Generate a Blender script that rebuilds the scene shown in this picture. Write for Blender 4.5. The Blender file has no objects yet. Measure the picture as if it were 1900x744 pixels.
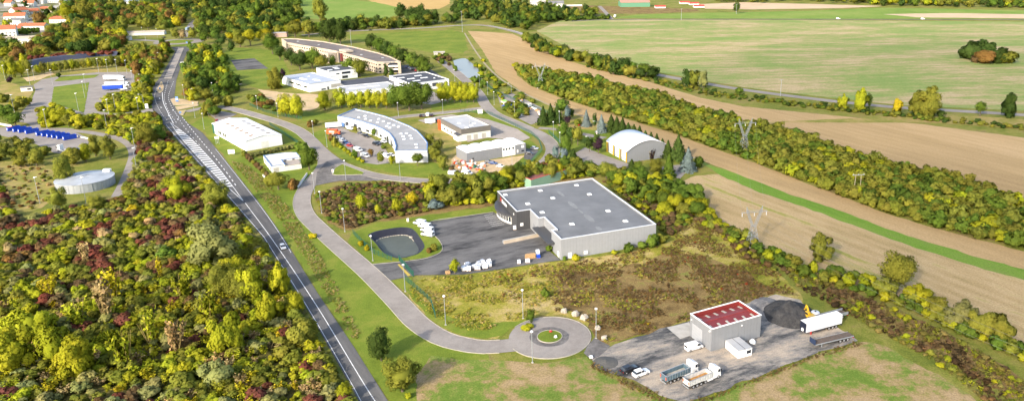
import bpy, math, random
import numpy as np
from mathutils import Vector, Matrix, noise
from mathutils.geometry import tessellate_polygon

# ------------------------------------------------------------------ camera, sky, sun, exposure
SC = bpy.context.scene
COL = SC.collection
FPX, PIT, CXP, CYP, CAMH = 1420.0, 0.295, 1103.0, 308.0, 110.0     # measured on the 1900 x 744 photograph
cam_d = bpy.data.cameras.new('camera')
cam = bpy.data.objects.new('camera', cam_d); COL.objects.link(cam)
cam.location = (0, 0, CAMH)
cam.rotation_euler = (math.pi/2 - PIT, 0, 0)
cam_d.sensor_fit = 'HORIZONTAL'; cam_d.sensor_width = 36.0
cam_d.lens = 36.0*FPX/1900
cam_d.shift_x = -(CXP-950)/1900
cam_d.shift_y = -(372-CYP)/1900
cam_d.clip_start = 1.0; cam_d.clip_end = 20000
SC.camera = cam

SUN_EL = math.radians(28)
SUN_TO = Vector((0.52, 0.86, 0)).normalized()        # the way shadows fall on the ground
w = bpy.data.worlds.new('World'); SC.world = w; w.use_nodes = True
nt = w.node_tree; nt.nodes.clear()
sky = nt.nodes.new('ShaderNodeTexSky'); sky.sky_type = 'NISHITA'; sky.sun_disc = False
sky.sun_elevation = SUN_EL; sky.sun_rotation = math.atan2(-SUN_TO.x, -SUN_TO.y)
sky.air_density = 1.0; sky.dust_density = 2.5; sky.ozone_density = 0.6
bg = nt.nodes.new('ShaderNodeBackground'); bg.inputs[1].default_value = 0.15
wo = nt.nodes.new('ShaderNodeOutputWorld')
nt.links.new(sky.outputs[0], bg.inputs[0]); nt.links.new(bg.outputs[0], wo.inputs[0])
sun_d = bpy.data.lights.new('sun', 'SUN'); sun_d.energy = 2.4; sun_d.angle = math.radians(0.6)
sun_d.color = (1.0, 0.925, 0.80)
sun = bpy.data.objects.new('sun', sun_d); COL.objects.link(sun)
SUN_DIR = Vector((SUN_TO.x*math.cos(SUN_EL), SUN_TO.y*math.cos(SUN_EL), -math.sin(SUN_EL)))
sun.rotation_euler = SUN_DIR.to_track_quat('-Z', 'Y').to_euler()
sun.location = (-300, -200, 300)
SC.view_settings.view_transform = 'Standard'; SC.view_settings.look = 'None'
SC.view_settings.gamma = 1; SC.view_settings.use_curve_mapping = False
SC.view_settings.exposure = 1.36

# ------------------------------------------------------------------ survey: photograph pixel -> point of the ground (or of height z)
CP, SP = math.cos(PIT), math.sin(PIT)
def g(px, py, z=0.0):
    dx = (px-CXP)/FPX; dy = -(py-CYP)/FPX
    vx, vy, vz = dx, CP+dy*SP, -SP+dy*CP
    t = (z-CAMH)/vz
    return Vector((vx*t, vy*t, z))
def pix(wv):
    vx, vy, vz = wv[0], wv[1], wv[2]-CAMH
    d = vy*CP-vz*SP
    return CXP+FPX*vx/d, CYP-FPX*(vy*SP+vz*CP)/d
def mpp(px, py):
    q = g(px, py); return (q.y*CP+CAMH*SP)/FPX
def G(l, z=0.0): return [g(x, y, z) for x, y in l]
R = math.radians
rnd = random.Random(7)

# ------------------------------------------------------------------ objects
def tag(o, label=None, cat=None, group=None, kind=None):
    if label: o['label'] = label
    if cat: o['category'] = cat
    if group: o['group'] = group
    if kind: o['kind'] = kind
    return o
def thing(name, label, cat, loc=(0, 0, 0), rz=0.0, group=None):
    o = bpy.data.objects.new(name, None); COL.objects.link(o)
    o.location = loc; o.rotation_euler = (0, 0, rz); o.empty_display_size = .5
    return tag(o, label, cat, group)
def dup(root, loc, rz=0.0, label=None, group=None, scale=None, color=None):
    r = root.copy(); COL.objects.link(r); r.location = loc; r.rotation_euler = (0, 0, rz)
    if scale: r.scale = scale
    if label: r['label'] = label
    if group: r['group'] = group
    for ch in KIDS.get(root.name, []):
        c = ch.copy(); COL.objects.link(c); c.parent = r
        if color: c.color = (*color, 1)
        KIDS.setdefault(r.name, []).append(c)
        for gc in KIDS.get(ch.name, []):
            d = gc.copy(); COL.objects.link(d); d.parent = c
            KIDS.setdefault(c.name, []).append(d)
    return r
KIDS = {}
class MB:
    def __init__(s): s.v = []; s.f = []
    def quad(s, a, b, c, d):
        n = len(s.v); s.v += [tuple(a), tuple(b), tuple(c), tuple(d)]; s.f.append((n, n+1, n+2, n+3)); return s
    def box(s, x0, x1, y0, y1, z0, z1):
        n = len(s.v)
        s.v += [(x0,y0,z0),(x1,y0,z0),(x1,y1,z0),(x0,y1,z0),(x0,y0,z1),(x1,y0,z1),(x1,y1,z1),(x0,y1,z1)]
        s.f += [tuple(n+i for i in q) for q in ((0,3,2,1),(4,5,6,7),(0,1,5,4),(1,2,6,5),(2,3,7,6),(3,0,4,7))]
        return s
    def hexa(s, lo, hi):                      # two quads (4 points each, CCW from above)
        n = len(s.v); s.v += [tuple(p) for p in lo]+[tuple(p) for p in hi]
        s.f += [tuple(n+i for i in q) for q in ((0,3,2,1),(4,5,6,7),(0,1,5,4),(1,2,6,5),(2,3,7,6),(3,0,4,7))]
        return s
    def prism(s, pts, z0, z1, cap=True):      # CCW 2-D outline
        k = len(pts); n = len(s.v)
        s.v += [(p[0], p[1], z0) for p in pts]+[(p[0], p[1], z1) for p in pts]
        for i in range(k):
            j = (i+1) % k; s.f.append((n+i, n+j, n+k+j, n+k+i))
        if cap:
            s.f.append(tuple(n+k+i for i in range(k))); s.f.append(tuple(n+k-1-i for i in range(k)))
        return s
    def ring(s, outer, inner, z0, z1):
        k = len(outer); n = len(s.v)
        for pts, z in ((outer, z0), (outer, z1), (inner, z1), (inner, z0)):
            s.v += [(p[0], p[1], z) for p in pts]
        for i in range(k):
            j = (i+1) % k
            for a in range(4):
                b = (a+1) % 4
                s.f.append((n+a*k+i, n+a*k+j, n+b*k+j, n+b*k+i))
        return s
    def side(s, prof, y0, y1):                # profile in x,z swept along y
        k = len(prof); n = len(s.v)
        s.v += [(p[0], y0, p[1]) for p in prof]+[(p[0], y1, p[1]) for p in prof]
        for i in range(k):
            j = (i+1) % k; s.f.append((n+i, n+j, n+k+j, n+k+i))
        s.f.append(tuple(n+k-1-i for i in range(k))); s.f.append(tuple(n+k+i for i in range(k)))
        return s
    def tube(s, p, q, r0, r1=None, n=6):
        p = Vector(p); q = Vector(q); r1 = r0 if r1 is None else r1
        d = (q-p).normalized(); a = d.orthogonal().normalized(); b = d.cross(a); m = len(s.v)
        for c, r in ((p, r0), (q, r1)):
            for i in range(n):
                t = 2*math.pi*i/n; s.v.append(tuple(c+a*(math.cos(t)*r)+b*(math.sin(t)*r)))
        for i in range(n):
            j = (i+1) % n; s.f.append((m+i, m+j, m+n+j, m+n+i))
        s.f.append(tuple(m+n-1-i for i in range(n))); s.f.append(tuple(m+n+i for i in range(n)))
        return s
    def lathe(s, prof, n=12, axis='z', c=(0, 0, 0)):
        m = len(s.v); k = len(prof)
        for r, h in prof:
            for i in range(n):
                t = 2*math.pi*i/n; x, y = r*math.cos(t), r*math.sin(t)
                s.v.append((c[0]+x, c[1]+y, c[2]+h) if axis == 'z' else (c[0]+x, c[1]+h, c[2]+y))
        for a in range(k-1):
            for i in range(n):
                j = (i+1) % n
                q = (m+a*n+i, m+a*n+j, m+(a+1)*n+j, m+(a+1)*n+i)
                s.f.append(q if axis == 'z' else q[::-1])
        s.f.append(tuple(m+i for i in reversed(range(n)))); s.f.append(tuple(m+(k-1)*n+i for i in range(n)))
        return s
    def blob(s, c, rx, ry, rz, seed=0, amp=.2, n=8, m=6):
        b = len(s.v)
        for a in range(m+1):
            ph = math.pi*a/m
            for i in range(n):
                t = 2*math.pi*i/n
                d = Vector((math.cos(t)*math.sin(ph), math.sin(t)*math.sin(ph), math.cos(ph)))
                k = 1+amp*noise.noise(d*1.7+Vector((seed*3.1, seed*1.7, 0)))
                s.v.append((c[0]+d.x*rx*k, c[1]+d.y*ry*k, c[2]+d.z*rz*k))
        for a in range(m):
            for i in range(n):
                j = (i+1) % n; s.f.append((b+a*n+i, b+(a+1)*n+i, b+(a+1)*n+j, b+a*n+j))
        return s
    def mesh(s, name, mat, smooth=False):
        me = bpy.data.meshes.new(name); me.from_pydata(s.v, [], s.f); me.update()
        if mat: me.materials.append(mat)
        if smooth: me.polygons.foreach_set('use_smooth', [True]*len(me.polygons))
        return me
    def build(s, name, mat, parent=None, smooth=False, bevel=0.0, loc=None):
        o = bpy.data.objects.new(name, s.mesh(name, mat, smooth)); COL.objects.link(o)
        if loc: o.location = loc
        if parent: link(o, parent)
        if bevel:
            m = o.modifiers.new('edge', 'BEVEL'); m.width = bevel; m.segments = 2; m.limit_method = 'ANGLE'
        return o
def link(o, parent):
    o.parent = parent; KIDS.setdefault(parent.name, []).append(o); return o
def inst(name, me, parent, loc=(0, 0, 0), rz=0.0, scale=None):
    o = bpy.data.objects.new(name, me); COL.objects.link(o); o.location = loc; o.rotation_euler = (0, 0, rz)
    if scale: o.scale = scale
    return link(o, parent)

# ------------------------------------------------------------------ materials
MC = {}
def nodes(name):
    m = bpy.data.materials.new(name); m.use_nodes = True
    t = m.node_tree; t.nodes.clear()
    return m, t, (lambda k: t.nodes.new('ShaderNode'+k)), t.links.new
def mat(name, col, rough=.6, metal=0.0, var=.12, scale=.7, stripe=0.0, sscale=1.0, spec=.4, bump=0.0):
    if name in MC: return MC[name]
    m, t, N, L = nodes(name)
    out = N('OutputMaterial'); b = N('BsdfPrincipled'); L(b.outputs[0], out.inputs[0])
    b.inputs['Roughness'].default_value = rough; b.inputs['Metallic'].default_value = metal
    b.inputs['Specular IOR Level'].default_value = spec
    tc = N('TexCoord'); n1 = N('TexNoise'); n1.inputs['Scale'].default_value = scale; n1.inputs['Detail'].default_value = 6
    n1.inputs['Roughness'].default_value = .65
    L(tc.outputs['Object'], n1.inputs['Vector'])
    mr = N('MapRange'); L(n1.outputs[0], mr.inputs[0])
    mr.inputs[1].default_value = .3; mr.inputs[2].default_value = .7
    mr.inputs[3].default_value = 1-var; mr.inputs[4].default_value = 1+var*.6
    fac = mr.outputs[0]
    if stripe:
        sx = N('SeparateXYZ'); L(tc.outputs['Object'], sx.inputs[0])
        ad = N('Math'); ad.operation = 'ADD'; L(sx.outputs[0], ad.inputs[0]); L(sx.outputs[1], ad.inputs[1])
        mu = N('Math'); mu.operation = 'MULTIPLY'; mu.inputs[1].default_value = sscale*2*math.pi; L(ad.outputs[0], mu.inputs[0])
        si = N('Math'); si.operation = 'SINE'; L(mu.outputs[0], si.inputs[0])
        m2 = N('MapRange'); L(si.outputs[0], m2.inputs[0]); m2.inputs[1].default_value = .2; m2.inputs[2].default_value = 1
        m2.inputs[3].default_value = 1; m2.inputs[4].default_value = 1-stripe
        mm = N('Math'); mm.operation = 'MULTIPLY'; L(fac, mm.inputs[0]); L(m2.outputs[0], mm.inputs[1]); fac = mm.outputs[0]
    mx = N('VectorMath'); mx.operation = 'SCALE'; mx.inputs[0].default_value = col[:3]; L(fac, mx.inputs['Scale'])
    L(mx.outputs[0], b.inputs['Base Color'])
    if bump:
        bu = N('Bump'); bu.inputs['Strength'].default_value = bump; bu.inputs['Distance'].default_value = .1
        L(n1.outputs[0], bu.inputs['Height']); L(bu.outputs[0], b.inputs['Normal'])
    MC[name] = m; return m
def gmat(name, cols, s1=25.0, s2=3.0, s3=.5, dirv=None, stretch=1.0, rows=0.0, rowm=6.0, fine=.45, contrast=.18, bump=.6):
    """ground: patches of several colours at s1 and s2 metres, grain at s3 metres, optional rows along dirv"""
    if name in MC: return MC[name]
    m, t, N, L = nodes(name)
    out = N('OutputMaterial'); b = N('BsdfPrincipled'); L(b.outputs[0], out.inputs[0])
    b.inputs['Roughness'].default_value = .95; b.inputs['Specular IOR Level'].default_value = .1
    tc = N('TexCoord'); vec = tc.outputs['Object']
    mp = N('Mapping'); mp.vector_type = 'TEXTURE'; L(vec, mp.inputs[0])
    if dirv is not None:
        mp.inputs['Rotation'].default_value = (0, 0, math.atan2(dirv[1], dirv[0]))
        mp.inputs['Scale'].default_value = (stretch, 1, 1)
    v2 = mp.outputs[0]
    def noi(vv, size, det=5, ro=.6):
        n = N('TexNoise'); n.inputs['Scale'].default_value = 1/size; n.inputs['Detail'].default_value = det
        n.inputs['Roughness'].default_value = ro; L(vv, n.inputs['Vector']); return n.outputs[0]
    a = noi(v2, s1); c = noi(v2, s2, 6, .7)
    mi = N('Math'); mi.operation = 'MULTIPLY_ADD'; L(c, mi.inputs[0]); mi.inputs[1].default_value = .6
    a2 = N('Math'); a2.operation = 'MULTIPLY'; L(a, a2.inputs[0]); a2.inputs[1].default_value = .9
    L(a2.outputs[0], mi.inputs[2])
    fac = mi.outputs[0]
    if rows:
        sx = N('SeparateXYZ'); L(v2, sx.inputs[0])
        mu = N('Math'); mu.operation = 'MULTIPLY'; mu.inputs[1].default_value = 2*math.pi/rowm; L(sx.outputs[1], mu.inputs[0])
        si = N('Math'); si.operation = 'SINE'; L(mu.outputs[0], si.inputs[0])
        ma = N('Math'); ma.operation = 'MULTIPLY_ADD'; L(si.outputs[0], ma.inputs[0]); ma.inputs[1].default_value = rows; L(fac, ma.inputs[2])
        fac = ma.outputs[0]
    cr = N('ValToRGB'); L(fac, cr.inputs[0]); e = cr.color_ramp.elements
    k = len(cols)
    for i, cc in enumerate(cols):
        p = .75+(i/(k-1)-.5)*2*contrast if k > 1 else .5
        el = e[i] if i < 2 else e.new(p)
        el.position = p; el.color = (*cc, 1)
    f1 = noi(vec, s3, 4, .75)
    mr = N('MapRange'); L(f1, mr.inputs[0]); mr.inputs[1].default_value = .25; mr.inputs[2].default_value = .75
    mr.inputs[3].default_value = 1-fine; mr.inputs[4].default_value = 1+fine
    mx = N('VectorMath'); mx.operation = 'SCALE'; L(cr.outputs[0], mx.inputs[0]); L(mr.outputs[0], mx.inputs['Scale'])
    L(mx.outputs[0], b.inputs['Base Color'])
    if bump:
        bu = N('Bump'); bu.inputs['Strength'].default_value = bump; bu.inputs['Distance'].default_value = .25
        L(f1, bu.inputs['Height']); L(bu.outputs[0], b.inputs['Normal'])
    MC[name] = m; return m
def leafmat(name, stuff):
    m, t, N, L = nodes(name)
    out = N('OutputMaterial'); d = N('BsdfDiffuse'); tr = N('BsdfTranslucent'); ms = N('MixShader')
    at = N('Attribute'); at.attribute_name = 'nrm'
    vt = N('VectorTransform'); vt.vector_type = 'NORMAL'; vt.convert_from = 'OBJECT'; vt.convert_to = 'WORLD'
    L(at.outputs['Vector'], vt.inputs[0])
    if stuff:
        ac = N('Attribute'); ac.attribute_type = 'INSTANCER'; ac.attribute_name = 'tint'; base = ac.outputs['Color']
    else:
        oi = N('ObjectInfo'); base = oi.outputs['Color']
    av = N('Attribute'); av.attribute_name = 'lv'
    mr = N('MapRange'); L(av.outputs['Fac'], mr.inputs[0]); mr.inputs[3].default_value = .7; mr.inputs[4].default_value = 1.3
    hs = N('HueSaturation'); L(base, hs.inputs['Color'])
    mh = N('MapRange'); L(av.outputs['Fac'], mh.inputs[0]); mh.inputs[3].default_value = .515; mh.inputs[4].default_value = .485
    L(mh.outputs[0], hs.inputs['Hue']); L(mr.outputs[0], hs.inputs['Value'])
    L(hs.outputs[0], d.inputs[0]); L(hs.outputs[0], tr.inputs[0])
    L(vt.outputs[0], d.inputs['Normal'])
    ms.inputs[0].default_value = .32
    L(d.outputs[0], ms.inputs[1]); L(tr.outputs[0], ms.inputs[2]); L(ms.outputs[0], out.inputs[0])
    return m
LEAF = leafmat('foliage', False); LEAFS = leafmat('foliage_mass', True)
BARK = mat('bark', (.13, .10, .07), .9, var=.3, scale=3)
BARKY = mat('sunlit_pale_bark', (.33, .24, .08), .9, var=.3, scale=3)
WHITE = mat('white_paint', (.80, .79, .77), .5, var=.06)
WHITEC = mat('white_cladding', (.78, .78, .78), .5, var=.06, stripe=.05)
OFFWHITE = mat('off_white_render', (.70, .68, .62), .8, var=.12)
GREYCL = mat('grey_cladding', (.215, .222, .235), .45, .0, .07, stripe=.04, sscale=.9)
LGREYCL = mat('light_grey_cladding', (.265, .272, .285), .45, .0, .07, stripe=.035, sscale=.9)
CHAR = mat('charcoal_cladding', (.055, .055, .058), .5, var=.1, stripe=.1)
COPING = mat('light_grey_coping', (.58, .59, .61), .4, var=.05)
ROOFG = mat('grey_roof_membrane', (.155, .157, .16), .8, var=.22, scale=.12)
ROOFD = mat('dark_roof_membrane', (.06, .062, .072), .8, var=.25, scale=.2)
ROOFL = mat('pale_grey_roof', (.40, .40, .40), .7, var=.18, scale=.15)
ROOFB = mat('blue_grey_roof', (.36, .39, .45), .6, var=.15, scale=.15)
SKYL = mat('skylight_dome', (.78, .80, .80), .3, var=.05)
GLASS = mat('dark_glass', (.025, .03, .04), .08, var=.2, spec=.8)
BLACK = mat('black_rubber', (.018, .018, .018), .85, var=.2)
STEEL = mat('galvanised_steel', (.34, .36, .38), .45, .35, .15)
DSTEEL = mat('dark_steel', (.06, .06, .065), .5, .3, .2)
RIM = mat('wheel_rim', (.45, .45, .46), .4, .5, .1)
CONC = mat('concrete', (.42, .39, .34), .9, var=.18, scale=.6)
CONCB = mat('beige_concrete', (.46, .38, .29), .9, var=.2, scale=.3)
KERB = mat('kerb_stone', (.36, .325, .26), .9, var=.2, scale=.8)
REDR = mat('red_roof_sheet', (.20, .028, .025), .5, var=.15, scale=.4)
REDT = mat('red_roof_tiles', (.42, .13, .06), .85, var=.3, scale=.5)
REDW = mat('red_parapet', (.46, .07, .06), .6, var=.12)
YEL = mat('yellow_paint', (.62, .38, .02), .5, var=.1)
GREENF = mat('green_fence_paint', (.015, .10, .07), .5, var=.1)
BLUEP = mat('blue_paint', (.012, .06, .42), .4, var=.18, scale=1.5)
LBLUE = mat('blue_trim', (.10, .20, .42), .5, var=.08)
ORANGE = mat('orange_paint', (.65, .09, .02), .45, var=.1)
RED = mat('red_paint', (.45, .02, .02), .4, var=.08)
BROWNF = mat('taupe_fascia', (.14, .125, .11), .6, var=.1)
WOODB = mat('cardboard_and_pallet_wood', (.40, .25, .12), .9, var=.3, scale=2)
BAG = mat('white_bag_plastic', (.72, .73, .74), .5, var=.15, scale=2)
STONE = mat('rough_stone', (.36, .32, .26), .95, var=.3, scale=2, bump=.5)
PAINT = mat('road_paint', (.72, .71, .68), .7, var=.25, scale=.8)
LINER = mat('black_pond_liner', (.020, .020, .027), .45, var=.3, scale=.4)
# ------------------------------------------------------------------ the setting
def densify(pts, step):
    out = []
    n = len(pts)
    for i in range(n):
        a, b = pts[i], pts[(i+1) % n]; k = max(1, min(60, int((b-a).length/step)))
        for j in range(k): out.append(a.lerp(b, j/k))
    return out
def jitter(pts, amp, size):
    if not amp: return pts
    o = []
    for p in pts:
        q = Vector((p.x/size, p.y/size, 0))
        o.append(Vector((p.x+amp*noise.noise(q+Vector((0, 0, 3.3)))*2, p.y+amp*noise.noise(q+Vector((0, 0, 9.1)))*2, p.z)))
    return o
def sheet(name, pts, m, z, jit=0.0, step=4.0, holes=(), parent=None, jsize=5.0):
    loops = [[Vector((p[0], p[1], 0)) for p in pts]]
    if jit: loops[0] = jitter(densify(loops[0], step), jit, jsize)
    for h in holes: loops.append([Vector((p[0], p[1], 0)) for p in h])
    tris = tessellate_polygon(loops)
    vs = [(v.x, v.y, z) for l in loops for v in l]
    fs = []
    for a, b, c in tris:
        A, B, C = vs[a], vs[b], vs[c]
        cr = (B[0]-A[0])*(C[1]-A[1])-(B[1]-A[1])*(C[0]-A[0])
        if abs(cr) < 1e-9: continue
        fs.append((a, b, c) if cr > 0 else (a, c, b))
    me = bpy.data.meshes.new(name); me.from_pydata(vs, [], fs); me.update(); me.materials.append(m)
    o = bpy.data.objects.new(name, me); COL.objects.link(o)
    if parent: link(o, parent)
    else: o['kind'] = 'structure'
    return o
def smooth_line(pts, step=3.0):
    P = [pts[0]*2-pts[1]]+list(pts)+[pts[-1]*2-pts[-2]]
    out = []
    for i in range(1, len(P)-2):
        k = max(2, int((P[i+1]-P[i]).length/step))
        for j in range(k):
            t = j/k
            out.append(.5*((2*P[i])+(-P[i-1]+P[i+1])*t+(2*P[i-1]-5*P[i]+4*P[i+1]-P[i+2])*t*t+(-P[i-1]+3*P[i]-3*P[i+1]+P[i+2])*t**3))
    out.append(P[-2]); return out
def offs(line, d):
    o = []
    for i, p in enumerate(line):
        a = line[max(0, i-1)]; b = line[min(len(line)-1, i+1)]
        t = (b-a); t.z = 0; t.normalize(); o.append(p+Vector((-t.y, t.x, 0))*d)
    return o
def ribbon(name, line, d0, d1, m, z, parent=None, z1=None):
    a = offs(line, d0); b = offs(line, d1); mb = MB()
    k = len(line)
    mb.v = [(p.x, p.y, z) for p in a]+[(p.x, p.y, z) for p in b]
    for i in range(k-1): mb.f.append((i, i+1, k+i+1, k+i) if d1 > d0 else (i+1, i, k+i, k+i+1))
    o = mb.build(name, m, parent)
    if not parent: o['kind'] = 'structure'
    return o
def kerb(line, d, parent, zt=.22, wd=.2):
    a = offs(line, d-wd/2); b = offs(line, d+wd/2); mb = MB(); k = len(line)
    for l, z in ((a, .0), (a, zt), (b, zt), (b, .0)): mb.v += [(p.x, p.y, z) for p in l]
    for i in range(k-1):
        for r in range(3): mb.f.append((r*k+i+1, r*k+i, (r+1)*k+i, (r+1)*k+i+1))
    return mb.build('kerb', KERB, parent)

D_FIELD = (g(1825, 500)-g(1337, 325)).normalized()
D_F1 = (g(1700, 196)-g(1320, 40)).normalized()
GRASS = gmat('rough_grass', [(.10, .125, .02), (.15, .165, .026), (.21, .195, .045), (.20, .15, .06)], 22, 3.5, .5)
LAWN = gmat('mown_lawn', [(.105, .145, .018), (.14, .185, .022), (.20, .21, .035)], 18, 3, .4, fine=.3)
LAWND = gmat('dry_lawn', [(.17, .18, .03), (.26, .22, .06), (.36, .25, .11)], 14, 3, .4, fine=.3)
MEAD = gmat('yellow_meadow', [(.16, .165, .02), (.24, .22, .03), (.33, .26, .075), (.40, .30, .13)], 16, 3.0, .5, fine=.5, contrast=.16)
BROWNM = gmat('brown_scrub_ground', [(.10, .066, .025), (.17, .112, .042), (.23, .155, .058), (.18, .175, .04)], 12, 2.5, .5, fine=.55, contrast=.16)
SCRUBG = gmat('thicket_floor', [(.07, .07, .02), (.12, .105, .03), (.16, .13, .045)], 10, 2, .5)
F_GREEN = gmat('sprouting_field', [(.17, .235, .06), (.22, .25, .075), (.30, .265, .115), (.39, .30, .165)], 38, 5, 1.6, (1.0, .12, 0), 2.3, .03, 13, .34, .14, bump=.3)
F_TAN = gmat('tilled_field', [(.300, .204, .096), (.372, .254, .120), (.444, .306, .156)], 60, 6, .8, D_FIELD, 6.0, .03, 7, .3, .2, bump=.35)
F_TAN2 = gmat('stubble_field', [(.287, .213, .092), (.356, .253, .121), (.414, .299, .155), (.265, .247, .063)], 26, 4, .6, D_FIELD, 4.0, .05, 6, .38, .19, bump=.4)
F_GRN2 = gmat('green_strip', [(.10, .19, .02), (.14, .23, .03), (.17, .21, .05)], 20, 4, .6, D_FIELD, 4.0, fine=.35)
F_MIX = gmat('patchy_stubble', [(.11, .17, .025), (.15, .19, .035), (.27, .20, .085), (.33, .235, .125)], 13, 3.0, .5, fine=.4, contrast=.13)
F_BRIGHT = gmat('bright_green_field', [(.125, .20, .03), (.165, .235, .04), (.22, .25, .06)], 60, 9, 1.2, fine=.2)
F_GOLD = gmat('golden_stubble_field', [(.40, .26, .09), (.46, .31, .12)], 40, 8, 1.0, fine=.2)
F_PALE = gmat('pale_bare_field', [(.44, .32, .20), (.52, .40, .26)], 60, 9, 1.0, fine=.2)
ASPH = gmat('main_road_asphalt', [(.085, .082, .08), (.115, .11, .107), (.155, .148, .14)], 20, 2.5, .3, (g(657, 644)-g(493, 400)).normalized(), 8.0, fine=.16, bump=.15)
ASPHL = gmat('pale_asphalt', [(.215, .188, .165), (.255, .226, .20), (.295, .263, .233)], 14, 2.5, .3, fine=.14, bump=.15)
ASPHD = gmat('stained_dark_asphalt', [(.025, .025, .027), (.07, .068, .068), (.115, .111, .108), (.14, .134, .13), (.165, .158, .152)], 9, 2.2, .35, (g(980, 450)-g(830, 480)).normalized(), 3.5, fine=.18, contrast=.2, bump=.15)
GRAVEL = gmat('gravel_yard', [(.045, .045, .047), (.10, .098, .095), (.25, .225, .195), (.38, .315, .245), (.45, .37, .28)], 12, 2.4, .35, (g(1560, 630)-g(1300, 700)).normalized(), 2.5, fine=.3, contrast=.2)
SAND = gmat('bare_sandy_soil', [(.40, .28, .16), (.50, .37, .22), (.33, .27, .12)], 15, 3, .5, fine=.25)
PAVE = gmat('pale_paving', [(.30, .26, .22), (.37, .32, .275)], 6, 1.5, .3, fine=.12)

basin_px = [(684,436.5),(700,429.5),(736.6,423.4),(756.8,423.4),(766.9,427.5),(777,439.6),(785,452.7),(784.6,460.7),(773,470.8),(748.7,477.5),(736.6,478),(722.5,474),(708.4,464.8),(698.3,451.7),(688.2,441.6)]
basin = smooth_line(G(basin_px+basin_px[:1]), 1.2)[:-1]
E0 = 9000
sheet('ground', [Vector(p) for p in ((-E0, -600, 0), (E0, -600, 0), (E0, E0, 0), (-E0, E0, 0))], GRASS, 0.0, holes=[basin])

# fields and meadows
sheet('field', G([(995,58),(1040,38.5),(1200,37),(1500,38),(1900,41),(2300,44),(2300,240),(1900,206),(1770,200),(1669,195),(1544,182),(1400,165),(1320,152),(1219,134),(1120,112),(1060,92)]), F_GREEN, .03, .8)
sheet('field', G([(868,58),(905,60),(950,63),(985,78),(1020,98),(1050,112),(1120,132),(1200,151),(1300,182),(1380,198),(1560,216),(1720,232),(1900,256),(2200,300),(2200,480),(1900,372),(1780,332),(1643,306),(1562,281),(1441,243),(1288,208),(1200,180),(1080,150),(1000,135),(955,126),(960,140),(985,160),(1040,182),(1120,208),(1240,245),(1325,276),(1400,302),(1490,338),(1575,370),(1643,396),(1744,426),(1900,466),(2200,545),(2200,590),(1900,500),(1804,474),(1683,438),(1562,393),(1466,361),(1373,325),(1300,297),(1200,265),(1140,243),(1081,218),(1021,198),(964,168),(920,136),(896,95)]), F_TAN, .034, .5)
sheet('grass_strip', G([(1300,300),(1373,325),(1466,361),(1562,393),(1683,438),(1804,474),(1900,500),(2200,590),(2200,620),(1900,520),(1825,501),(1764,480),(1643,440),(1522,395),(1413,358),(1337,326)]), F_GRN2, .05, .7, 3)
sheet('field', G([(1262,338),(1290,326),(1337,324),(1413,357),(1522,394),(1643,439),(1764,479),(1825,500),(1900,519),(2200,619),(2200,780),(1900,668),(1870,645),(1750,588),(1650,548),(1560,525),(1500,500),(1400,455),(1335,408),(1295,365)]), F_TAN2, .038, .8)
sheet('field', G([(738,760),(760,720),(785,655),(830,660),(900,668),(1000,674),(1085,664),(1110,690),(1165,712),(1225,742),(1262,760)]), F_MIX, .042, .8, 3)
sheet('field', G([(1262,762),(1320,737),(1416,698),(1505,662),(1590,634),(1640,640),(1700,672),(1760,705),(1830,760)]), F_MIX, .046, .8, 3)
sheet('field', G([(545,2),(700,10),(735,30),(720,36),(640,40),(560,34),(552,15)]), F_BRIGHT, .03, 2, 12)
sheet('field', G([(540,-8),(690,4),(760,10),(735,32),(700,16),(545,5)]), F_BRIGHT, .026, 2, 12)
sheet('field', G([(682,2),(740,-3),(835,-2),(835,8),(815,17),(760,20),(720,10)]), F_GOLD, .034, 2, 12)
sheet('field', G([(645,66),(700,62),(840,56),(862,62),(868,90),(860,100),(800,98),(690,80),(650,76)]), LAWN, .03, 1.5, 8)
sheet('field', G([(1135,34),(1180,28),(1290,25),(1500,21),(1640,15),(1900,20),(2200,23),(2200,36),(1900,35),(1500,35.5),(1300,35)]), F_BRIGHT, .03, 1.5, 12)
sheet('field', G([(1640,27),(1760,25),(1900,27),(2200,30),(2200,35),(1900,35),(1700,33)]), F_PALE, .036, 1.5, 12)
sheet('field', G([(1285,9),(1380,5),(1500,8),(1640,12),(1560,16),(1400,18),(1310,17)]), F_PALE, .034, 1.5, 12)
sheet('field', G([(1060,10),(1140,12),(1290,17),(1300,22),(1200,26),(1130,26),(1050,18)]), BROWNM, .03, 1.5, 12)
sheet('meadow', G([(760,560),(752,535),(790,515),(862,510),(928,501),(976,493),(1041,484),(1120,476),(1220,455),(1300,398),(1345,425),(1440,500),(1480,545),(1500,572),(1440,548),(1390,562),(1300,590),(1225,608),(1190,622),(1120,640),(1095,605),(1040,583),(990,586),(955,605),(920,626),(880,629),(840,619),(800,597)]), MEAD, .06, .8, 3)
sheet('scrub_ground', G([(1015,500),(1120,505),(1240,470),(1330,480),(1420,530),(1480,550),(1440,547),(1390,562),(1280,592),(1190,622),(1120,640),(1098,604),(1050,575),(1030,540)]), BROWNM, .068, 1.6, 3)
sheet('scrub_ground', G([(1480,545),(1440,495),(1500,512),(1560,540),(1700,610),(1800,670),(1920,760),(1840,760),(1760,705),(1700,672),(1640,640),(1600,612),(1540,575)]), GRASS, .056, 1, 3)
sheet('scrub_ground', G([(1530,522),(1560,530),(1640,566),(1740,612),(1830,660),(1960,740),(1960,780),(1880,740),(1780,680),(1700,640),(1600,580)]), BROWNM, .064, 1.2, 3)
sheet('scrub_ground', G([(600,395),(585,362),(640,342),(720,340),(830,345),(920,340),(1100,330),(1105,350),(925,360),(915,382),(800,398),(700,412),(650,428),(610,415)]), BROWNM, .06, 1.2, 3)
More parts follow.
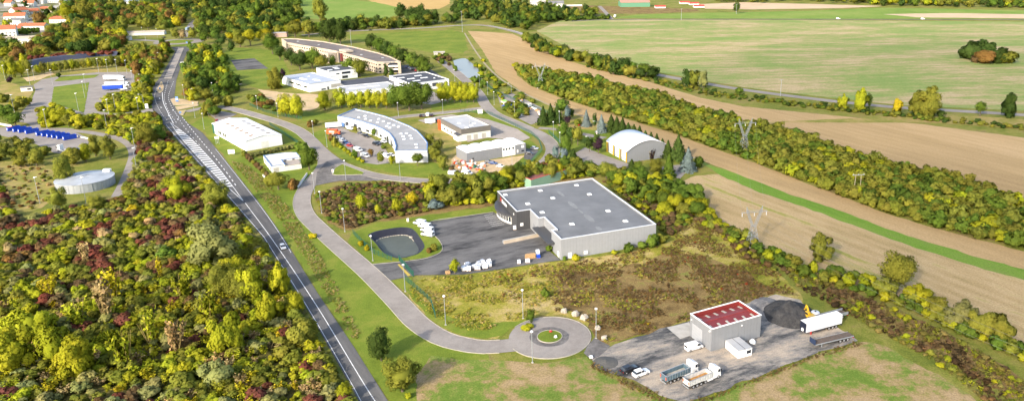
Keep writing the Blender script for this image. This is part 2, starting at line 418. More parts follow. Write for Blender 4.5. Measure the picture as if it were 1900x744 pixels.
sheet('thicket_ground', G([(-400,300),(-60,300),(60,420),(140,385),(220,365),(245,300),(262,262),(300,236),(400,352),(476,440),(560,580),(640,735),(660,800),(-500,800)]), SCRUBG, .03, 1.5, 4)
sheet('meadow', G([(-200,302),(0,300),(60,300),(110,320),(118,360),(80,385),(30,400),(-60,420),(-300,420)]), LAWND, .05, 1.5, 4)
sheet('verge', G([(352,232),(378,243),(402,272),(480,373),(545,469),(659,644),(735,768),(775,768),(770,700),(800,660),(830,662),(880,668),(905,668),(905,656),(840,645),(795,630),(720,566),(612,450),(554,396),(549,373),(571,332),(590,316),(596,302),(560,300),(480,295),(455,285),(412,245),(385,214)]), LAWN, .05, .5, 3)
for pl in ([(548,262),(575,250),(640,298),(742,326),(830,330),(850,322),(838,300),(800,300),(794,306),(732,304),(690,302),(610,250),(607,236)],
           [(655,432),(700,414),(760,404),(915,384),(922,392),(800,412),(804,434),(815,446),(821,459),(818,468),(792,478),(755,484),(690,490),(645,448)],
           [(690,485),(715,515),(752,540),(800,594),(840,616),(874,626),(900,628),(930,622),(960,603),(1000,585),(960,596),(900,600),(840,590),(790,560),(770,540),(765,515),(720,520)],
           [(300,84),(325,73),(352,74),(366,84),(345,87)],
           [(375,130),(430,88),(520,95),(530,120),(545,150),(540,166),(480,165),(440,150)],
           [(860,200),(900,208),(960,232),(990,246),(985,260),(960,240),(905,222)],
           [(900,260),(985,262),(1010,282),(985,303),(950,315),(915,300),(975,292),(978,270)],
           [(985,212),(1090,225),(1180,235),(1180,300),(1100,312),(1040,300),(1032,270),(1010,240),(990,228)],
           [(520,240),(560,250),(575,270),(585,298),(560,300),(530,270)],
           [(500,196),(560,208),(630,212),(640,220),(565,226),(510,210)],
           [(800,168),(890,170),(895,188),(860,200),(800,205)],
           [(60,40),(60,20),(140,30),(120,60)]):
    sheet('lawn', G(pl), LAWN, .07, .4, 2.5, holes=[basin] if pl[0] == (655,432) else ())
for pl in ([(795,218),(818,220),(856,266),(848,274),(862,300),(838,310),(800,300),(790,262),(762,234)],
           [(1010,212),(1100,222),(1190,240),(1120,244),(1040,236)],
           [(10,150),(40,160),(62,168),(50,190),(20,200),(0,205),(-40,210),(-40,165)],
           [(60,145),(110,128),(250,118),(285,150),(245,135),(120,138)],
           [(1405,228),(1750,212),(1900,222),(2100,240),(2100,262),(1900,240),(1730,228)]):
    sheet('dry_lawn', G(pl), LAWND, .074, .5, 2.5)
sheet('bare_soil', G([(478,166),(530,173),(592,176),(602,195),(575,206),(540,204),(505,190)]), SAND, .08, .6, 2)
sheet('bare_soil', G([(385,150),(420,150),(450,156),(430,165),(395,164)]), SAND, .08, .6, 2)
sheet('bare_soil', G([(42,145),(70,140),(95,133),(100,138),(75,148),(50,152)]), SAND, .09, .5, 2)

# water
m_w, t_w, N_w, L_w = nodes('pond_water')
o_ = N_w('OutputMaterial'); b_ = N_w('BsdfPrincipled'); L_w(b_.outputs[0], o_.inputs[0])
b_.inputs['Base Color'].default_value = (.19, .195, .18, 1); b_.inputs['Roughness'].default_value = .3  # grey base colour stands in for the reflection of a white cloudy sky
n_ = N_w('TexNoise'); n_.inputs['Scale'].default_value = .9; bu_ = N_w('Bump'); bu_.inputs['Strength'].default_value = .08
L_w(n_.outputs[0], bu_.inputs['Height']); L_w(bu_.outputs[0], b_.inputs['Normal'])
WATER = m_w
pond_px = [(841,113),(852,110),(863,109),(872,115),(880,122),(892,134),(893,148),(878,147),(860,142),(848,130),(843,120)]
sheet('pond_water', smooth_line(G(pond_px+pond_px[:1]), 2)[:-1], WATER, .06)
# lined settling basin beside the estate road
cb = sum(basin, Vector())/len(basin)
mb = MB(); k = len(basin)
rings = [(1.035, .10), (1.0, .12), (.86, -1.2), (.70, -2.6)]
for sc, z in rings: mb.v += [tuple(cb+(p-cb)*sc+Vector((0, 0, z))) for p in basin]
for r in range(3):
    for i in range(k):
        j = (i+1) % k; mb.f.append((r*k+i, r*k+j, (r+1)*k+j, (r+1)*k+i))
mb.f.append(tuple(3*k+i for i in range(k)))
bs = mb.build('settling_basin', None); bs.data.materials.append(LINER); tag(bs, 'black lined settling basin with grey water beside the estate road', 'basin')
sheet('basin_water', [cb+(p-cb)*.80 for p in basin], mat('murky_basin_water', (.085, .092, .072), .5, var=.15, scale=.3), -1.75)
fe = sorted([cb+(p-cb)*.78 for p in basin if (p-cb).y > .35*max((q-cb).y for q in basin)], key=lambda p: p.x)
mb = MB()
for a, b in zip(fe, fe[1:]): mb.tube((a.x, a.y, -1.7), (b.x, b.y, -1.7), .16, n=6)
e_ = fe[int(len(fe)*.8)]; mb.blob((e_.x, e_.y, -1.5), .8, .55, .4, 2)
tag(mb.build('floating_boom', STONE, smooth=True), 'pale debris and dark floating boom along the basin water', 'boom')

# ------------------------------------------------------------------ roads
main = sheet('main_road', G([(690,790),(672,760),(657,727),(576,584),(493,450),(480,431),(420,363),(304,232),(296,222),(284,205),(278,190),(279,176),(286.5,157),(298.5,142),(315.5,113),(325,96),(318,88),(356,87),(347,98),(335,125),(327,150),(324,176),(322,190),(326,203),(336,215),(349,229),(376,247),(402,277),(480,375),(520,431),(543,469),(590,545),(657,644),(720,744),(745,790)]), ASPH, .11)
def strip(name, px, wd, m, z, kl=True, kr=True, mpts=3.0):
    """a road along a centre line; kl / kr: True, False or a list of (from pixel, to pixel) runs that have a kerb"""
    ln = smooth_line(G(px), mpts)
    o = ribbon(name, ln, -wd/2, wd/2, m, z)
    def near(q): q = g(*q); return min(range(len(ln)), key=lambda i: (ln[i]-q).length)
    for k, d in ((kl, wd/2), (kr, -wd/2)):
        if k is True: kerb(ln, d, o)
        elif k:
            for a, b in k: kerb(ln[near(a):near(b)+1], d, o)
    return o, ln
est, est_l = strip('estate_road', [(345,208),(372,202),(405,199),(440,205),(480,216),(520,228),(555,243),(582,266),(601,292),(602,308),(588,327),(570,347),(560,372),(567,398),(592,424),(627,456),(685,507),(734,556),(775,599),(817,626),(856,638),(900,644),(955,640)], 7.0, ASPHL, .125, [((405,199),(572,256)),((562,368),(925,643))], [((440,205),(925,643))])
rc = g(1020, 625)
def circ(c, r, n=64, a0=0, a1=2*math.pi): return [c+Vector((r*math.cos(a0+(a1-a0)*i/n), r*math.sin(a0+(a1-a0)*i/n), 0)) for i in range(n)]
turn = sheet('turning_circle', circ(rc, 11.6), ASPHL, .131)
stain = gmat('tyre_darkened_asphalt', [(.11, .10, .095), (.15, .138, .128), (.20, .185, .17)], 6, 1.5, .3, fine=.15)
sheet('worn_asphalt', circ(rc, 5.6), stain, .137, .25, .6, parent=turn)
ln = circ(rc, 11.75, 70, -2.55+2*math.pi*.0, 2.75); kerb(ln, 0, turn)
isl = sheet('island_lawn', circ(rc, 3.5), LAWN, .28, parent=turn)
kerb(circ(rc, 3.55, 49)+[circ(rc, 3.55, 49)[0]], 0, turn, .36)
strip('estate_road', [(588,272),(606,288),(632,305),(665,318),(700,327),(745,333),(800,337),(850,336),(900,333),(940,325)], 6.5, ASPHL, .143, [((640,309),(835,337))], [((690,325),(940,325))])
tri = G([(616.7,324),(622,312.7),(635,305.6),(657.6,314),(676,321),(671.7,324.8),(623.7,326)])
sheet('junction_asphalt', G([(588,320),(606,300),(620,300),(680,322),(740,330),(700,336),(630,336),(585,345)]), stain, .137)
ti = sheet('traffic_island_lawn', tri, LAWN, .27)
kerb(tri+[tri[0]], 0, ti, .33)
strip('estate_road', [(700,226),(740,218),(790,213),(850,207),(880,203),(902,201)], 6.5, ASPHL, .125)
strip('estate_road', [(818,114),(838,128),(858,145),(880,165),(892,180),(901,196),(918,212),(945,224),(975,237),(1003,250),(1020,264),(1026,280),(1016,298),(992,312),(955,322),(930,328)], 7.5, ASPHL, .137, [((838,128),(980,239)),((1008,253),(992,312))], [((838,128),(894,183)),((912,208),(992,312))])
strip('side_road', [(1000,238),(1035,241),(1085,250),(1122,257)], 5.0, ASPHL, .131, False, False)
sheet('hangar_yard', G([(1062,288),(1085,274),(1120,288),(1166,304),(1200,316),(1180,325),(1100,312)]), ASPHL, .12)
sheet('hangar_yard', G([(1228,310),(1262,306),(1275,318),(1262,332),(1230,325)]), ASPHL, .12)
far, far_l = strip('country_road', [(560,66),(640,59),(780,53),(850,48),(900,48),(950,58),(985,70),(1010,84),(1045,98),(1088,108),(1150,124),(1219,139),(1323,158),(1400,170),(1544,188),(1669,200),(1770,206),(1900,214),(2100,230)], 8.0, ASPHL, .1, False, False, 8)
strip('farm_lane', [(1060,40),(1130,37),(1300,36.5),(1500,36.5),(1900,37.5),(2200,39)], 6.5, ASPH, .1, False, False, 20)
strip('farm_lane', [(1112,12),(1122,22),(1135,36)], 6.0, ASPHL, .104, False, False, 8)
rb = g(332, 78)
rng = ribbon('roundabout_road', circ(rb, 19, 50)+[circ(rb, 19, 50)[0]], -5, 5, ASPHL, .14)
sheet('roundabout_lawn', circ(rb, 14), LAWN, .2)
strip('town_road', [(310,79),(280,76),(240,75),(190,80),(120,66),(60,58)], 8, ASPHL, .118, False, False, 6)
strip('town_road', [(340,70),(349,58),(357,44),(370,34),(380,20)], 8, ASPHL, .124, False, False, 6)
strip('field_track', [(862,62),(880,92),(905,125),(940,155),(985,180),(1040,203),(1100,222),(1200,262),(1290,294)], 1.6, mat('track_soil', (.30, .25, .15), .95, var=.3), .09, False, False, 6)
# truck park and skip yard
tp = sheet('truck_park', G([(34,216),(58,188),(66,168),(62,158),(78,148),(115,141),(180,135),(248,134),(252,170),(240,200),(285,203),(295,222),(240,230),(160,226),(120,250),(60,236)]), ASPHL, .11)
for pl in ([(100,162),(165.6,153.7),(156,209.6),(94.6,192.4)], [(180,207),(200,185),(240,172),(256,150),(282,170),(282,200),(262,206),(215,212)], [(76,238),(70,205),(98,197),(135,212),(175,216),(240,217),(290,214),(300,236),(260,243),(190,243),(120,238)], [(100,152),(112,143),(185,139),(175,145),(130,150)]):
    sheet('grass_island', G(pl), LAWN, .17, .3, 2)
sheet('skip_yard', G([(-200,232),(0,237),(60,234),(140,246),(168,258),(158,276),(140,288),(100,284),(60,265),(0,252),(-200,262)]), ASPHL, .116)
strip('service_road', [(20,222),(60,228),(110,240),(170,247),(215,256),(240,268),(249,286),(243,310),(231,340),(218,365)], 5.0, ASPHL, .128, False, False)
sheet('parking_lot', G([(392,196),(405,206),(440,212),(410,228),(400,222),(384,210)]), ASPHL, .118)
sheet('sports_court', G([(428,112),(472,109),(498,128),(440,131)]), ASPHD, .12)
# factory yard, works yard, car parks
yard = sheet('factory_yard', G([(799,411.6),(860,402),(915.8,394.2),(948,412),(985,420),(1024,450),(1021.5,468.4),(1041,483),(976,492),(928,500),(862,509.5),(770.5,511),(717,522),(684,490.5),(755,484),(792.6,478),(818,468.4),(821,459),(814.7,446),(803.7,433.7)]), ASPHD, .12)
kerb(smooth_line(G([(688,491),(755,485),(792.6,479),(816,469.4),(821,459),(814.7,446),(803.7,433.7),(799,412),(860,402),(915,394)]), 1.5), 0, yard)
sheet('works_yard', G([(1096,668),(1119,655),(1131,643.5),(1190,624),(1225,609.6),(1300,592),(1390,562.4),(1440,547),(1484,556),(1502,574),(1532,589),(1562,612),(1590,632),(1502,660),(1414,695),(1316,733),(1266,747),(1225,733),(1178,707),(1119,686)]), GRAVEL, .12, .5, 2)
sheet('yard_entrance', G([(1082,655),(1096,636),(1104,626),(1132,642),(1112,662),(1096,668)]), stain, .126, .2, 1)
sheet('concrete_apron', G([(1237,608),(1279,598),(1284,622),(1262,629)]), CONC, .15)
sheet('car_park', G([(604,236),(626,231),(650,245),(690,256),(712,272),(731,302),(700,306),(672,302),(640,272),(612,250)]), ASPHL, .12)
sheet('car_park', G([(775,224),(812,216),(838,213),(905,222),(960,240),(984,256),(970,262),(905,256),(868,264),(818,222),(800,232)]), PAVE, .12)
sheet('sandy_yard', G([(838,296),(850,285),(866,303),(975,289),(955,305),(938,318),(862,326),(836,312)]), SAND, .12, .2, 2)
sheet('builders_compound', G([(921,172),(945,171),(980,188),(1010,203),(1006,225),(985,232),(952,215),(930,200)]), ASPHL, .12)
sheet('car_park', G([(745,122),(770,118),(800,130),(835,152),(800,158),(735,140)]), ASPHD, .118)
sheet('car_park', G([(690,150),(735,142),(745,155),(800,170),(850,182),(800,195),(740,185),(700,165)]), ASPHL, .117)
sheet('car_park', G([(975,275),(1000,280),(985,298),(972,295)]), ASPHD, .12)

# ------------------------------------------------------------------ painted markings (children of the road they lie on)
def mark(px, parent=main, name='lane_line', z=.125): return sheet(name, G(px), PAINT, z, parent=parent)
def line(px, wd, parent=main, name='edge_line', z=.128, mpts=4):
    return ribbon(name, smooth_line(G(px), mpts), -wd/2, wd/2, PAINT, z, parent)
line([(742,800),(693,740),(586,565),(509,450),(455,377)], .22, name='centre_line')
line([(676,758),(661,727),(579,584),(496,450),(482,431),(423,363),(308,232)], .16)
line([(540,469),(517,431),(477,375),(400,277)], .14)
# hatched median: bars between two lines
hl = smooth_line(G([(316,228),(334,254),(372,297),(410,336),(452,374)]), 2); hr = smooth_line(G([(316,228),(350,254),(392,297),(424,336),(452,374)]), 2)
for l_ in (hl, hr): ribbon('median_line', l_, -.12, .12, PAINT, .128, main)
n_h = 30
for i in range(n_h):
    t = .13+.74*i/n_h
    def at(l_, t): f_ = t*(len(l_)-1); a = int(f_); return l_[a].lerp(l_[min(a+1, len(l_)-1)], f_-a)
    a, b = at(hl, t), at(hr, t); c, d = at(hl, t+.011), at(hr, t+.011)
    mb = MB(); mb.quad((a.x, a.y, .13), (b.x, b.y, .13), (d.x, d.y, .13), (c.x, c.y, .13))
    o = mb.build('hatch_bar', PAINT, main)
    if o.data.polygons[0].normal.z < 0: o.data.flip_normals()
def dashes(px, wd, dl, gap, parent=main, z=.128):
    ln = smooth_line(G(px), .5); acc = 0; cur = []
    on = True
    for i in range(1, len(ln)):
        acc += (ln[i]-ln[i-1]).length
        if on: cur.append(ln[i])
        if acc > (dl if on else gap):
            if on and len(cur) > 1: ribbon('lane_dash', cur, -wd/2, wd/2, PAINT, z, parent)
            on = not on; acc = 0; cur = [ln[i]] if on else []
dashes([(338,218),(360,246),(392,284),(420,320),(438,345)], .35, 3, 3.5)
dashes([(325,210),(345,240),(372,272)], .25, 3, 5)
dashes([(312,150),(305,180),(312,205),(330,232)], .25, 3, 4)
dashes([(322,152),(313,178),(318,198),(332,218)], .25, 3, 4)
dashes([(292,160),(287,180),(296,205),(312,226)], .25, 2, 3)
line([(301,172),(303,190),(312,210),(322,230)], .35, name='median_line')
for px, py in ((296,183),(299,200),(308,193),(313,215),(321,205),(330,222)):       # lane arrows
    c = g(px, py); mb = MB(); ang = math.atan2(g(px+12, py+18).y-c.y, g(px+12, py+18).x-c.x)
    mb.v = [(-2.2, -.15, 0), (.6, -.15, 0), (.6, -.55, 0), (2.2, 0, 0), (.6, .55, 0), (.6, .15, 0), (-2.2, .15, 0)]; mb.f = [(0, 1, 5, 6), (2, 3, 4)]
    o = mb.build('lane_arrow', PAINT, main, loc=(c.x, c.y, .13)); o.rotation_euler.z = ang
mi = sheet('median_island', G([(305,146),(318,146),(341,90),(331,90)]), PAVE, .26)
kerb(G([(305,146),(318,146),(341,90),(331,90),(305,146)]), 0, mi, .3)
td = smooth_line(G([(290,169),(298.6,153),(303,158),(303,168),(297,173),(290,169)]), 1)
mi = sheet('splitter_island', td[:-1], SAND, .26); kerb(td, 0, mi, .3)
for pl in ([(316,185),(322,183),(368,190),(366,194),(322,196)], [(325,199),(330,198),(368,194),(368,197),(330,205)], [(330,207),(345,205),(340,214),(334,213)]):
    o = sheet('splitter_island', G(pl), SAND, .2); kerb(G(pl+pl[:1]), 0, o, .27)
line([(905,47),(950,57),(985,69)], .5, far, 'edge_line', .112)
line([(640,57.5),(780,51.5),(850,47)], .3, far, 'edge_line', .112, 8)
for i in range(7):                                                                  # parking bays by the factory entrance
    ribbon('bay_line', [g(898+2.4*i, 400.5+3.3*i), g(914+3.6*i, 397.5+3.2*i)], -.09, .09, PAINT, .135, yard)

TOWNG = gmat('town_ground', [(.10, .12, .03), (.16, .16, .06), (.28, .25, .21), (.36, .33, .29)], 28, 9, 1.5, fine=.25)
sheet('town_ground', G([(-160,-12),(130,-14),(128,22),(112,50),(78,58),(40,76),(0,88),(-160,96)]), TOWNG, .03, 2, 12)
# ------------------------------------------------------------------ buildings
def area2(p): return sum(p[i][0]*p[(i+1) % len(p)][1]-p[(i+1) % len(p)][0]*p[i][1] for i in range(len(p)))
def inset(p, d):
    o = []; n = len(p)
    for i in range(n):
        a, b, c = Vector(p[i-1][:2]), Vector(p[i][:2]), Vector(p[(i+1) % n][:2])
        e1 = (b-a).normalized(); e2 = (c-b).normalized()
        n1 = Vector((-e1.y, e1.x)); n2 = Vector((-e2.y, e2.x)); m = (n1+n2)
        m /= max(.25, m.dot(n1)); o.append(b+m*d)
    return o
def shell(t, pts, h, wall, roof, cope, dep=.5, th=.3):
    """walls, recessed roof deck and coping of a flat-roofed building, outline in the thing's own frame"""
    if area2(pts) < 0: pts = pts[::-1]
    MB().ring(pts, inset(pts, th), 0, h).build('wall', wall, t)
    i2 = inset(pts, th-.02)
    mb = MB(); tr = tessellate_polygon([[Vector((p[0], p[1], 0)) for p in i2]])
    mb.v = [(p[0], p[1], h-dep) for p in i2]
    for a, b, c in tr:
        cr = (i2[b][0]-i2[a][0])*(i2[c][1]-i2[a][1])-(i2[b][1]-i2[a][1])*(i2[c][0]-i2[a][0])
        mb.f.append((a, b, c) if cr > 0 else (a, c, b))
    r = mb.build('roof', roof, t)
    MB().ring(inset(pts, -.07), inset(pts, th+.07), h, h+.16).build('coping', cope, t)
    return r
def wpanel(t, name, m, face, u0, u1, z0, z1, L=0, W=0, d=.06, parent=None):
    """a flat piece on a wall: face f (y=0), l (x=0), r (x=L), b (y=W)"""
    mb = MB()
    if face == 'f': mb.box(u0, u1, -d, .05, z0, z1)
    if face == 'l': mb.box(-d, .05, u0, u1, z0, z1)
    if face == 'r': mb.box(L-.05, L+d, u0, u1, z0, z1)
    if face == 'b': mb.box(u0, u1, W-.05, W+d, z0, z1)
    return mb.build(name, m, parent or t)
def frame(B, C, A, h):
    b, c, a = [g(*q, h) for q in (B, C, A)]
    u = (c-b); u.z = 0; L = u.length; u.normalize(); v = Vector((-u.y, u.x, 0)); W = (a-b).dot(v)
    return Vector((b.x, b.y, 0)), math.atan2(u.y, u.x), L, W
def rect(L, W): return [(0, 0), (L, 0), (L, W), (0, W)]
def skylight(r, x, y, z, s=1.4, sy=None):
    sy = sy or s
    return MB().hexa([(x-s/2, y-sy/2, z), (x+s/2, y-sy/2, z), (x+s/2, y+sy/2, z), (x-s/2, y+sy/2, z)],
                     [(x-s*.4, y-sy*.4, z+.35), (x+s*.4, y-sy*.4, z+.35), (x+s*.4, y+sy*.4, z+.35), (x-s*.4, y+sy*.4, z+.35)]).build('skylight', SKYL, r)

# main grey factory
H1 = 7.7
t = thing('factory', 'large grey factory with flat roof and charcoal entrance corner', 'factory', Vector((-11.7, 248.2, 0)), R(23.2))
fp = [(0, 0), (37.4, 0), (37.4, 60), (-5.7, 59.2), (-5.7, 33), (-.3, 33), (-.3, 23), (2, 23), (2, 9.7), (0, 9.7)]
r = shell(t, fp, H1, LGREYCL, ROOFG, COPING, .55, .35)
for x, y in ((9.5,13.5),(29,8.5),(27.5,21),(3.5,29.5),(28.5,42),(13,43.5),(1.5,41),(28,55),(11.5,54.5),(-3.5,55)):
    skylight(r, x, y, H1-.53, 1.7)
POND = mat('dried_roof_puddle', (.20, .20, .195), .7, var=.2, scale=.5)
for x, y, a, b, rz in ((17.5,33,1.1,4.6,.25),(18,47.5,.8,3.8,.2),(17.8,17,1.2,4.6,.2),(17,6,1.0,2.2,.5),(17.6,25,.5,2.6,.1)):
    mb = MB(); n = 22
    mb.v = [(x+a*(1+.15*math.sin(3*i))*math.cos(2*math.pi*i/n), y+b*math.sin(2*math.pi*i/n), H1-.535) for i in range(n)]; mb.f = [tuple(range(n))]
    mb.build('puddle_stain', POND, r)
SEAM = mat('roof_seam', (.125, .127, .13), .8)
for i in range(24): MB().box(.2 if 1 < i < 22 else .8, 36.8, 2.4*i+1, 2.4*i+1.07, H1-.56, H1-.535).build('roof_seam', SEAM, r)
# charcoal corner
MB().prism([(-5.78, 59.0), (-5.78, 32.92), (-.35, 32.92), (-.35, 33.02), (-5.66, 33.02), (-5.66, 59.0)], .05, H1-.02).build('charcoal_wall', CHAR, t)
arc = [(-6.0-3.4*math.sin(math.pi*i/14)**.8, 58.8-19.5*i/14) for i in range(15)]
cv = MB().prism([(-5.8, 58.8)]+arc[1:]+[(-5.8, 39.3)], 3.2, 4.1)
cv.build('entrance_canopy', CHAR, t)
arc2 = [(-5.9-2.6*math.sin(math.pi*i/14)**.8, 58.3-18.4*i/14) for i in range(15)]
gl = MB().prism([(-5.8, 58.3)]+arc2[1:]+[(-5.8, 39.9)], .1, 3.15).build('entrance_front', OFFWHITE, t)
for i in range(1, 14):
    a, b = Vector(arc2[i]), Vector(arc2[i+1] if i < 14 else arc2[i]); n = Vector((-1, 0)); d = (b-a).normalized(); n = Vector((d.y, -d.x))
    if n.x > 0: n = -n
    p, q = a+d*.15+n*.03, b-d*.15+n*.03
    mb = MB(); mb.hexa([(p.x, p.y, 1.0), (p.x-n.x*.1, p.y-n.y*.1, 1.0), (q.x-n.x*.1, q.y-n.y*.1, 1.0), (q.x, q.y, 1.0)], [(p.x, p.y, 2.9), (p.x-n.x*.1, p.y-n.y*.1, 2.9), (q.x-n.x*.1, q.y-n.y*.1, 2.9), (q.x, q.y, 2.9)])
    mb.build('window', GLASS, gl)
MB().box(-5.86, -5.78, 36.2, 36.9, 5.2, 5.9).build('wall_lamp', WHITE, t)
MB().box(-4.4, -3.2, 32.84, 32.92, 1.6, 2.8).build('window', WHITE, t)
# fascia lettering: a red emblem and a white word, too small to read in the photograph
sg = MB().box(-5.9, -5.78, 44.2, 55.2, 4.55, 7.15).build('sign_panel', CHAR, t)
for y0, y1, z0, z1 in ((53.9,54.3,5.2,7.0),(53.2,53.7,5.5,6.8),(52.6,53.0,5.8,6.6)):
    MB().box(-5.98, -5.9, y0, y1, z0, z1).build('sign_emblem', RED, sg)
yy = 51.9
for wd, hh in ((.75,1.35),(.6,1.0),(.7,1.0),(.25,1.4),(.65,1.0),(.6,1.0),(.5,1.3),(.7,1.0)):
    MB().box(-5.98, -5.9, yy-wd, yy, 5.3, 5.3+hh).build('sign_letter', WHITE, sg); yy -= wd+.22
# dock: canopy, doors, door leaf
MB().hexa([(-2.6, 6.2, 3.7), (2.0, 6.2, 3.7), (2.0, 23.6, 3.7), (-2.6, 23.6, 3.7)], [(-2.6, 6.2, 4.2), (2.0, 6.2, 4.2), (2.0, 23.6, 4.2), (-2.6, 23.6, 4.2)]).build('dock_canopy', CHAR, t)
for y0 in (10.6, 14.6, 18.8): MB().box(1.93, 2.03, y0, y0+3, .9, 3.5).build('dock_door', DSTEEL, t)
MB().box(-.36, -.28, 27.2, 29.4, .1, 3.4).build('personnel_door', GREYCL, t)
MB().box(-.08, .02, 2.2, 3.3, .1, 2.2).build('personnel_door', WHITE, t)
MB().box(2.6, 3.9, -.08, .02, .1, 2.3).build('personnel_door', WHITE, t)
MB().box(8.6, 10.0, -.5, .02, .9, 1.9).build('meter_cabinet', WHITE, t)
for i in range(15): MB().box(.9+2.45*i, .97+2.45*i, -.03, .02, .1, H1-.05).build('wall_joint', mat('panel_joint', (.235, .242, .255), .5, var=.05), t)
# loading ramp walls
for (a, b, w_, h_, lab) in (((935,453),(1006,438),.5,1.3,'low beige concrete wall running out from the loading dock'),):
    p, q = g(*a), g(*b); d = (q-p); L_ = d.length
    o = thing('ramp_wall', lab, 'wall', p, math.atan2(d.y, d.x))
    MB().box(0, L_, -.25, .25, 0, 1.35).build('wall', CONCB, o)
    MB().box(0, L_*.65, .3, 1.4, 0, 1.1).build('ramp_edge', GREYCL, o); MB().box(-.05, L_, -.32, .32, 1.35, 1.5).build('coping', CONC, o)

# shed with red sunken roof in the works yard
o_, rz, L, W = frame((1320.8,611), (1412.8,584.5), (1279,582.5), 6.9)
t = thing('works_shed', 'tall grey metal shed with sunken red roof in the gravel yard', 'shed', o_, rz)
MB().ring(rect(L, W), inset(rect(L, W), .22), 0, 6.9).build('wall', GREYCL, t)
MB().ring(inset(rect(L, W), -.1), inset(rect(L, W), .3), 6.9, 7.08).build('coping', WHITE, t)
MB().ring(inset(rect(L, W), .225), inset(rect(L, W), .29), 5.3, 6.895).build('parapet_lining', REDR, t)
ri = MB(); yc = W*.5
for ya, yb, za, zb in ((.25, yc, 5.75, 6.35), (yc, W-.25, 6.35, 5.75)):
    ri.quad((.25, ya, za), (L-.25, ya, za), (L-.25, yb, zb), (.25, yb, zb))
r = ri.build('roof', REDR, t)
MB().hexa([(.3, yc-.22, 6.34), (L-.3, yc-.22, 6.34), (L-.3, yc+.22, 6.34), (.3, yc+.22, 6.34)], [(.3, yc-.1, 6.5), (L-.3, yc-.1, 6.5), (L-.3, yc+.1, 6.5), (.3, yc+.1, 6.5)]).build('ridge_cap', REDR, r)
TRANS = mat('translucent_roof_sheet', (.42, .40, .33), .5, var=.1)
for i in range(6):
    x = 1.2+i*2.9
    for ya, yb in ((1.0, 3.3), (W-3.1, W-1.2)):
        za = 5.75+.6*(ya-.25)/(yc-.25) if ya < yc else 5.75+.6*(W-.25-ya)/(yc-.25)
        zb = 5.75+.6*(yb-.25)/(yc-.25) if yb < yc else 5.75+.6*(W-.25-yb)/(yc-.25)
        MB().hexa([(x, ya, za), (x+.75, ya, za), (x+.75, yb, zb), (x, yb, zb)], [(x, ya, za+.05), (x+.75, ya, za+.05), (x+.75, yb, zb+.05), (x, yb, zb+.05)]).build('roof_light', TRANS, r)
d_ = wpanel(t, 'sectional_door', mat('door_grey', (.33, .34, .36), .5, var=.05), 'l', 4.2, 8.9, .1, 4.6)
for i in range(1, 5): MB().box(-.085, -.055, 4.2, 8.9, .1+i*.9, .14+i*.9).build('door_joint', GREYCL, d_)
MB().box(-.4, .02, .45, .8, 6.0, 6.3).build('wall_lamp', WHITE, t); MB().box(-.3, .02, 9.2, 9.4, 5.4, 5.7).build('wall_lamp', WHITE, t)
MB().box(10.2, 10.5, -.3, .02, 5.4, 5.65).build('wall_lamp', WHITE, t); wpanel(t, 'personnel_door', GREYCL, 'l', 1.0, 2.0, .1, 2.2)
for i in range(8): MB().box(2.1*i+1, 2.1*i+1.05, -.03, .02, .1, 6.85).build('wall_joint', mat('dark_panel_joint', (.19, .197, .21), .5, var=.05), t)
MB().box(L-.02, L+.35, 1.2, 1.35, 0, 6.5).build('drain_pipe', WHITE, t)

# site cabin
o_, rz, L, W = frame((1370,651.3), (1395.4,644.9), (1344.8,631.8), 2.4)
t = thing('site_cabin', 'white site cabin with grey roof beside the tall grey shed', 'cabin', o_, rz)
MB().box(0, L, 0, W, .15, 2.4).build('body', WHITE, t); MB().box(.1, L-.1, .1, W-.1, 0, .15).build('skid', DSTEEL, t)
r = MB().box(-.06, L+.06, -.06, W+.06, 2.4, 2.55).build('roof', ROOFL, t); MB().box(L/2-.05, L/2+.05, 0, W, 2.55, 2.6).build('roof_joint', DSTEEL, r)
MB().box(L/2-.04, L/2+.04, -.03, .02, .2, 2.38).build('joint', DSTEEL, t); d = wpanel(t, 'window', GLASS, 'f', L*.62, L*.93, 1.05, 1.95); MB().ring([(L*.6, -.02), (L*.95, -.02), (L*.95, .03), (L*.6, .03)], [(L*.61, -.01), (L*.94, -.01), (L*.94, .02), (L*.61, .02)], .95, 1.02).build('sill', DSTEEL, d)
for i in range(4): MB().box(-.04, .02, .05+i*W/3-.04*(i == 3)*2, .1+i*W/3-.04*(i == 3)*2, .2, 2.38).build('joint', DSTEEL, t)

# crescent warehouse
cw = [(-152.7,443.5),(-143.3,437.6),(-133.5,429.2),(-124.2,420.2),(-117.9,412.7),(-111.5,403),(-106.2,391.1),(-101.5,377),(-99.5,367.2),(-83.5,368.1),(-86.5,383),(-91.9,396.1),(-97.5,408.5),(-104.3,419.1),(-112.6,429.2),(-123.6,442.4),(-134.7,452.3),(-148.1,462.7)]
oc = Vector((-118, 410, 0)); pts = [(x-oc.x, y-oc.y) for x, y in cw]
t = thing('crescent_warehouse', 'curved crescent warehouse with grey roof and blue trim behind a full car park', 'warehouse', oc)
r = shell(t, pts, 6.2, mat('pale_cladding', (.47, .485, .51), .5, var=.07, stripe=.04), mat('crescent_roof', (.30, .295, .29), .75, var=.2, scale=.12), LBLUE, .45, .35)
fr_ = [Vector((*p, 0)) for p in pts[:9]]; bk_ = [Vector((*p, 0)) for p in pts[9:][::-1]]
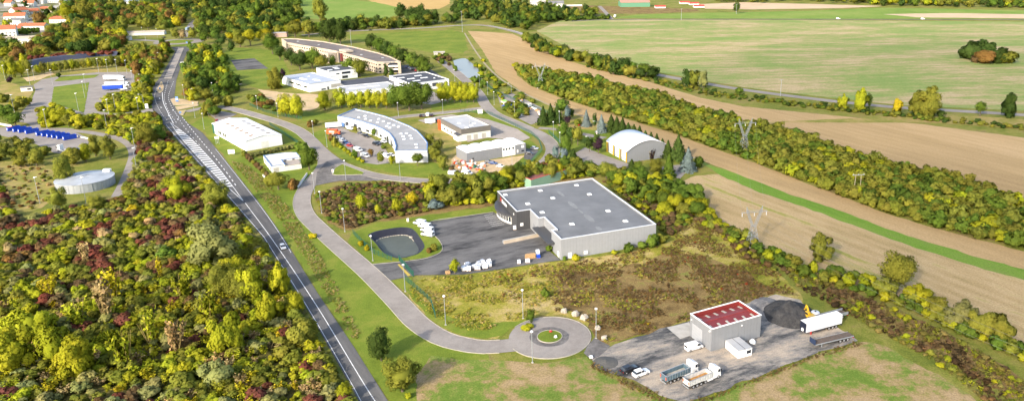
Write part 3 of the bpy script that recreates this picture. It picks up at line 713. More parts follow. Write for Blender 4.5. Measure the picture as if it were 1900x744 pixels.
for i in range(8):
    a, b = fr_[i], fr_[i+1]; d = (b-a).normalized(); n = Vector((d.y, -d.x, 0))
    n = -n if n.dot(Vector((-1, -1, 0))) < 0 else n
    k = int((b-a).length/1.3)
    for j in range(k):
        p = a+d*(.6+j*1.3)
        MB().box(-.06, .06, -.45, .05, 5.6, 6.3).build('eaves_bracket', COPING, t, loc=p).rotation_euler.z = math.atan2(n.x, -n.y)
    for s0, kind in ((.25, 0), (.6, 1)):
        p = a.lerp(b, s0)+n*.05; ez = math.atan2(d.y, d.x)
        mb = MB().box(0, 2.6 if kind else 3.2, -.06, .06, .1 if (i+kind) % 2 else 1.0, 3.6 if (i+kind) % 2 else 2.2)
        mb.build('roller_door' if (i+kind) % 2 else 'window', (GLASS if (i+kind) % 4 == 1 else OFFWHITE) if (i+kind) % 2 else GLASS, t, loc=p).rotation_euler.z = ez
rs = random.Random(3)
for i in range(2, 17):
    s = (i+.5)/17.5*7.9; k = int(s); 
    for w_ in (.35, .62):
        f = fr_[min(k, 7)].lerp(fr_[min(k+1, 8)], s-k); b = bk_[min(k, 7)].lerp(bk_[min(k+1, 8)], s-k)
        p = f.lerp(b, w_+rs.uniform(-.05, .05))
        if rs.random() < .8: skylight(r, p.x, p.y, 5.76, 1.6)
MB().box(18.5, 34.4, -42.9, -42.82, 5.5, 6.15).build('end_fascia', COPING, t)

# white warehouse by the main road
o_, rz, L, W = frame((454.6,262), (522.3,250.4), (414,226.3), 5.6)
t = thing('white_warehouse', 'long white warehouse with two rows of brown rooflights by the main road', 'warehouse', o_, rz)
mb = MB(); hr_ = 7.2
mb.v = [(0,0,0),(L,0,0),(L,0,5.6),(L/2,0,hr_),(0,0,5.6),(0,W,0),(L,W,0),(L,W,5.6),(L/2,W,hr_),(0,W,5.6)]
mb.f = [(0,1,2,3,4),(6,5,9,8,7),(5,0,4,9),(1,6,7,2)]; mb.build('wall', WHITEC, t)
rr = MB()
for x0, x1, z0, z1 in ((-.3, L/2, 5.55, hr_+.03), (L/2, L+.3, hr_+.03, 5.55)):
    rr.hexa([(x0,-.3,z0),(x1,-.3,z1),(x1,W+.3,z1),(x0,W+.3,z0)], [(x0,-.3,z0+.12),(x1,-.3,z1+.12),(x1,W+.3,z1+.12),(x0,W+.3,z0+.12)])
r = rr.build('roof', WHITE, t)
RLB = mat('aged_rooflight', (.30, .22, .15), .5, var=.2)
for i in range(6):
    y = 4+i*7.2
    for x in (L*.27, L*.73):
        z = 5.6+(hr_-5.6)*.54+.14
        mb = MB(); sl = (hr_-5.6)/(L/2)*(1 if x < L/2 else -1)
        mb.hexa([(x-1.1,y,z-1.1*sl),(x+1.1,y,z+1.1*sl),(x+1.1,y+3,z+1.1*sl),(x-1.1,y+3,z-1.1*sl)], [(x-1.1,y,z-1.1*sl+.1),(x+1.1,y,z+1.1*sl+.1),(x+1.1,y+3,z+1.1*sl+.1),(x-1.1,y+3,z-1.1*sl+.1)])
        mb.build('rooflight', RLB, r)
wpanel(t, 'roller_door', OFFWHITE, 'f', L*.42, L*.62, .1, 3.6)
for y in (4, 12, 20, 30, 33, 38, 41): wpanel(t, 'window', GLASS if y > 28 else LBLUE, 'l', y, y+2.2, 1.6 if y > 28 else 2.8, 3.4)
wpanel(t, 'green_corner_panel', GREENF, 'l', W-3, W-.05, .1, 5.5)

# bungalow
o_, rz, L, W = frame((503.5,310.6), (528.9,306.9), (485.6,291.2), 2.9)
t = thing('bungalow', 'low white flat-roofed bungalow with blue roof edge behind hedges', 'bungalow', o_, rz)
shell(t, [(0,0),(L,0),(L,8.5),(L+9,8.5),(L+9,W-3),(L+4,W),(0,W)], 3.4, OFFWHITE, mat('pale_gravel_roof', (.62, .58, .53), .9, var=.15, scale=.5), LBLUE, .3, .25)
tr_ = MB().box(L+.05, L+7.5, 0, 8.4, 0, 2.5).build('terrace_wing', OFFWHITE, t); MB().box(L+.0, L+7.6, -.1, 8.4, 2.5, 2.62).build('terrace_slab', PAVE, tr_)
for x0 in (L+1.2, L+5.0): MB().box(x0, x0+1.1, 8.42, 8.5, 2.7, 3.25).build('window', GLASS, t)
for y0 in (2, 6, 11, 15, 18): wpanel(t, 'window', GLASS, 'l', y0, y0+1.3, 1.0, 2.4)
wpanel(t, 'garage_door', CONC, 'f', .8, 3.2, .1, 2.3)

# white workshop with taupe fascia
o_, rz, L, W = frame((855.9,239.9), (909.5,232.3), (818.2,218.2), 7.0)
t = thing('workshop', 'white workshop with deep taupe fascia and flat grey roof', 'workshop', o_, rz)
r = shell(t, rect(L, W), 6.8, OFFWHITE, ROOFL, BROWNF, .6, .3)
MB().ring(inset(rect(L, W), -.25), inset(rect(L, W), .02), 4.1, 6.78).build('fascia', BROWNF, t)
for x, y in ((5,4),(9,7),(5.5,16),(12.5,11)): skylight(r, x, y, 6.22, 1.8)
MB().lathe([(.25, 0), (.25, 1.5), (.35, 1.5), (.35, 1.8)], 10, c=(11, 13.5, 6.2)).build('chimney', STEEL, r)
MB().box(-2.2, 0, 0, 6.5, 0, 3.6).build('lean_to', OFFWHITE, t); MB().hexa([(-2.4,-.2,3.4),(0,-.2,4.0),(0,6.7,4.0),(-2.4,6.7,3.4)], [(-2.4,-.2,3.55),(0,-.2,4.15),(0,6.7,4.15),(-2.4,6.7,3.55)]).build('lean_to_roof', ROOFD, t)
for y0 in (9, 14, 19, 24): wpanel(t, 'window', GLASS, 'l', y0, y0+1.8, 1.4, 2.6)
wpanel(t, 'red_corner_panel', ORANGE, 'l', W-2.5, W+.3, .1, 6.0, d=.9)
for x0 in (3, 7, 12): wpanel(t, 'roller_door', CONC, 'f', x0, x0+2.6, .1, 3.0)

# grey workshop with vaulted white roof bays
o_, rz, L, W = frame((866.2,284.1), (975.4,266.2), (848.3,272.8), 5.3)
t = thing('vaulted_workshop', 'long grey workshop with white vaulted roof bays beside a cluttered yard', 'workshop', o_, rz)
MB().box(0, L, 0, W, 0, 5.3).build('wall', GREYCL, t)
bays = 5
for i in range(bays):
    x0, x1 = L*i/bays, L*(i+1)/bays; mb = MB(); n = 8
    prof = [(x0-.05*(i == 0), 5.3)]+[(x0+(x1-x0)*j/n, 5.32+.55*math.sin(math.pi*j/n)) for j in range(n, -1, -1)][::-1]+[(x1-.03, 5.3)]
    mb.side(prof[::-1] if False else prof, -.15, W+.15); mb.build('roof_vault', WHITE, t)
for x0 in (20, 21.6, 23.2, 25.4): wpanel(t, 'window', GLASS, 'f', x0, x0+.9, 3.4, 4.4)
for x0 in (20.2, 23.5): wpanel(t, 'glazed_door', WHITE, 'f', x0, x0+2.2, .1, 2.6)
wpanel(t, 'window', WHITE, 'f', 30.6, 32.2, 3.2, 4.6); wpanel(t, 'window', GLASS, 'f', 30.6, 32.2, 1.2, 1.9); wpanel(t, 'window', WHITE, 'f', 28, 28.8, 1.0, 2.6)
wpanel(t, 'door', DSTEEL, 'f', 2.6, 3.6, .1, 2.2); wpanel(t, 'entrance_bay', WHITE, 'f', 19.6, 27, .08, 5.25, d=.03)

# barrel-roofed hangar with yellow posts
o_, rz, L, W = frame((1164.5,281.3), (1238.7,271.6), (1119.4,262.7), 5.8)
t = thing('hangar', 'barrel-roofed grey hangar with yellow posts and three white doors', 'hangar', o_, rz)
n = 20; RISE = 4.3
arcp = [(L*j/n, 5.8+RISE*math.sin(math.pi*j/n)**.82) for j in range(n+1)]
mb = MB(); mb.side([(0, 0), (L, 0)]+arcp[::-1], 0, W); mb.build('wall', GREYCL, t)
rm = MB(); a_ = [(-.7+(L+1.4)*j/n, 5.62+(RISE+.35)*math.sin(math.pi*j/n)**.82) for j in range(n+1)]
k = n+1
for y in (-.6, W+.6):
    rm.v += [(x, y, z) for x, z in a_]; rm.v += [(x, y, z+.22) for x, z in a_]
for j in range(n):
    rm.f += [(k+j, k+j+1, 3*k+j+1, 3*k+j), (j+1, j, 2*k+j, 2*k+j+1), (j, j+1, k+j+1, k+j), (2*k+j+1, 2*k+j, 3*k+j, 3*k+j+1)]
rm.build('roof', mat('white_roof_sheet', (.74, .74, .76), .5, var=.14, scale=.25), t, smooth=True)
for i in range(4):
    y = .1+i*(W-.6)/3; MB().box(-.75, -.3, y, y+.45, 0, 5.6).build('post', YEL, t)
for x in (L-.5, ): MB().box(L+.3, L+.75, 0, .45, 0, 5.6).build('post', YEL, t)
for i in range(3):
    y0 = 1.5+i*(W-.6)/3; d = wpanel(t, 'roller_door', WHITE, 'l', y0, y0+4.6, .1, 5.2)
    for z in (.6, 1.2): MB().box(-.09, -.055, y0, y0+4.6, z, z+.22).build('door_window', GLASS, d)
wpanel(t, 'louvre_panel', LGREYCL, 'f', L-6, L-1.6, 1.2, 3.4)
for i in range(4): MB().box(L-6, L-1.6, -.1, -.055, 1.4+i*.5, 1.5+i*.5).build('louvre', GREYCL, t)

# half-hidden shop with red parapet
P_ = [g(949,317.8,4.5), g(1030,295,4.5), g(1067,309.3,4.5)]
q4 = P_[0]+P_[2]-P_[1]; oc = Vector((P_[1].x, P_[1].y, 0))
pts = [((p-oc).x, (p-oc).y) for p in (P_[0], q4, P_[2], P_[1])]
t = thing('red_edged_shed', 'shed with red parapet and pale green wall half hidden by trees', 'shed', oc)
shell(t, pts, 4.4, mat('pale_green_cladding', (.22, .36, .25), .6, var=.08, stripe=.06), mat('red_brown_roof', (.20, .075, .06), .8, var=.2), REDW, .9, .35)
MB().ring(inset(pts if area2(pts) > 0 else pts[::-1], .36), inset(pts if area2(pts) > 0 else pts[::-1], .42), 3.6, 4.35).build('parapet_lining', REDW, t)

# white and grey business units below the office block
def unit(name, label, B, C, A, h, wall, roof, cope, sky=(), wins=(), dep=.4):
    o_, rz, L, W = frame(B, C, A, h); W = min(W, L*1.9)
    t = thing(name, label, 'building', o_, rz); r = shell(t, rect(L, W), h, wall, roof, cope, dep, .35)
    for x, y, s, sy in sky: skylight(r, L*x, W*y, h-dep+.02, s, sy)
    for fc, a, b, z0, z1, m in wins: wpanel(t, 'window', m, fc, (L if fc in 'fb' else W)*a, (L if fc in 'fb' else W)*b, z0, z1)
    return t, L, W
unit('business_unit', 'pale blue-grey roofed white business unit left of the dark-roofed one', (573.6,156.9), (632,148.8), (537.3,132.7), 5.9, WHITEC, ROOFB, STEEL,
     ((.3,.55,2.5,9),(.5,.3,2.5,9),(.62,.7,1.4,1.4)), (('l',.55,.72,2.6,3.8,GLASS),('l',.3,.48,2.6,3.8,GLASS),('l',.08,.2,2.6,3.8,GLASS),('f',.55,.6,.1,2.3,DSTEEL),('f',.36,.5,.5,1.4,GLASS),('f',.68,.97,1.2,3.6,CONC)))
unit('business_unit', 'white business unit with dark flat roof behind the pale roofed one', (609.9,133.7), (662.3,127.6), (600.8,124.6), 7.2, WHITEC, ROOFD, STEEL,
     ((.2,.35,4,1.8),(.55,.7,4,1.8),(.5,.45,4,1.8)), (('f',.45,.75,4.2,5.8,GLASS),('f',.45,.65,.8,2.8,GLASS),('f',.25,.36,4.4,5.2,GLASS),('f',.8,.92,2.5,4,OFFWHITE)))
unit('business_unit', 'low pale grey roofed unit behind the yellow-green tree row', (640,171), (737,161.5), (622,161), 3.9, WHITEC, ROOFL, STEEL, ((.3,.5,12,1.2),(.6,.55,12,1.2)), ())
unit('open_canopy_building', 'dark low flat roof between the white business units', (645,161), (737,150), (634,150), 3.4, GREYCL, ROOFD, DSTEEL, (), ())
unit('business_unit', 'white business unit with dark roof and four skylight strips beside pond road', (762.3,155.8), (832.9,147.3), (734.1,139.8), 6.0, WHITEC, ROOFD, COPING,
     ((.3,.25,6,1.6),(.3,.5,6,1.6),(.62,.45,6,1.6),(.62,.72,6,1.6),(.15,.7,6,1.6),(.8,.3,1.2,1.2)), (('f',.1,.45,3.2,4.4,GLASS),('f',.2,.5,.5,2.2,GLASS),('f',.55,.7,2.0,4.6,ROOFD),('l',.15,.55,2.6,3.8,GLASS)))

# curved concrete office block
ob = [(532,79),(558,84),(585,88.3),(629,96.4),(653,102.8),(676,109),(699.6,115.5),(742,114.5),(725,106),(701.6,98.4),(655,87.3),(599,77.2),(550,72.2),(522,72)]
w9 = [g(x, y, 9.4) for x, y in ob]; oc = sum(w9, Vector())/len(w9); oc.z = 0
pts = [((p-oc).x, (p-oc).y) for p in w9]
t = thing('office_block', 'long curved beige concrete office block with rows of small windows', 'office', oc)
r = shell(t, pts, 9.4, CONCB, mat('weathered_brown_roof', (.15, .125, .11), .9, var=.3, scale=.08), CONCB, .6, .5)
for i in range(7):
    a, b = Vector((*pts[i], 0)), Vector((*pts[i+1], 0)); d = (b-a).normalized(); k = max(2, int((b-a).length/3.6))
    for j in range(k):
        p = a+(b-a)*((j+.3)/k)
        for z0 in (6.4, 3.4, .6):
            if i < 3 and z0 < 6: continue
            if z0 == 6.4: inst('window', MC.setdefault('_win_me', MB().box(0, 1.7, -.06, .1, 0, 1.15).mesh('window', GLASS)), t, p+Vector((0, 0, z0)), math.atan2(d.y, d.x))
            else: inst('window', MC['_win_me'], t, p+Vector((0, 0, z0)), math.atan2(d.y, d.x), (1.0, 1, 1.1))
pa = Vector((*pts[3], 0)); d = (Vector((*pts[4], 0))-pa).normalized(); ez = math.atan2(d.y, d.x)
MB().box(-14, -3, -9, .5, 0, 8.2).build('entrance_wing', CONCB, t, loc=pa).rotation_euler.z = ez
o = MB().lathe([(1.9, 0), (1.9, .12)], 20, 'y', (-10.5, -9.1, 4.8)).build('round_window', GLASS, t, loc=pa); o.rotation_euler.z = ez
MB().box(-6, -4.6, -9.08, -9, 1, 5).build('tall_window', GLASS, t, loc=pa).rotation_euler.z = ez
MB().box(-2.8, 4.5, -1.2, .3, 0, 8.4).build('glazed_stair', GLASS, t, loc=pa).rotation_euler.z = ez
MB().box(.6, 1.6, -2.2, .2, 0, 9.9).build('stair_pier', CONCB, t, loc=pa).rotation_euler.z = ez
MB().box(4.6, 7.5, -1.4, .3, 2, 8.6).build('red_glazing', mat('dark_red_glazing', (.16, .03, .03), .3), t, loc=pa).rotation_euler.z = ez
MB().box(-4, 10, 2, 9, 9.4, 10.9).build('roof_plant_room', CONCB, t, loc=pa).rotation_euler.z = ez
pe = Vector((*pts[6], 0)); de = Vector((*pts[7], 0))-pe; ez = math.atan2(de.y, de.x)
MB().box(de.length-1.5, de.length+.8, -4, .4, 0, 9.6).build('end_tower', CONCB, t, loc=pe).rotation_euler.z = ez
for z in (3.0, 5.6): MB().box(9, de.length-1.5, -3.2, .2, z, z+.9).build('balcony', OFFWHITE, t, loc=pe).rotation_euler.z = ez
for z in (.4, 6.6): MB().box(9.5, de.length-2, -.12, .1, z, z+1.7).build('wide_window', GLASS, t, loc=pe).rotation_euler.z = ez
for i in range(16):
    s = rs.uniform(.3, 11); k = int(s); a = Vector((*pts[min(k, 6)], 0)); b = Vector((*pts[max(7, 13-min(k, 6))], 0)); p = a.lerp(b, rs.uniform(.3, .7))
    MB().box(p.x-1, p.x+1, p.y-.7, p.y+.7, 8.8, 9.3).build('roof_vent', STEEL, r)

# storage tank
tc_ = g(160, 345); tr_ = 11.6
t = thing('storage_tank', 'round grey steel storage tank in the scrub', 'tank', (tc_.x, tc_.y, 0))
MB().lathe([(tr_, 0), (tr_, 3.8)], 48).build('shell', mat('dull_zinc', (.36, .38, .40), .45, .25, .15, stripe=.1, sscale=.4), t)
MB().lathe([(tr_+.15, 3.8), (tr_+.15, 3.95), (tr_*.6, 4.5), (.4, 4.9), (.1, 4.92)], 48).build('roof', mat('zinc_roof', (.40, .42, .44), .5, .2, .2, scale=.2), t)
for i in range(24):
    a = 2*math.pi*i/24; MB().tube((math.cos(a)*(tr_+.1), math.sin(a)*(tr_+.1), 3.97), (.5*math.cos(a), .5*math.sin(a), 4.95), .05, n=4).build('roof_rib', STEEL, t)
MB().box(3.2, 6.2, 8.4, 10.2, 4.2, 5.2).build('access_platform', WHITE, t)
for i in range(16):
    a = 2*math.pi*i/16; MB().tube((math.cos(a)*(tr_+.05), math.sin(a)*(tr_+.05), 0), (math.cos(a)*(tr_+.05), math.sin(a)*(tr_+.05), 3.8), .07, n=4).build('shell_rib', STEEL, t)

# long dark membrane-covered bank by the truck park
b0 = smooth_line(G([(50,124),(75,117),(110,112),(150,108),(185,104),(220,103)]), 4)
t = thing('membrane_bank', 'long dark membrane-covered bank behind the truck park trees', 'bank', b0[0])
A_, B_, C_ = offs(b0, -5), offs(b0, 0), offs(b0, 5); mb = MB(); k = len(b0)
for l_, z in ((A_, 0), (B_, 3.2), (C_, 3.4), (offs(b0, 6.5), 0)): mb.v += [(p.x-b0[0].x, p.y-b0[0].y, z) for p in l_]
for r_ in range(3):
    for i in range(k-1): mb.f.append((r_*k+i, r_*k+i+1, (r_+1)*k+i+1, (r_+1)*k+i))
mb.build('membrane', mat('slate_blue_membrane', (.045, .048, .07), .55, var=.2, scale=.15), t)

# houses, barns and far buildings: gabled body + roof + windows
def house(label, px, py, L, W, h, rise, ang, wall, roof, name='house', cat='house', wins=True, loc=None):
    p = loc or g(px, py); t = thing(name, label, cat, p, R(ang))
    mb = MB(); mb.v = [(0,0,0),(L,0,0),(L,W,0),(0,W,0),(0,0,h),(L,0,h),(L,W,h),(0,W,h),(0,W/2,h+rise),(L,W/2,h+rise)]
    mb.f = [(0,1,5,4),(2,3,7,6),(1,2,6,9,5),(3,0,4,8,7)]; mb.build('wall', wall, t)
    e = .4; k = rise/(W/2)*e; rr = MB()
    rr.hexa([(-e,-e,h-k),(L+e,-e,h-k),(L+e,W/2,h+rise),(-e,W/2,h+rise)], [(-e,-e,h-k+.2),(L+e,-e,h-k+.2),(L+e,W/2,h+rise+.2),(-e,W/2,h+rise+.2)])
    rr.hexa([(-e,W/2,h+rise),(L+e,W/2,h+rise),(L+e,W+e,h-k),(-e,W+e,h-k)], [(-e,W/2,h+rise+.2),(L+e,W/2,h+rise+.2),(L+e,W+e,h-k+.2),(-e,W+e,h-k+.2)])
    r = rr.build('roof', roof, t)
    if wins:
        MB().box(L*.2, L*.2+.7, W*.5, W*.5+.7, h+rise*.6, h+rise+1.1).build('chimney', REDT, r)
        for z in ([1.0, 3.7] if h > 5 else [1.0]):
            for i in range(max(2, int(L/3))): inst('window', WINM, t, (L*(i+.35)/max(2, int(L/3)), 0, z))
            inst('window', WINM, t, (0, W*.6, z), -R(90))
        MB().box(L*.5, L*.5+1, -.05, .05, 0, 2.1).build('door', DSTEEL, t)
    return t
WINM = MB().box(0, 1.1, -.05, .05, 0, 1.4).mesh('window', GLASS)
hs = [('white house with orange tiled roof at left edge of the town',2,70,11,9,7,3,28,OFFWHITE,REDT),
      ('small white house with orange roof right of the left-edge house',17,62,9,8,4,2.2,25,OFFWHITE,REDT),
      ('wide white house with orange roof behind the left-edge house',8,42,18,10,6,3,20,OFFWHITE,REDT),
      ('long orange tiled roof just above the clipped hedge',34,56,22,9,3.5,2.2,8,OFFWHITE,REDT),
      ('white house with red-brown roof beside the parked cars',30,31,14,10,6,3,70,OFFWHITE,REDT),
      ('cream house with faded red roof right of the rust-coloured tree',92,44,22,12,4,2.5,8,OFFWHITE,REDT),
      ('cream house with peach roof at the top edge of the town',88,6,24,14,6,3.5,15,OFFWHITE,REDT),
      ('small white house with pale roof left of the white depot',184,17,14,9,4,2.5,15,WHITE,CONC),
      ('house with dark orange roof behind the roundabout trees',122,44,12,8,5,2.5,30,OFFWHITE,REDT),
      ('dull grey house at the top edge among village roofs',110,12,16,12,5,2.5,10,CONC,ROOFG),
      ('pale farmhouse with grey roof at the top left of the far yard',984,14,18,9,5,3,4,OFFWHITE,CONC),
      ('pale farmhouse with dark roof at the right of the far yard',1018,15,18,9,5,3,4,OFFWHITE,ROOFG)]
for lab_, px_, py_, L_, W_, h_, r_, an_, wm_, rm_ in hs: house(lab_, px_, py_, L_*1.3, W_*1.3, h_*1.25, r_*1.25, an_, wm_, rm_)
hr2 = random.Random(31); extra = [(24,20),(44,14),(62,8),(76,24),(96,24),(70,2),(30,4),(8,12),(50,28),(112,30),(20,48),(128,30)]
for i_, (px_, py_) in enumerate(sorted(extra)):
    house(f'town house in the far village, {["leftmost", "second", "third", "fourth", "fifth", "sixth", "seventh", "eighth", "ninth", "tenth", "eleventh", "twelfth"][i_]} of the small background houses', px_, py_, hr2.uniform(11, 17), hr2.uniform(9, 12), hr2.uniform(4, 6.5), hr2.uniform(2.5, 4), hr2.uniform(-15, 60), hr2.choice([OFFWHITE, OFFWHITE, WHITE, CONCB]), hr2.choice([REDT, REDT, CONC, ROOFG]))
house('long low white industrial building with grey-brown roof behind the purple tree', -5, 84, 40, 16, 6, 1.5, 12, OFFWHITE, CONCB, 'industrial_building', 'building', False)
house('white depot building at the top edge behind the town trees', 206, 14, 34, 22, 8, 2.0, 8, WHITE, ROOFB, 'depot', 'building', False)
house('long low pale building behind the roundabout hedge', 232, 67, 40, 9, 3.2, 1.2, 14, OFFWHITE, CONCB, 'low_building', 'building', False)
house('pale gate lodge left of the roundabout', 231, 76, 6, 5, 3.6, .6, 12, OFFWHITE, CONC, 'lodge', 'building', False)
house('green metal barn with pink roof by the far lane', 1152, 14, 46, 24, 7, 3.2, 8, mat('green_barn_cladding', (.10, .24, .15), .6, var=.08, stripe=.06), mat('faded_pink_roof', (.50, .22, .16), .8, var=.2), 'barn', 'barn', False)
for px, py, L_, lab in ((1216,16,16,'red roofed field shed nearest the green barn'),(1262,8,16,'red roofed field shed furthest from the camera beyond the lane'),(1280,10,15,'red roofed field shed in the middle of the far trio'),(1288,15,16,'red roofed field shed nearest the lane in the far trio')):
    house(lab, px, py, L_, 9, 2.2, 1.8, 5, OFFWHITE, mat('bright_red_shed_roof', (.40, .06, .04), .7, var=.15), 'field_shed', 'shed', False)
house('small concrete pump hut between the meadow and the pond', 805, 103, 10, 5, 2.6, .4, 10, CONC, CONC, 'pump_hut', 'hut', False)
house('pink low annex at left end of the curved office block', 504, 70, 16, 9, 4.5, .5, 10, mat('pink_render', (.45, .30, .25), .8), CONC, 'annex', 'building', False)
# kiosk of the truck park
t = thing('kiosk', 'white flat-roofed kiosk at the truck park gate', 'kiosk', g(39, 171), R(28))
MB().box(0, 7, 0, 4, 0, 3).build('wall', OFFWHITE, t); MB().box(-.3, 7.3, -.3, 4.3, 3, 3.3).build('roof', BROWNF, t); wpanel(t, 'window', GLASS, 'f', 4, 6.3, 1, 2.2); wpanel(t, 'window', GLASS, 'r', .8, 3.2, 1, 2.4, L=7)
# ------------------------------------------------------------------ vegetation
COLS = {'dark green': (.060, .098, .022), 'mid green': (.118, .175, .026), 'olive green': (.215, .22, .034), 'yellow-green': (.345, .35, .024),
        'golden yellow': (.46, .37, .022), 'grey-green': (.26, .26, .085), 'rusty brown': (.22, .135, .04), 'burgundy': (.19, .068, .045),
        'blue-grey': (.19, .24, .23), 'purple': (.045, .026, .036), 'tan': (.42, .30, .13), 'bright green': (.14, .24, .025), 'brown': (.17, .11, .05)}
def unit_rows(a): return a/np.maximum(1e-9, np.linalg.norm(a, axis=1, keepdims=True))
def leaves(rs, C, N, size, spread=.38, aspect=.62):
    n = len(C); ln = unit_rows(N+rs.normal(size=(n, 3))*spread)
    t = unit_rows(np.cross(ln, rs.normal(size=(n, 3)))); b = np.cross(ln, t); s = (size*rs.uniform(.65, 1.35, n))[:, None]
    V = np.stack([C+t*s, C+b*s*aspect, C-t*s, C-b*s*aspect], 1)
    return V
ICO = None
def core(rs, cen, rad, n=10, m=6, amp=.18):
    vs = []; fs = []
    for a in range(m+1):
        ph = math.pi*a/m
        for i in range(n):
            t = 2*math.pi*i/n; k = 1+rs.uniform(-amp, amp)
            vs.append((cen[0]+rad[0]*k*math.cos(t)*math.sin(ph), cen[1]+rad[1]*k*math.sin(t)*math.sin(ph), cen[2]+rad[2]*k*math.cos(ph)))
    for a in range(m):
        for i in range(n):
            j = (i+1) % n; fs.append((a*n+i, (a+1)*n+i, (a+1)*n+j, a*n+j))
    return np.array(vs), np.array(fs)
def crown(seed, n, kind):
    """unit crown: about 1 wide and 1 high; returns verts, quads, normals, leaf value"""
    rs = np.random.default_rng(seed)
    if kind in ('round', 'tall', 'shrub', 'wild', 'oval'):
        cz, rx, rz, z0 = {'round': (.60, .40, .37, .2), 'tall': (.56, .38, .42, .1), 'shrub': (.42, .40, .44, .0), 'wild': (.46, .38, .44, .02), 'oval': (.51, .42, .45, .05)}[kind]
        K = {'round': 34, 'tall': 34, 'shrub': 16, 'wild': 22, 'oval': 40}[kind]
        d = unit_rows(rs.normal(size=(K, 3))); rr = rs.uniform(.45, .88, K)
        if kind == 'wild': rr = rs.uniform(.45, 1.12, K)
        cc = d*rr[:, None]*np.array([rx, rx, rz])+np.array([0, 0, cz])
        cr = rs.uniform(.10, .19, K) if kind != 'shrub' else rs.uniform(.13, .23, K)
        if kind == 'oval': cr = rs.uniform(.09, .15, K)
        w_ = cr**2; w_ /= w_.sum(); idx = rs.choice(K, n, p=w_)
        dd = unit_rows(rs.normal(size=(n, 3))+np.array([0, 0, .35]))
        C = cc[idx]+dd*(cr[idx]*rs.uniform(.6, 1.12, n))[:, None]
        out = unit_rows((C-np.array([0, 0, cz]))/np.array([rx, rx, rz]))
        N = unit_rows(dd*.55+out*.6+np.array([0, 0, .15]))
        keep = C[:, 2] > z0*.6+.01; C, N, idx = C[keep], N[keep], idx[keep]
        kv = rs.uniform(.2, .8, K)
        lv = np.clip(kv[idx]*.6+rs.uniform(0, .5, len(C))*.8, 0, 1)
        ls = {'round': .042, 'tall': .042, 'shrub': .075, 'wild': .06, 'oval': .036}[kind]*(1400/max(n, 300))**.35
        c_, f_ = core(rs, (0, 0, cz-.02), (rx*.56, rx*.56, rz*.58))
    elif kind in ('conifer', 'spire'):
        rw = .5 if kind == 'conifer' else .48
        z = rs.uniform(0, 1, n)**1.35*.97+.02; a = rs.uniform(0, 2*math.pi, n)
        tier = np.floor(z*11)/11; fr = (z-tier)*11
        rad = rw*(1-z*.98)*(.72+.42*(1-fr))*rs.uniform(.7, 1.08, n)*(1+.16*np.sin(a*5+tier*40))
        C = np.stack([rad*np.cos(a), rad*np.sin(a), z+rs.uniform(-.02, .02, n)], 1)
        N = unit_rows(np.stack([np.cos(a), np.sin(a), np.full(n, .45)], 1)+rs.normal(size=(n, 3))*.25)
        lv = np.clip(.25+.5*(1-fr)*0+rs.uniform(0, .7, n), 0, 1); ls = .05*(1400/max(n, 300))**.3
        c_, f_ = core(rs, (0, 0, .40), (rw*.32, rw*.32, .34))
        c_[:, 0] *= np.clip(1.25-c_[:, 2], .15, 1); c_[:, 1] *= np.clip(1.25-c_[:, 2], .15, 1)
    elif kind in ('sapling', 'tuft'):
        K = 9; a = rs.uniform(0, 6.28, K); tip = np.stack([np.cos(a)*rs.uniform(.1, .42, K), np.sin(a)*rs.uniform(.1, .42, K), rs.uniform(.65, 1.0, K)], 1)
        idx = rs.integers(0, K, n); s = rs.uniform(.25 if kind == 'sapling' else .05, 1.0, n)**.8
        C = tip[idx]*s[:, None]+rs.normal(size=(n, 3))*np.array([.055, .055, .05]); C[:, 2] = np.maximum(C[:, 2], .02)
        N = unit_rows(rs.normal(size=(n, 3))*.5+np.array([0, 0, .5])+C*np.array([1.2, 1.2, 0])); lv = rs.uniform(0, 1, n); ls = .05*(500/max(n, 60))**.3
        c_, f_ = np.zeros((0, 3)), np.zeros((0, 4), int)
    V = leaves(rs, C, N, ls).reshape(-1, 3); q = np.arange(len(V)).reshape(-1, 4)
    Nn = np.repeat(N, 4, 0); lvv = np.repeat(lv, 4)
    if len(c_):
        out = unit_rows(c_-c_.mean(0)); q = np.vstack([q, f_+len(V)]); V = np.vstack([V, c_]); Nn = np.vstack([Nn, out]); lvv = np.concatenate([lvv, np.full(len(c_), .4)])
    return V, q, Nn, lvv
def quads_mesh(name, V, q, Nn, lv, m, tint=None):
    me = bpy.data.meshes.new(name); nv, nf = len(V), len(q)
    me.vertices.add(nv); me.vertices.foreach_set('co', V.astype(np.float32).ravel())
    me.loops.add(nf*4); me.loops.foreach_set('vertex_index', q.astype(np.int32).ravel())
    me.polygons.add(nf); me.polygons.foreach_set('loop_start', np.arange(0, nf*4, 4, dtype=np.int32))
    me.update(calc_edges=True)
    a = me.attributes.new('nrm', 'FLOAT_VECTOR', 'POINT'); a.data.foreach_set('vector', Nn.astype(np.float32).ravel())
    a = me.attributes.new('lv', 'FLOAT', 'POINT'); a.data.foreach_set('value', lv.astype(np.float32))
    if tint is not None:
        a = me.attributes.new('tint', 'FLOAT_VECTOR', 'POINT'); a.data.foreach_set('vector', tint.astype(np.float32).ravel())
    me.materials.append(m); return me
KINDN = {'round': 1500, 'tall': 1400, 'oval': 2000, 'shrub': 750, 'wild': 900, 'conifer': 1300, 'spire': 900, 'sapling': 420}
KW = {'round': 'round-crowned tree', 'tall': 'tall tree', 'oval': 'dense oval tree', 'shrub': 'bush', 'wild': 'ragged tree', 'conifer': 'conifer', 'spire': 'slender conifer', 'sapling': 'thin sapling clump'}
LIB = {k: [quads_mesh('crown', *crown(100*i+j, n, k), LEAF) for j in range(3 if k in ('spire', 'oval') else 5)] for i, (k, n) in enumerate(KINDN.items())}
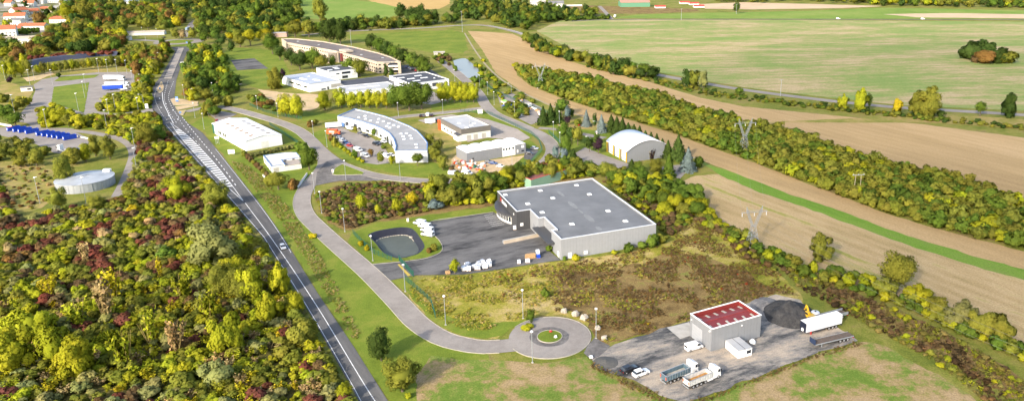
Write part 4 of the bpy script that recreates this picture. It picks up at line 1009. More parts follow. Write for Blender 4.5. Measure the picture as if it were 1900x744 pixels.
LIBH = {k: [quads_mesh('crown', *crown(5000+100*i+j, n, k), LEAF) for j in range(3)] for i, (k, n) in enumerate((('oval', 6500), ('round', 5500), ('wild', 5000), ('shrub', 3200)))}
def trunk_mesh(seed, kind):
    r_ = random.Random(seed); mb = MB()
    if kind == 'sapling':
        for i in range(9):
            a = r_.uniform(0, 6.28); s = r_.uniform(.1, .4); mb.tube((.04*math.cos(a), .04*math.sin(a), -.01), (s*math.cos(a), s*math.sin(a), r_.uniform(.6, .95)), .014, .005, 4)
        return mb.mesh('trunk', BARKY)
    top = {'round': .7, 'tall': .8, 'oval': .6, 'shrub': .45, 'wild': .7, 'conifer': .92, 'spire': .95}[kind]
    r0 = {'shrub': .03, 'conifer': .03, 'spire': .03}.get(kind, .034)
    mb.tube((0, 0, -.02), (.01, .01, top*.5), r0, r0*.7, 7); mb.tube((.01, .01, top*.5), (0, .02, top), r0*.7, r0*.2, 6)
    if kind not in ('conifer', 'spire'):
        for i in range(6):
            a = r_.uniform(0, 6.28); z = r_.uniform(.2, .5)*top*1.2; s = r_.uniform(.15, .3)
            mb.tube((0, 0, z), (s*math.cos(a), s*math.sin(a), z+r_.uniform(.12, .28)), r0*.45, r0*.12, 5)
    return mb.mesh('trunk', BARK)
TRK = {k: [trunk_mesh(i*7+j, k) for j in range(2)] for i, k in enumerate(KINDN)}
SPEC = []                                   # every countable tree and bush: zone, world x y, width, height, kind, colour
def tr(zone, x, y, wpx, hpx, kind, col):
    p = g(x, y); k = mpp(x, y); SPEC.append((zone, p.x, p.y, wpx*k, hpx*k*1.04, kind, col, wpx*hpx))
def inpoly(x, y, P):
    c = False; n = len(P)
    for i in range(n):
        x0, y0 = P[i][0], P[i][1]; x1, y1 = P[i-1][0], P[i-1][1]
        if (y0 > y) != (y1 > y) and x < (x1-x0)*(y-y0)/(y1-y0)+x0: c = not c
    return c
def sample(poly, n, dmin, seed, tries=40):
    P = [(p.x, p.y) for p in G(poly)]; r_ = random.Random(seed)
    x0, x1 = min(p[0] for p in P), max(p[0] for p in P); y0, y1 = min(p[1] for p in P), max(p[1] for p in P)
    cell = {}; out = []; t_ = 0
    while len(out) < n and t_ < n*tries:
        t_ += 1; x, y = r_.uniform(x0, x1), r_.uniform(y0, y1)
        if not inpoly(x, y, P): continue
        ci, cj = int(x//dmin), int(y//dmin)
        if any((x-a)**2+(y-b)**2 < dmin*dmin for i in (-1, 0, 1) for j in (-1, 0, 1) for a, b in cell.get((ci+i, cj+j), ())): continue
        cell.setdefault((ci, cj), []).append((x, y)); out.append((x, y))
    return out
def fill(zone, poly, n, dmin, wr, hr, kinds, cols, seed):
    r_ = random.Random(seed)
    for x, y in sample(poly, n, dmin, seed):
        w_, h_ = r_.uniform(*wr), r_.uniform(*hr); px, py = pix((x, y, 0)); k = mpp(px, py)
        SPEC.append((zone, x, y, w_, h_, r_.choice(kinds), r_.choice(cols), w_*h_/k/k))
YG, OG, MG, DG, GY, GG, RB, BU, BG, PU, TN, BR = 'yellow-green', 'olive green', 'mid green', 'dark green', 'golden yellow', 'grey-green', 'rusty brown', 'burgundy', 'blue-grey', 'purple', 'tan', 'brown'
Z = {}
def zone(k, phrase): Z[k] = phrase; return k
z = zone('row', 'in the row behind the crescent warehouse')
for x, y, w_, h_, k, c in ((531,217,30,42,'oval',YG),(551,219,32,44,'oval',YG),(603,205,29,36,'oval',YG),(634,201,30,36,'oval',YG),(654,202,24,32,'oval',YG),(670,201,24,33,'oval',YG),(686,201,24,35,'oval',YG),(702,201,24,34,'oval',YG),(717,202,25,36,'oval',YG),(738,205,42,44,'round',MG),(760,206,46,48,'round',MG),(783,203,40,46,'round',MG)): tr(z, x, y, w_*1.28, h_*1.05, k, c)
z = zone('block', 'in the clipped block by the bend in the road')
for x in (820, 831, 843, 855, 867, 879): tr(z, x, 191+(x % 3), 31, 40, 'oval', YG)
z = zone('off', 'in the double row behind the offices')
for i in range(7): tr(z, 690+i*14.5, 93+i*6.5, 30, 31, 'oval', MG if i % 2 else DG)
tr(z, 787, 138, 42, 34, 'oval', MG); tr(z, 770, 131, 28, 30, 'oval', MG)
z = zone('offl', 'around the office block')
for a in ((506,101,34,36,'round',MG),(520,112,28,28,'round',DG),(541,122,30,30,'round',DG),(557,130,38,36,'round',DG),(580,128,44,38,'round',MG),(600,132,30,30,'round',OG),(617,128,20,24,'round',MG),(650,138,34,28,'round',MG),(668,143,40,32,'round',OG),(717,146,15,27,'conifer',DG),(727,147,15,24,'conifer',DG),(514,165,36,38,'wild',OG),(527,148,14,20,'round',PU),(430,98,20,24,'conifer',DG),(500,90,30,30,'round',OG),(612,83,38,44,'round',DG),(632,83,34,40,'round',DG),(548,70,40,30,'round',OG),(574,70,34,30,'round',OG),(595,44,32,46,'tall',OG),(465,85,30,30,'round',YG),(446,88,28,22,'round',OG)): tr(z, *a)
z = zone('verge', 'between the main road and the estate road')
for a in ((708,669,58,70,'oval',DG),(747,726,82,74,'oval',OG),(640,743,40,40,'oval',YG),(757,738,16,12,'shrub',YG),(574,316,44,42,'round',MG),(517,352,46,34,'round',OG),(545,351,22,22,'shrub',RB),(500,346,20,26,'shrub',OG),(560,282,26,22,'shrub',MG),(581,441,17,10,'shrub',GY)): tr(z, *a)
z = zone('hang', 'around the barrel-roofed hangar')
for a in ((1008,232,26,34,'conifer',DG),(1022,230,26,36,'conifer',DG),(1034,228,26,34,'conifer',DG),(1042,214,34,32,'round',MG),(1052,225,20,28,'conifer',BG),(1053,233,16,18,'round',PU),(1059,221,20,20,'round',DG),(1072,234,16,15,'shrub',OG),(1088,235,20,30,'conifer',BG),(1104,239,13,32,'spire',DG),(1116,246,22,32,'conifer',BG),(1045,264,28,38,'round',MG),(1060,268,26,34,'round',DG),(1072,270,26,36,'round',OG),(1050,286,32,40,'oval',MG),(1094,282,22,26,'round',DG),(1110,286,24,30,'round',PU),(1106,268,16,22,'oval',MG),(1032,296,18,26,'conifer',BG),(1046,300,20,28,'conifer',BG),(1064,304,26,28,'conifer',DG),(1018,300,22,16,'shrub',OG),(1208,304,20,26,'sapling',PU),(1216,324,36,32,'oval',OG),(1241,328,30,44,'conifer',MG),(1172,318,26,22,'conifer',DG),(1184,320,26,20,'round',MG),(1276,318,34,44,'conifer',BG),(1296,312,18,26,'shrub',MG),(1258,296,40,44,'conifer',DG)): tr(z, *a)
z = zone('con', 'in the conifer row behind the hangar')
for i in range(11): tr(z, 1134+i*10.5, 244+i*4.9, 27, 30+(i % 3)*2, 'conifer', DG)
z = zone('curv', 'by the crescent warehouse car park')
for a in ((775,308,26,24,'round',MG),(770,300,16,18,'round',RB),(708,307,18,26,'round',OG),(727,309,13,20,'round',YG),(660,297,18,20,'round',MG),(689,292,14,16,'round',RB),(622,272,14,20,'shrub',OG),(614,262,14,14,'shrub',RB),(660,246,12,12,'round',OG),(695,256,13,18,'round',MG),(712,277,12,9,'shrub',MG),(799,271,22,26,'oval',OG),(812,284,26,28,'oval',OG),(808,300,34,34,'oval',OG),(822,316,28,32,'oval',OG),(840,322,18,16,'shrub',BR),(576,236,14,14,'shrub',RB),(585,232,12,12,'shrub',OG)): tr(z, *a)
for i in range(9): tr(z, 620+i*6.6, 268+i*4.3, 11, 8, 'shrub', YG)
z = zone('bas', 'near the lined basin and factory yard')
for a in ((844,508,26,32,'oval',YG),(806,464,18,14,'shrub',OG),(796,468,14,10,'shrub',RB),(670,455,14,10,'shrub',GY),(682,464,14,11,'shrub',GY),(1048,483,10,9,'shrub',MG),(1068,485,20,16,'shrub',YG),(1140,473,14,12,'shrub',YG),(1166,468,22,20,'shrub',MG),(1192,462,24,18,'shrub',MG),(1212,459,28,30,'shrub',MG),(1228,452,26,24,'shrub',OG),(1018,466,16,13,'shrub',MG),(985,598,22,30,'oval',MG),(1012,552,18,22,'shrub',MG),(978,610,26,10,'shrub',YG),(672,398,26,40,'round',YG),(702,402,17,24,'round',YG),(737,399,26,34,'round',YG),(766,384,26,28,'round',GY),(808,388,34,20,'shrub',BG),(848,372,44,36,'round',MG)): tr(z, *a)
z = zone('isl', 'planted on the roundabout'); 
for a in ((326,74,20,22,'oval',OG),(340,74,18,20,'oval',TN),(358,74,22,24,'oval',OG),(330,56,22,26,'round',GY),(372,62,26,26,'round',OG)): tr(z, *a)
z = zone('field', 'along the country road on the right')
for a in ((1563,204,22,30,'wild',YG),(1598,207,30,42,'wild',YG),(1612,206,12,32,'tall',DG),(1664,212,22,30,'wild',GY),(1701,214,36,46,'wild',OG),(1722,216,52,54,'wild',OG),(1745,217,20,14,'shrub',DG),(1818,216,26,28,'round',MG),(1871,218,32,46,'wild',DG),(1276,161,22,34,'wild',DG),(1288,163,24,36,'wild',OG),(1304,164,20,34,'wild',GG),(1366,26,18,24,'oval',DG),(1372,172,18,10,'shrub',MG),(1528,197,18,10,'shrub',DG)): tr(z, *a)
z = zone('copse', 'in the lone copse in the big field')
for a in ((1797,110,46,38,'shrub',DG),(1826,106,44,34,'shrub',DG),(1826,118,44,26,'shrub',RB),(1848,117,46,34,'shrub',DG),(1868,118,40,26,'shrub',OG),(1812,116,30,20,'shrub',BR)): tr(z, *a)
z = zone('h2', 'in the hedge right of the low pylon')
for a in ((1520,484,50,52,'wild',OG),(1508,508,22,30,'shrub',YG),(1660,536,80,70,'round',OG),(1640,548,46,36,'shrub',OG),(1700,560,50,36,'shrub',YG),(1735,585,52,40,'shrub',OG),(1780,605,60,50,'wild',GG),(1820,622,60,56,'wild',OG),(1852,632,56,58,'wild',OG),(1585,520,30,24,'shrub',MG),(1610,528,34,24,'shrub',YG),(1550,512,34,24,'shrub',MG)): tr(z, *a)
z = zone('thick', 'in the thicket left of the main road')
for a in ((332,376,54,54,'oval',YG),(404,386,62,52,'oval',OG),(392,494,100,86,'wild',GG),(452,556,76,70,'oval',OG),(415,548,70,66,'oval',OG),(436,530,70,60,'oval',YG),(549,584,46,50,'oval',YG),(565,640,60,56,'shrub',OG),(505,600,46,60,'wild',YG),(470,560,50,70,'wild',YG),(520,545,36,60,'wild',YG),(425,655,70,90,'wild',YG),(350,725,70,50,'shrub',OG),(400,715,64,52,'shrub',GG),(600,690,44,30,'shrub',BR),(570,690,36,26,'shrub',BU),(530,630,34,26,'shrub',BU),(250,400,26,24,'shrub',GY),(180,390,40,30,'oval',OG),(110,388,40,44,'oval',OG),(125,345,46,60,'oval',OG),(163,430,36,26,'shrub',YG),(60,640,90,80,'wild',YG),(150,700,76,84,'wild',YG),(105,680,70,80,'wild',YG),(30,690,80,90,'wild',YG),(150,610,60,60,'sapling',YG),(200,600,60,90,'sapling',TN),(215,560,60,70,'sapling',GY),(95,550,50,40,'sapling',GY),(340,560,50,60,'sapling',YG),(300,520,24,44,'sapling',GY),(280,640,50,70,'sapling',YG),(330,660,50,70,'sapling',TN),(240,690,60,90,'sapling',YG),(390,600,50,70,'sapling',YG),(160,490,30,44,'sapling',TN),(310,480,40,26,'shrub',MG),(230,480,30,24,'shrub',OG)): tr(z, *a)
zone('wood_a', 'in the wood beyond the roundabout'); fill('wood_a', [(135,10),(250,16),(300,25),(340,40),(330,60),(240,62),(150,58),(118,35)], 55, 9, (12,18), (12,19), ['round','round','wild','oval'], [DG,DG,MG,MG,OG,OG,OG,OG,RB], 1)
zone('wood_b', 'in the wood behind the mown park'); fill('wood_b', [(372,45),(385,12),(460,2),(550,6),(556,40),(530,62),(460,72),(400,80),(376,74)], 75, 9, (12,18), (12,20), ['round','round','wild','oval'], [DG,DG,DG,MG,MG,OG], 2)
fill('wood_b', [(410,68),(560,50),(575,62),(520,72),(440,84)], 12, 8, (10,14), (9,14), ['round','wild'], [OG,YG,GY], 22)
zone('wood_c', 'crowding the right side of the main road'); fill('wood_c', [(343,165),(345,130),(362,96),(400,90),(420,112),(425,140),(440,160),(432,186),(400,193),(350,186)], 48, 5, (8,12), (8,12), ['round','wild','oval'], [MG,MG,DG,OG,YG], 3)
zone('town', 'between the town and dark bank'); fill('town', [(25,98),(60,92),(110,58),(150,50),(232,62),(236,92),(190,98),(120,104),(60,110),(0,116),(-60,118),(-60,98)], 60, 8, (11,17), (10,16), ['round','wild','shrub'], [DG,MG,OG,OG,YG,RB], 4)
for a in ((76,52,28,34,'oval',RB),(29,88,18,14,'round',PU),(130,45,34,36,'round',YG),(160,44,40,38,'wild',OG),(140,62,14,24,'sapling',TN),(215,98,30,32,'oval',MG),(115,75,26,26,'round',OG)): tr('town', *a)
for i in range(9): tr('town', 10+i*7.6, 66-.6*i, 12, 11, 'shrub', MG)
zone('bank', 'on the red hedge above the dark bank')
for i in range(17): tr('bank', 48+i*11, 112-.72*i+(i % 3), 18, 11, 'shrub', BU if i % 4 else OG)
zone('front', 'in the row above the truck park')
for i in range(17): tr('front', 72+i*10.5, 139-1.05*i, 17, 20+(i*7 % 4), 'oval', OG if i % 3 else YG)
for a in ((12,142,20,30,'oval',YG),(26,145,22,32,'oval',YG),(40,143,22,30,'oval',YG),(55,138,22,30,'oval',OG),(20,128,24,26,'oval',OG),(44,124,22,24,'oval',YG),(20,157,14,15,'round',PU),(110,144,11,10,'shrub',DG)): tr('front', *a)
zone('wood_g', 'between the truck park and main road'); fill('wood_g', [(222,125),(230,98),(260,94),(300,88),(312,100),(296,132),(280,152),(268,175),(258,150),(250,132)], 34, 5, (7,12), (7,12), ['round','wild','oval'], [OG,OG,RB,YG,MG], 5)
zone('isle_a', 'in the yellow bushes beside the parked trucks'); fill('isle_a', [(184,207),(202,187),(240,176),(258,158),(276,172),(276,198),(262,203),(215,209)], 26, 4, (6,9), (5,7), ['oval','shrub'], [YG,OG,YG], 6)
zone('isle_b', 'in hedges between truck park and skips'); fill('isle_b', [(140,238),(180,218),(240,219),(288,216),(298,232),(262,240),(190,240)], 26, 3.5, (5,8), (3.5,6), ['shrub','oval'], [YG,OG,YG,RB,OG], 7)
for a in ((90,230,34,34,'oval',YG),(112,233,40,34,'oval',YG),(150,239,36,30,'oval',YG),(128,236,26,26,'oval',OG),(30,236,36,28,'round',MG),(28,206,24,22,'shrub',OG),(42,200,24,26,'shrub',OG),(52,196,20,20,'shrub',YG),(6,190,26,18,'shrub',OG),(10,215,30,24,'shrub',MG)): tr('isle_b', *a)
zone('skipt', 'below the blue skips'); fill('skipt', [(-60,310),(-60,270),(20,268),(75,275),(95,300),(60,312)], 18, 5, (7,10), (6,8), ['shrub','oval','wild'], [OG,GG,OG], 8)
for a in ((178,290,30,40,'oval',OG),(205,296,36,46,'oval',OG),(160,300,34,36,'oval',YG),(135,305,34,34,'shrub',OG),(275,270,50,46,'oval',OG),(300,262,30,34,'shrub',MG)): tr('skipt', *a)
zone('h1', 'in the roadside hedge by the big field'); fill('h1', [(968,76),(985,74),(1030,96),(1078,110),(1090,118),(1060,118),(1000,98)], 34, 6, (9,13), (8,12), ['round','wild','shrub'], [DG,MG,OG,OG,YG], 9)
fill('h1', [(1095,116),(1150,128),(1215,142),(1210,150),(1140,142),(1092,126)], 24, 6, (9,13), (8,12), ['round','wild'], [DG,MG,OG], 10)
zone('strip', 'in the tree belt behind the factory')
fill('strip', [(790,382),(800,352),(840,345),(920,340),(920,352),(905,376)], 24, 4.2, (6,9), (6,9), ['round','wild','oval'], [OG,YG,MG,OG], 11)
fill('strip', [(920,340),(1000,322),(1090,318),(1090,327),(1010,338),(925,354)], 26, 4.5, (7,10), (6,9), ['round','wild','oval'], [OG,YG,MG,OG], 12)
fill('strip', [(1098,322),(1190,330),(1270,350),(1300,372),(1310,398),(1290,404),(1230,400),(1150,348)], 46, 5, (6,10), (5,8), ['round','wild','shrub'], [OG,YG,MG,OG,MG], 13)
zone('topr', 'in the far wood at the top right'); fill('topr', [(1330,8),(1500,6),(1640,12),(1750,14),(1900,16),(2150,18),(2150,8),(1900,4),(1500,-4),(1330,0)], 110, 9, (12,18), (10,17), ['round','wild','oval'], [DG,MG,OG,YG,OG], 14)
zone('topc', 'in the wood before the far farm'); fill('topc', [(838,30),(850,8),(940,14),(1060,26),(1110,30),(1080,36),(1030,40),(1000,50),(975,60),(930,52),(905,42)], 70, 9, (11,17), (10,16), ['round','wild','oval'], [DG,DG,MG,OG], 15)
fill('topc', [(560,52),(640,46),(730,46),(800,44),(850,40),(845,48),(730,54),(600,62)], 34, 8, (10,16), (9,15), ['round','wild'], [DG,DG,MG,OG], 16)
fill('topc', [(730,50),(740,30),(800,34),(810,44)], 12, 8, (14,18), (14,19), ['round'], [DG], 17)
zone('pond', 'around the pond'); fill('pond', [(800,108),(838,104),(842,125),(858,145),(880,150),(896,150),(905,165),(890,168),(850,140),(815,116)], 22, 4, (4,7), (3,6), ['shrub'], [OG,MG,DG,BR], 18)
fill('pond', [(866,108),(900,115),(912,140),(940,162),(985,185),(1010,200),(990,196),(930,172),(895,150)], 30, 4, (4,7), (2.5,4.5), ['shrub'], [OG,MG,YG], 19)
zone('lodge', 'along the estate road above the white warehouse'); fill('lodge', [(378,215),(390,200),(430,190),(440,196),(405,205),(400,222)], 9, 4, (6,9), (6,9), ['round','shrub'], [MG,OG,YG], 20)
fill('lodge', [(450,190),(470,178),(520,200),(540,216),(500,206)], 14, 4, (5,7), (3,5), ['shrub'], [MG,OG,RB], 21)
# hedges by the bungalow
for i in range(13): tr(zone('bung', 'in the hedges round the bungalow'), 468+i*6.6, 291-1.3*i, 12, 10, 'shrub', GG)
for i in range(9): tr('bung', 454+i*6, 290+i*5.4, 12, 12, 'shrub', BR if i % 3 else OG)

SPEC.sort(key=lambda s: -s[7])
keep = []; rest = []; cnt = {'tree': 0, 'bush': 0}
for s in SPEC:
    c = 'bush' if s[5] in ('shrub', 'sapling') else 'tree'; cnt[c] += 1
    (keep if cnt[c] <= 300 else rest).append(s)
def ordn(i): return ['', 'leftmost', 'second', 'third', 'fourth', 'fifth', 'sixth', 'seventh', 'eighth', 'ninth', 'tenth'][i] if i <= 10 else f"{i}{'th' if 10 < i % 100 < 14 else {1: 'st', 2: 'nd', 3: 'rd'}.get(i % 10, 'th')}"
byz = {}
for s in keep: byz.setdefault(s[0], []).append(s)
tr_rnd = random.Random(5)
for zk, L_ in byz.items():
    L_.sort(key=lambda s: pix((s[1], s[2], 0))[0]); seen = {}; tot = {}
    for s in L_: tot[(s[5], s[6])] = tot.get((s[5], s[6]), 0)+1
    for s in L_:
        _, x, y, w_, h_, kind, col, _a = s; key = (kind, col); seen[key] = seen.get(key, 0)+1; i = seen[key]
        what = f'{col} {KW[kind]}'
        if tot[key] == 1: lab = f'only {what} {Z[zk]}'
        elif i == 1: lab = f'leftmost {what} {Z[zk]}'
        else: lab = f'{what} {Z[zk]}, {ordn(i)} from left'.replace('round-crowned ', 'round ').replace('dense oval', 'oval')
        if len(lab.split()) > 16: lab = lab.replace('the ', '')
        nm = 'bush' if kind in ('shrub',) else 'sapling' if kind == 'sapling' else 'conifer_tree' if kind in ('conifer', 'spire') else 'tree'
        t = thing(nm, lab, 'bush' if nm == 'bush' else 'tree', (x, y, 0), tr_rnd.uniform(0, 6.28), 'trees and bushes '+Z[zk])
        t.scale = (w_, w_, h_)
        c = COLS[col]; j = tr_rnd.uniform(.82, 1.2); j2 = tr_rnd.uniform(.92, 1.08)
        o = inst('crown', tr_rnd.choice((LIBH if _a > 1100 and kind in LIBH else LIB)[kind]), t); o.color = (c[0]*j*j2, c[1]*j, c[2]*j, 1)
        inst('trunk', tr_rnd.choice(TRK[kind]), t)
# vegetation nobody could count
SRC = bpy.data.collections.new('foliage_sources'); LO = {}; k0 = 0
for k, n, nv in (('shrub', 520, 6), ('wild', 620, 6), ('round', 700, 5), ('sapling', 260, 5), ('tuft', 90, 6), ('oval', 700, 4)):
    LO[k] = []
    for j in range(nv):
        V, q, Nn, lv = crown(900+j+len(k)*13, n, k)
        o = bpy.data.objects.new('source_%03d' % k0, quads_mesh('foliage_source', V, q, Nn, lv, LEAFS)); SRC.objects.link(o); LO[k].append(k0); k0 += 1
NG = bpy.data.node_groups.new('scatter', 'GeometryNodeTree')
NG.interface.new_socket('Geometry', in_out='INPUT', socket_type='NodeSocketGeometry'); NG.interface.new_socket('Geometry', in_out='OUTPUT', socket_type='NodeSocketGeometry')
def gn(k): return NG.nodes.new(k)
gi, go, ip, ci = gn('NodeGroupInput'), gn('NodeGroupOutput'), gn('GeometryNodeInstanceOnPoints'), gn('GeometryNodeCollectionInfo')
ci.inputs['Collection'].default_value = SRC; ci.inputs['Separate Children'].default_value = True; ci.inputs['Reset Children'].default_value = True
def na(name, ty):
    n = gn('GeometryNodeInputNamedAttribute'); n.data_type = ty; n.inputs[0].default_value = name; return n.outputs[0]
NG.links.new(gi.outputs[0], ip.inputs['Points']); NG.links.new(ci.outputs[0], ip.inputs['Instance']); ip.inputs['Pick Instance'].default_value = True
NG.links.new(na('vi', 'INT'), ip.inputs['Instance Index']); NG.links.new(na('sc', 'FLOAT_VECTOR'), ip.inputs['Scale']); NG.links.new(na('rot', 'FLOAT_VECTOR'), ip.inputs['Rotation'])
NG.links.new(ip.outputs[0], go.inputs[0])
def mass(name, label, items, cat='bushes', seed=0):
    rs = np.random.default_rng(seed); n = len(items); me = bpy.data.meshes.new(name)
    co = np.array([(x, y, 0) for x, y, *_ in items], np.float32); me.vertices.add(n); me.vertices.foreach_set('co', co.ravel())
    sc = np.array([(w_, w_, h_) for _, _, w_, h_, _, _ in items], np.float32); sc[:, 0] *= rs.uniform(.85, 1.15, n)
    rot = np.zeros((n, 3), np.float32); rot[:, 2] = rs.uniform(0, 6.28, n)
    tint = np.array([COLS[c] if isinstance(c, str) else c for *_, c in items], np.float32)*rs.uniform(.8, 1.2, (n, 1))*np.stack([rs.uniform(.9, 1.1, n), np.ones(n), rs.uniform(.9, 1.1, n)], 1)
    for nm, ar in (('sc', sc), ('rot', rot), ('tint', tint)):
        a = me.attributes.new(nm, 'FLOAT_VECTOR', 'POINT'); a.data.foreach_set('vector', ar.astype(np.float32).ravel())
    a = me.attributes.new('vi', 'INT', 'POINT'); a.data.foreach_set('value', np.array([LO[k][rs.integers(0, len(LO[k]))] for _, _, _, _, k, _ in items], np.int32))
    me.materials.append(LEAFS)
    o = bpy.data.objects.new(name, me); COL.objects.link(o); m = o.modifiers.new('scatter', 'NODES'); m.node_group = NG
    tag(o, label, cat, kind='stuff'); return o
if rest:
    mass('far_woodland', 'smaller distant trees and bushes among the woods and hedges', [(s[1], s[2], s[3], s[4], {'tall': 'round', 'conifer': 'oval', 'spire': 'oval'}.get(s[5], s[5]), s[6]) for s in rest], 'woodland', 1)
def cover(poly, n, dmin, wr, hr, pick, seed, thin=None):
    r_ = random.Random(seed); out = []
    for x, y in sample(poly, n, dmin, seed, 25):
        if thin and nz(x, y, thin[0], seed)+.5*nz(x, y, thin[0]*.4, seed+1)+r_.uniform(-.15, .15) < thin[1]: continue
        kind, col = pick(x, y, r_); f = r_.random(); out.append((x, y, wr[0]+(wr[1]-wr[0])*f, (hr[0]+(hr[1]-hr[0])*f*r_.uniform(.8, 1.2)), kind, col))
    return out
def nz(x, y, s, o=0): return noise.noise(Vector((x/s, y/s, o*7.7)))
def pick_thicket(x, y, r_):
    px, py = pix((x, y, 0)); a = nz(x, y, 13)*1.3+r_.uniform(-.12, .12); b = nz(x, y, 6, 2)+r_.uniform(-.1, .1)
    if py > 540 or (px > 400 and py > 470):
        if r_.random() < .32: return 'sapling', r_.choice([TN, YG, YG, GY])
        if a > .0: return r_.choice(['shrub', 'wild']), YG if b > -.1 else OG
        if a > -.35: return r_.choice(['shrub', 'wild']), OG if b > -.05 else GG
        return 'shrub', r_.choice([BR, BU, OG, GG])
    if a > .24: return 'shrub', BU if b > 0 else r_.choice([BR, RB])
    if a > .08: return 'shrub', r_.choice([BR, OG, OG])
    if a < -.22: return r_.choice(['shrub', 'wild']), YG if b > 0 else OG
    return 'shrub', (GG if b > .15 else OG if b > -.2 else r_.choice([YG, TN, OG]))
mass('thicket', 'dense autumn thicket of shrubs left of the main road', cover([(-90,300),(-20,310),(30,425),(110,395),(200,380),(228,365),(250,320),(262,262),(300,240),(350,298),(405,360),(465,436),(500,480),(548,575),(590,655),(640,748),(650,790),(-220,790)], 5000, 2.2, (2.4,6.0), (1.4,4.2), pick_thicket, 30), 'thicket', 3)
def pick_emb(x, y, r_):
    a = nz(x, y, 22, 4)
    return r_.choice(['shrub', 'wild', 'shrub']), r_.choice([OG, OG, OG, OG, MG, YG] if a > -.05 else [MG, MG, OG, OG])
mass('embankment_wood', 'long belt of scrub wood on the embankment between the tilled fields', cover([(956,127),(1000,133),(1080,146),(1200,177),(1288,206),(1441,244),(1562,284),(1643,310),(1780,338),(1900,385),(2100,450),(2100,520),(1900,462),(1744,424),(1643,394),(1575,368),(1490,336),(1400,300),(1325,274),(1240,243),(1120,206),(1040,180),(985,158)], 1900, 2.5, (3.5,8.5), (2.6,6.8), pick_emb, 31), 'woodland', 4)
mass('hedge', 'scrubby hedge between the stubble field and the ditch', cover([(1290,372),(1310,395),(1350,425),(1420,465),(1500,502),(1560,520),(1650,545),(1750,585),(1870,640),(1960,680),(1960,705),(1860,655),(1750,606),(1650,562),(1560,534),(1490,512),(1400,470),(1330,425),(1290,395)], 420, 2.2, (3,5.5), (2,4.5), lambda x, y, r_: ('shrub', r_.choice([OG, YG, MG, OG, MG])), 32), 'hedge', 5)
def pick_mead(x, y, r_):
    px, py = pix((x, y, 0)); a = nz(x, y, 11, 6)+(px-1010)/400+r_.uniform(-.25, .25)
    if r_.random() < .005: return 'tuft', r_.choice([(.5, .08, .03), (.5, .38, .02)])
    if a > .15: return 'tuft', r_.choice([BR, BR, (.25, .15, .055), (.21, .13, .045), (.26, .19, .07), OG])
    return 'tuft', r_.choice([(.42, .38, .06), (.50, .39, .13), OG, (.38, .37, .05), (.42, .34, .07)])
mass('rough_grass_tufts', 'tall dry weeds and grass tufts covering the waste ground behind the yard', cover([(765,552),(760,530),(800,516),(862,513),(928,504),(976,496),(1041,488),(1120,480),(1220,458),(1300,400),(1345,428),(1440,502),(1480,548),(1440,544),(1390,560),(1300,588),(1225,606),(1190,620),(1125,636),(1100,600),(1040,578),(990,580),(950,596),(910,612),(860,612),(800,585)], 5600, .75, (.9,2.0), (.35,.85), pick_mead, 33, (9, -.12)), 'weeds', 6)
mass('ditch_scrub', 'dark brown brambles and weeds along the ditch at lower right', cover([(1440,492),(1500,512),(1560,534),(1640,568),(1740,614),(1830,662),(1960,745),(1960,790),(1860,770),(1780,706),(1700,650),(1640,622),(1560,575),(1490,540)], 2400, 1.3, (1.4,3.0), (.6,1.7), lambda x, y, r_: ('shrub' if r_.random() < .35 else 'tuft', (r_.choice([BR, BR, (.075, .05, .025)]) if abs(nz(x, y, 14, 9)+.05) < .18 else r_.choice([OG, (.2, .17, .04), (.24, .2, .06), YG]))), 34), 'brambles', 7)
mass('yard_edge_weeds', 'dry weed fringe along the lower edge of the works yard', cover([(1098,672),(1180,712),(1262,750),(1320,737),(1416,698),(1505,662),(1592,634),(1600,640),(1505,668),(1416,704),(1320,743),(1262,762),(1170,722),(1100,684)], 700, .7, (.8,1.6), (.4,1.0), lambda x, y, r_: ('tuft', r_.choice([(.30, .22, .09), (.24, .17, .06), OG, BR])), 35), 'weeds', 8)
mass('rough_scrub', 'brown brambles and saplings on rough ground left of the factory', cover([(600,395),(588,364),(640,344),(720,342),(830,347),(800,392),(700,408),(650,424),(612,412)], 1100, 1.6, (1.6,3.6), (.8,2.0), lambda x, y, r_: ('shrub', r_.choice([BR, BR, OG, OG, MG, (.24, .18, .08), (.15, .10, .05)])), 36), 'brambles', 9)
mass('east_scrub', 'low bushes and brambles sloping down right of the factory', cover([(1120,338),(1180,335),(1290,362),(1340,420),(1420,490),(1440,505),(1380,480),(1330,430),(1290,408),(1240,440),(1222,418)], 620, 2.0, (2.2,4.5), (1.0,2.8), lambda x, y, r_: ('shrub', r_.choice([MG, OG, OG, YG, BR, BR])), 37), 'brambles', 10)
mass('factory_belt_undergrowth', 'undergrowth filling the tree belt north of the factory', cover([(790,386),(800,352),(840,345),(920,338),(1000,322),(1095,318),(1095,328),(1010,338),(925,355),(912,378)], 420, 2.2, (2.5,5), (1.5,3.5), lambda x, y, r_: ('shrub', r_.choice([MG, OG, OG, YG, YG])), 38), 'undergrowth', 11)
mass('verge_weeds', 'strip of dry weeds beside the main road verge', cover([(428,300),(468,345),(520,412),(580,504),(630,590),(662,640),(668,620),(640,565),(598,480),(540,392),(490,332),(450,303)], 1500, .7, (.8,1.7), (.4,.9), lambda x, y, r_: ('tuft', r_.choice([(.40, .32, .12), OG, (.45, .34, .15), (.34, .27, .09)])), 39, (8, -.5)), 'weeds', 12)
mass('roadside_grass', 'weeds and grass at the foot of the thicket beside the main road', cover([(300,240),(420,366),(476,436),(572,584),(652,728),(640,740),(545,585),(460,440),(400,362),(310,252)], 900, 1.0, (1,2.2), (.5,1.3), lambda x, y, r_: ('tuft', r_.choice([MG, OG, (.2, .19, .04), OG])), 40), 'weeds', 13)
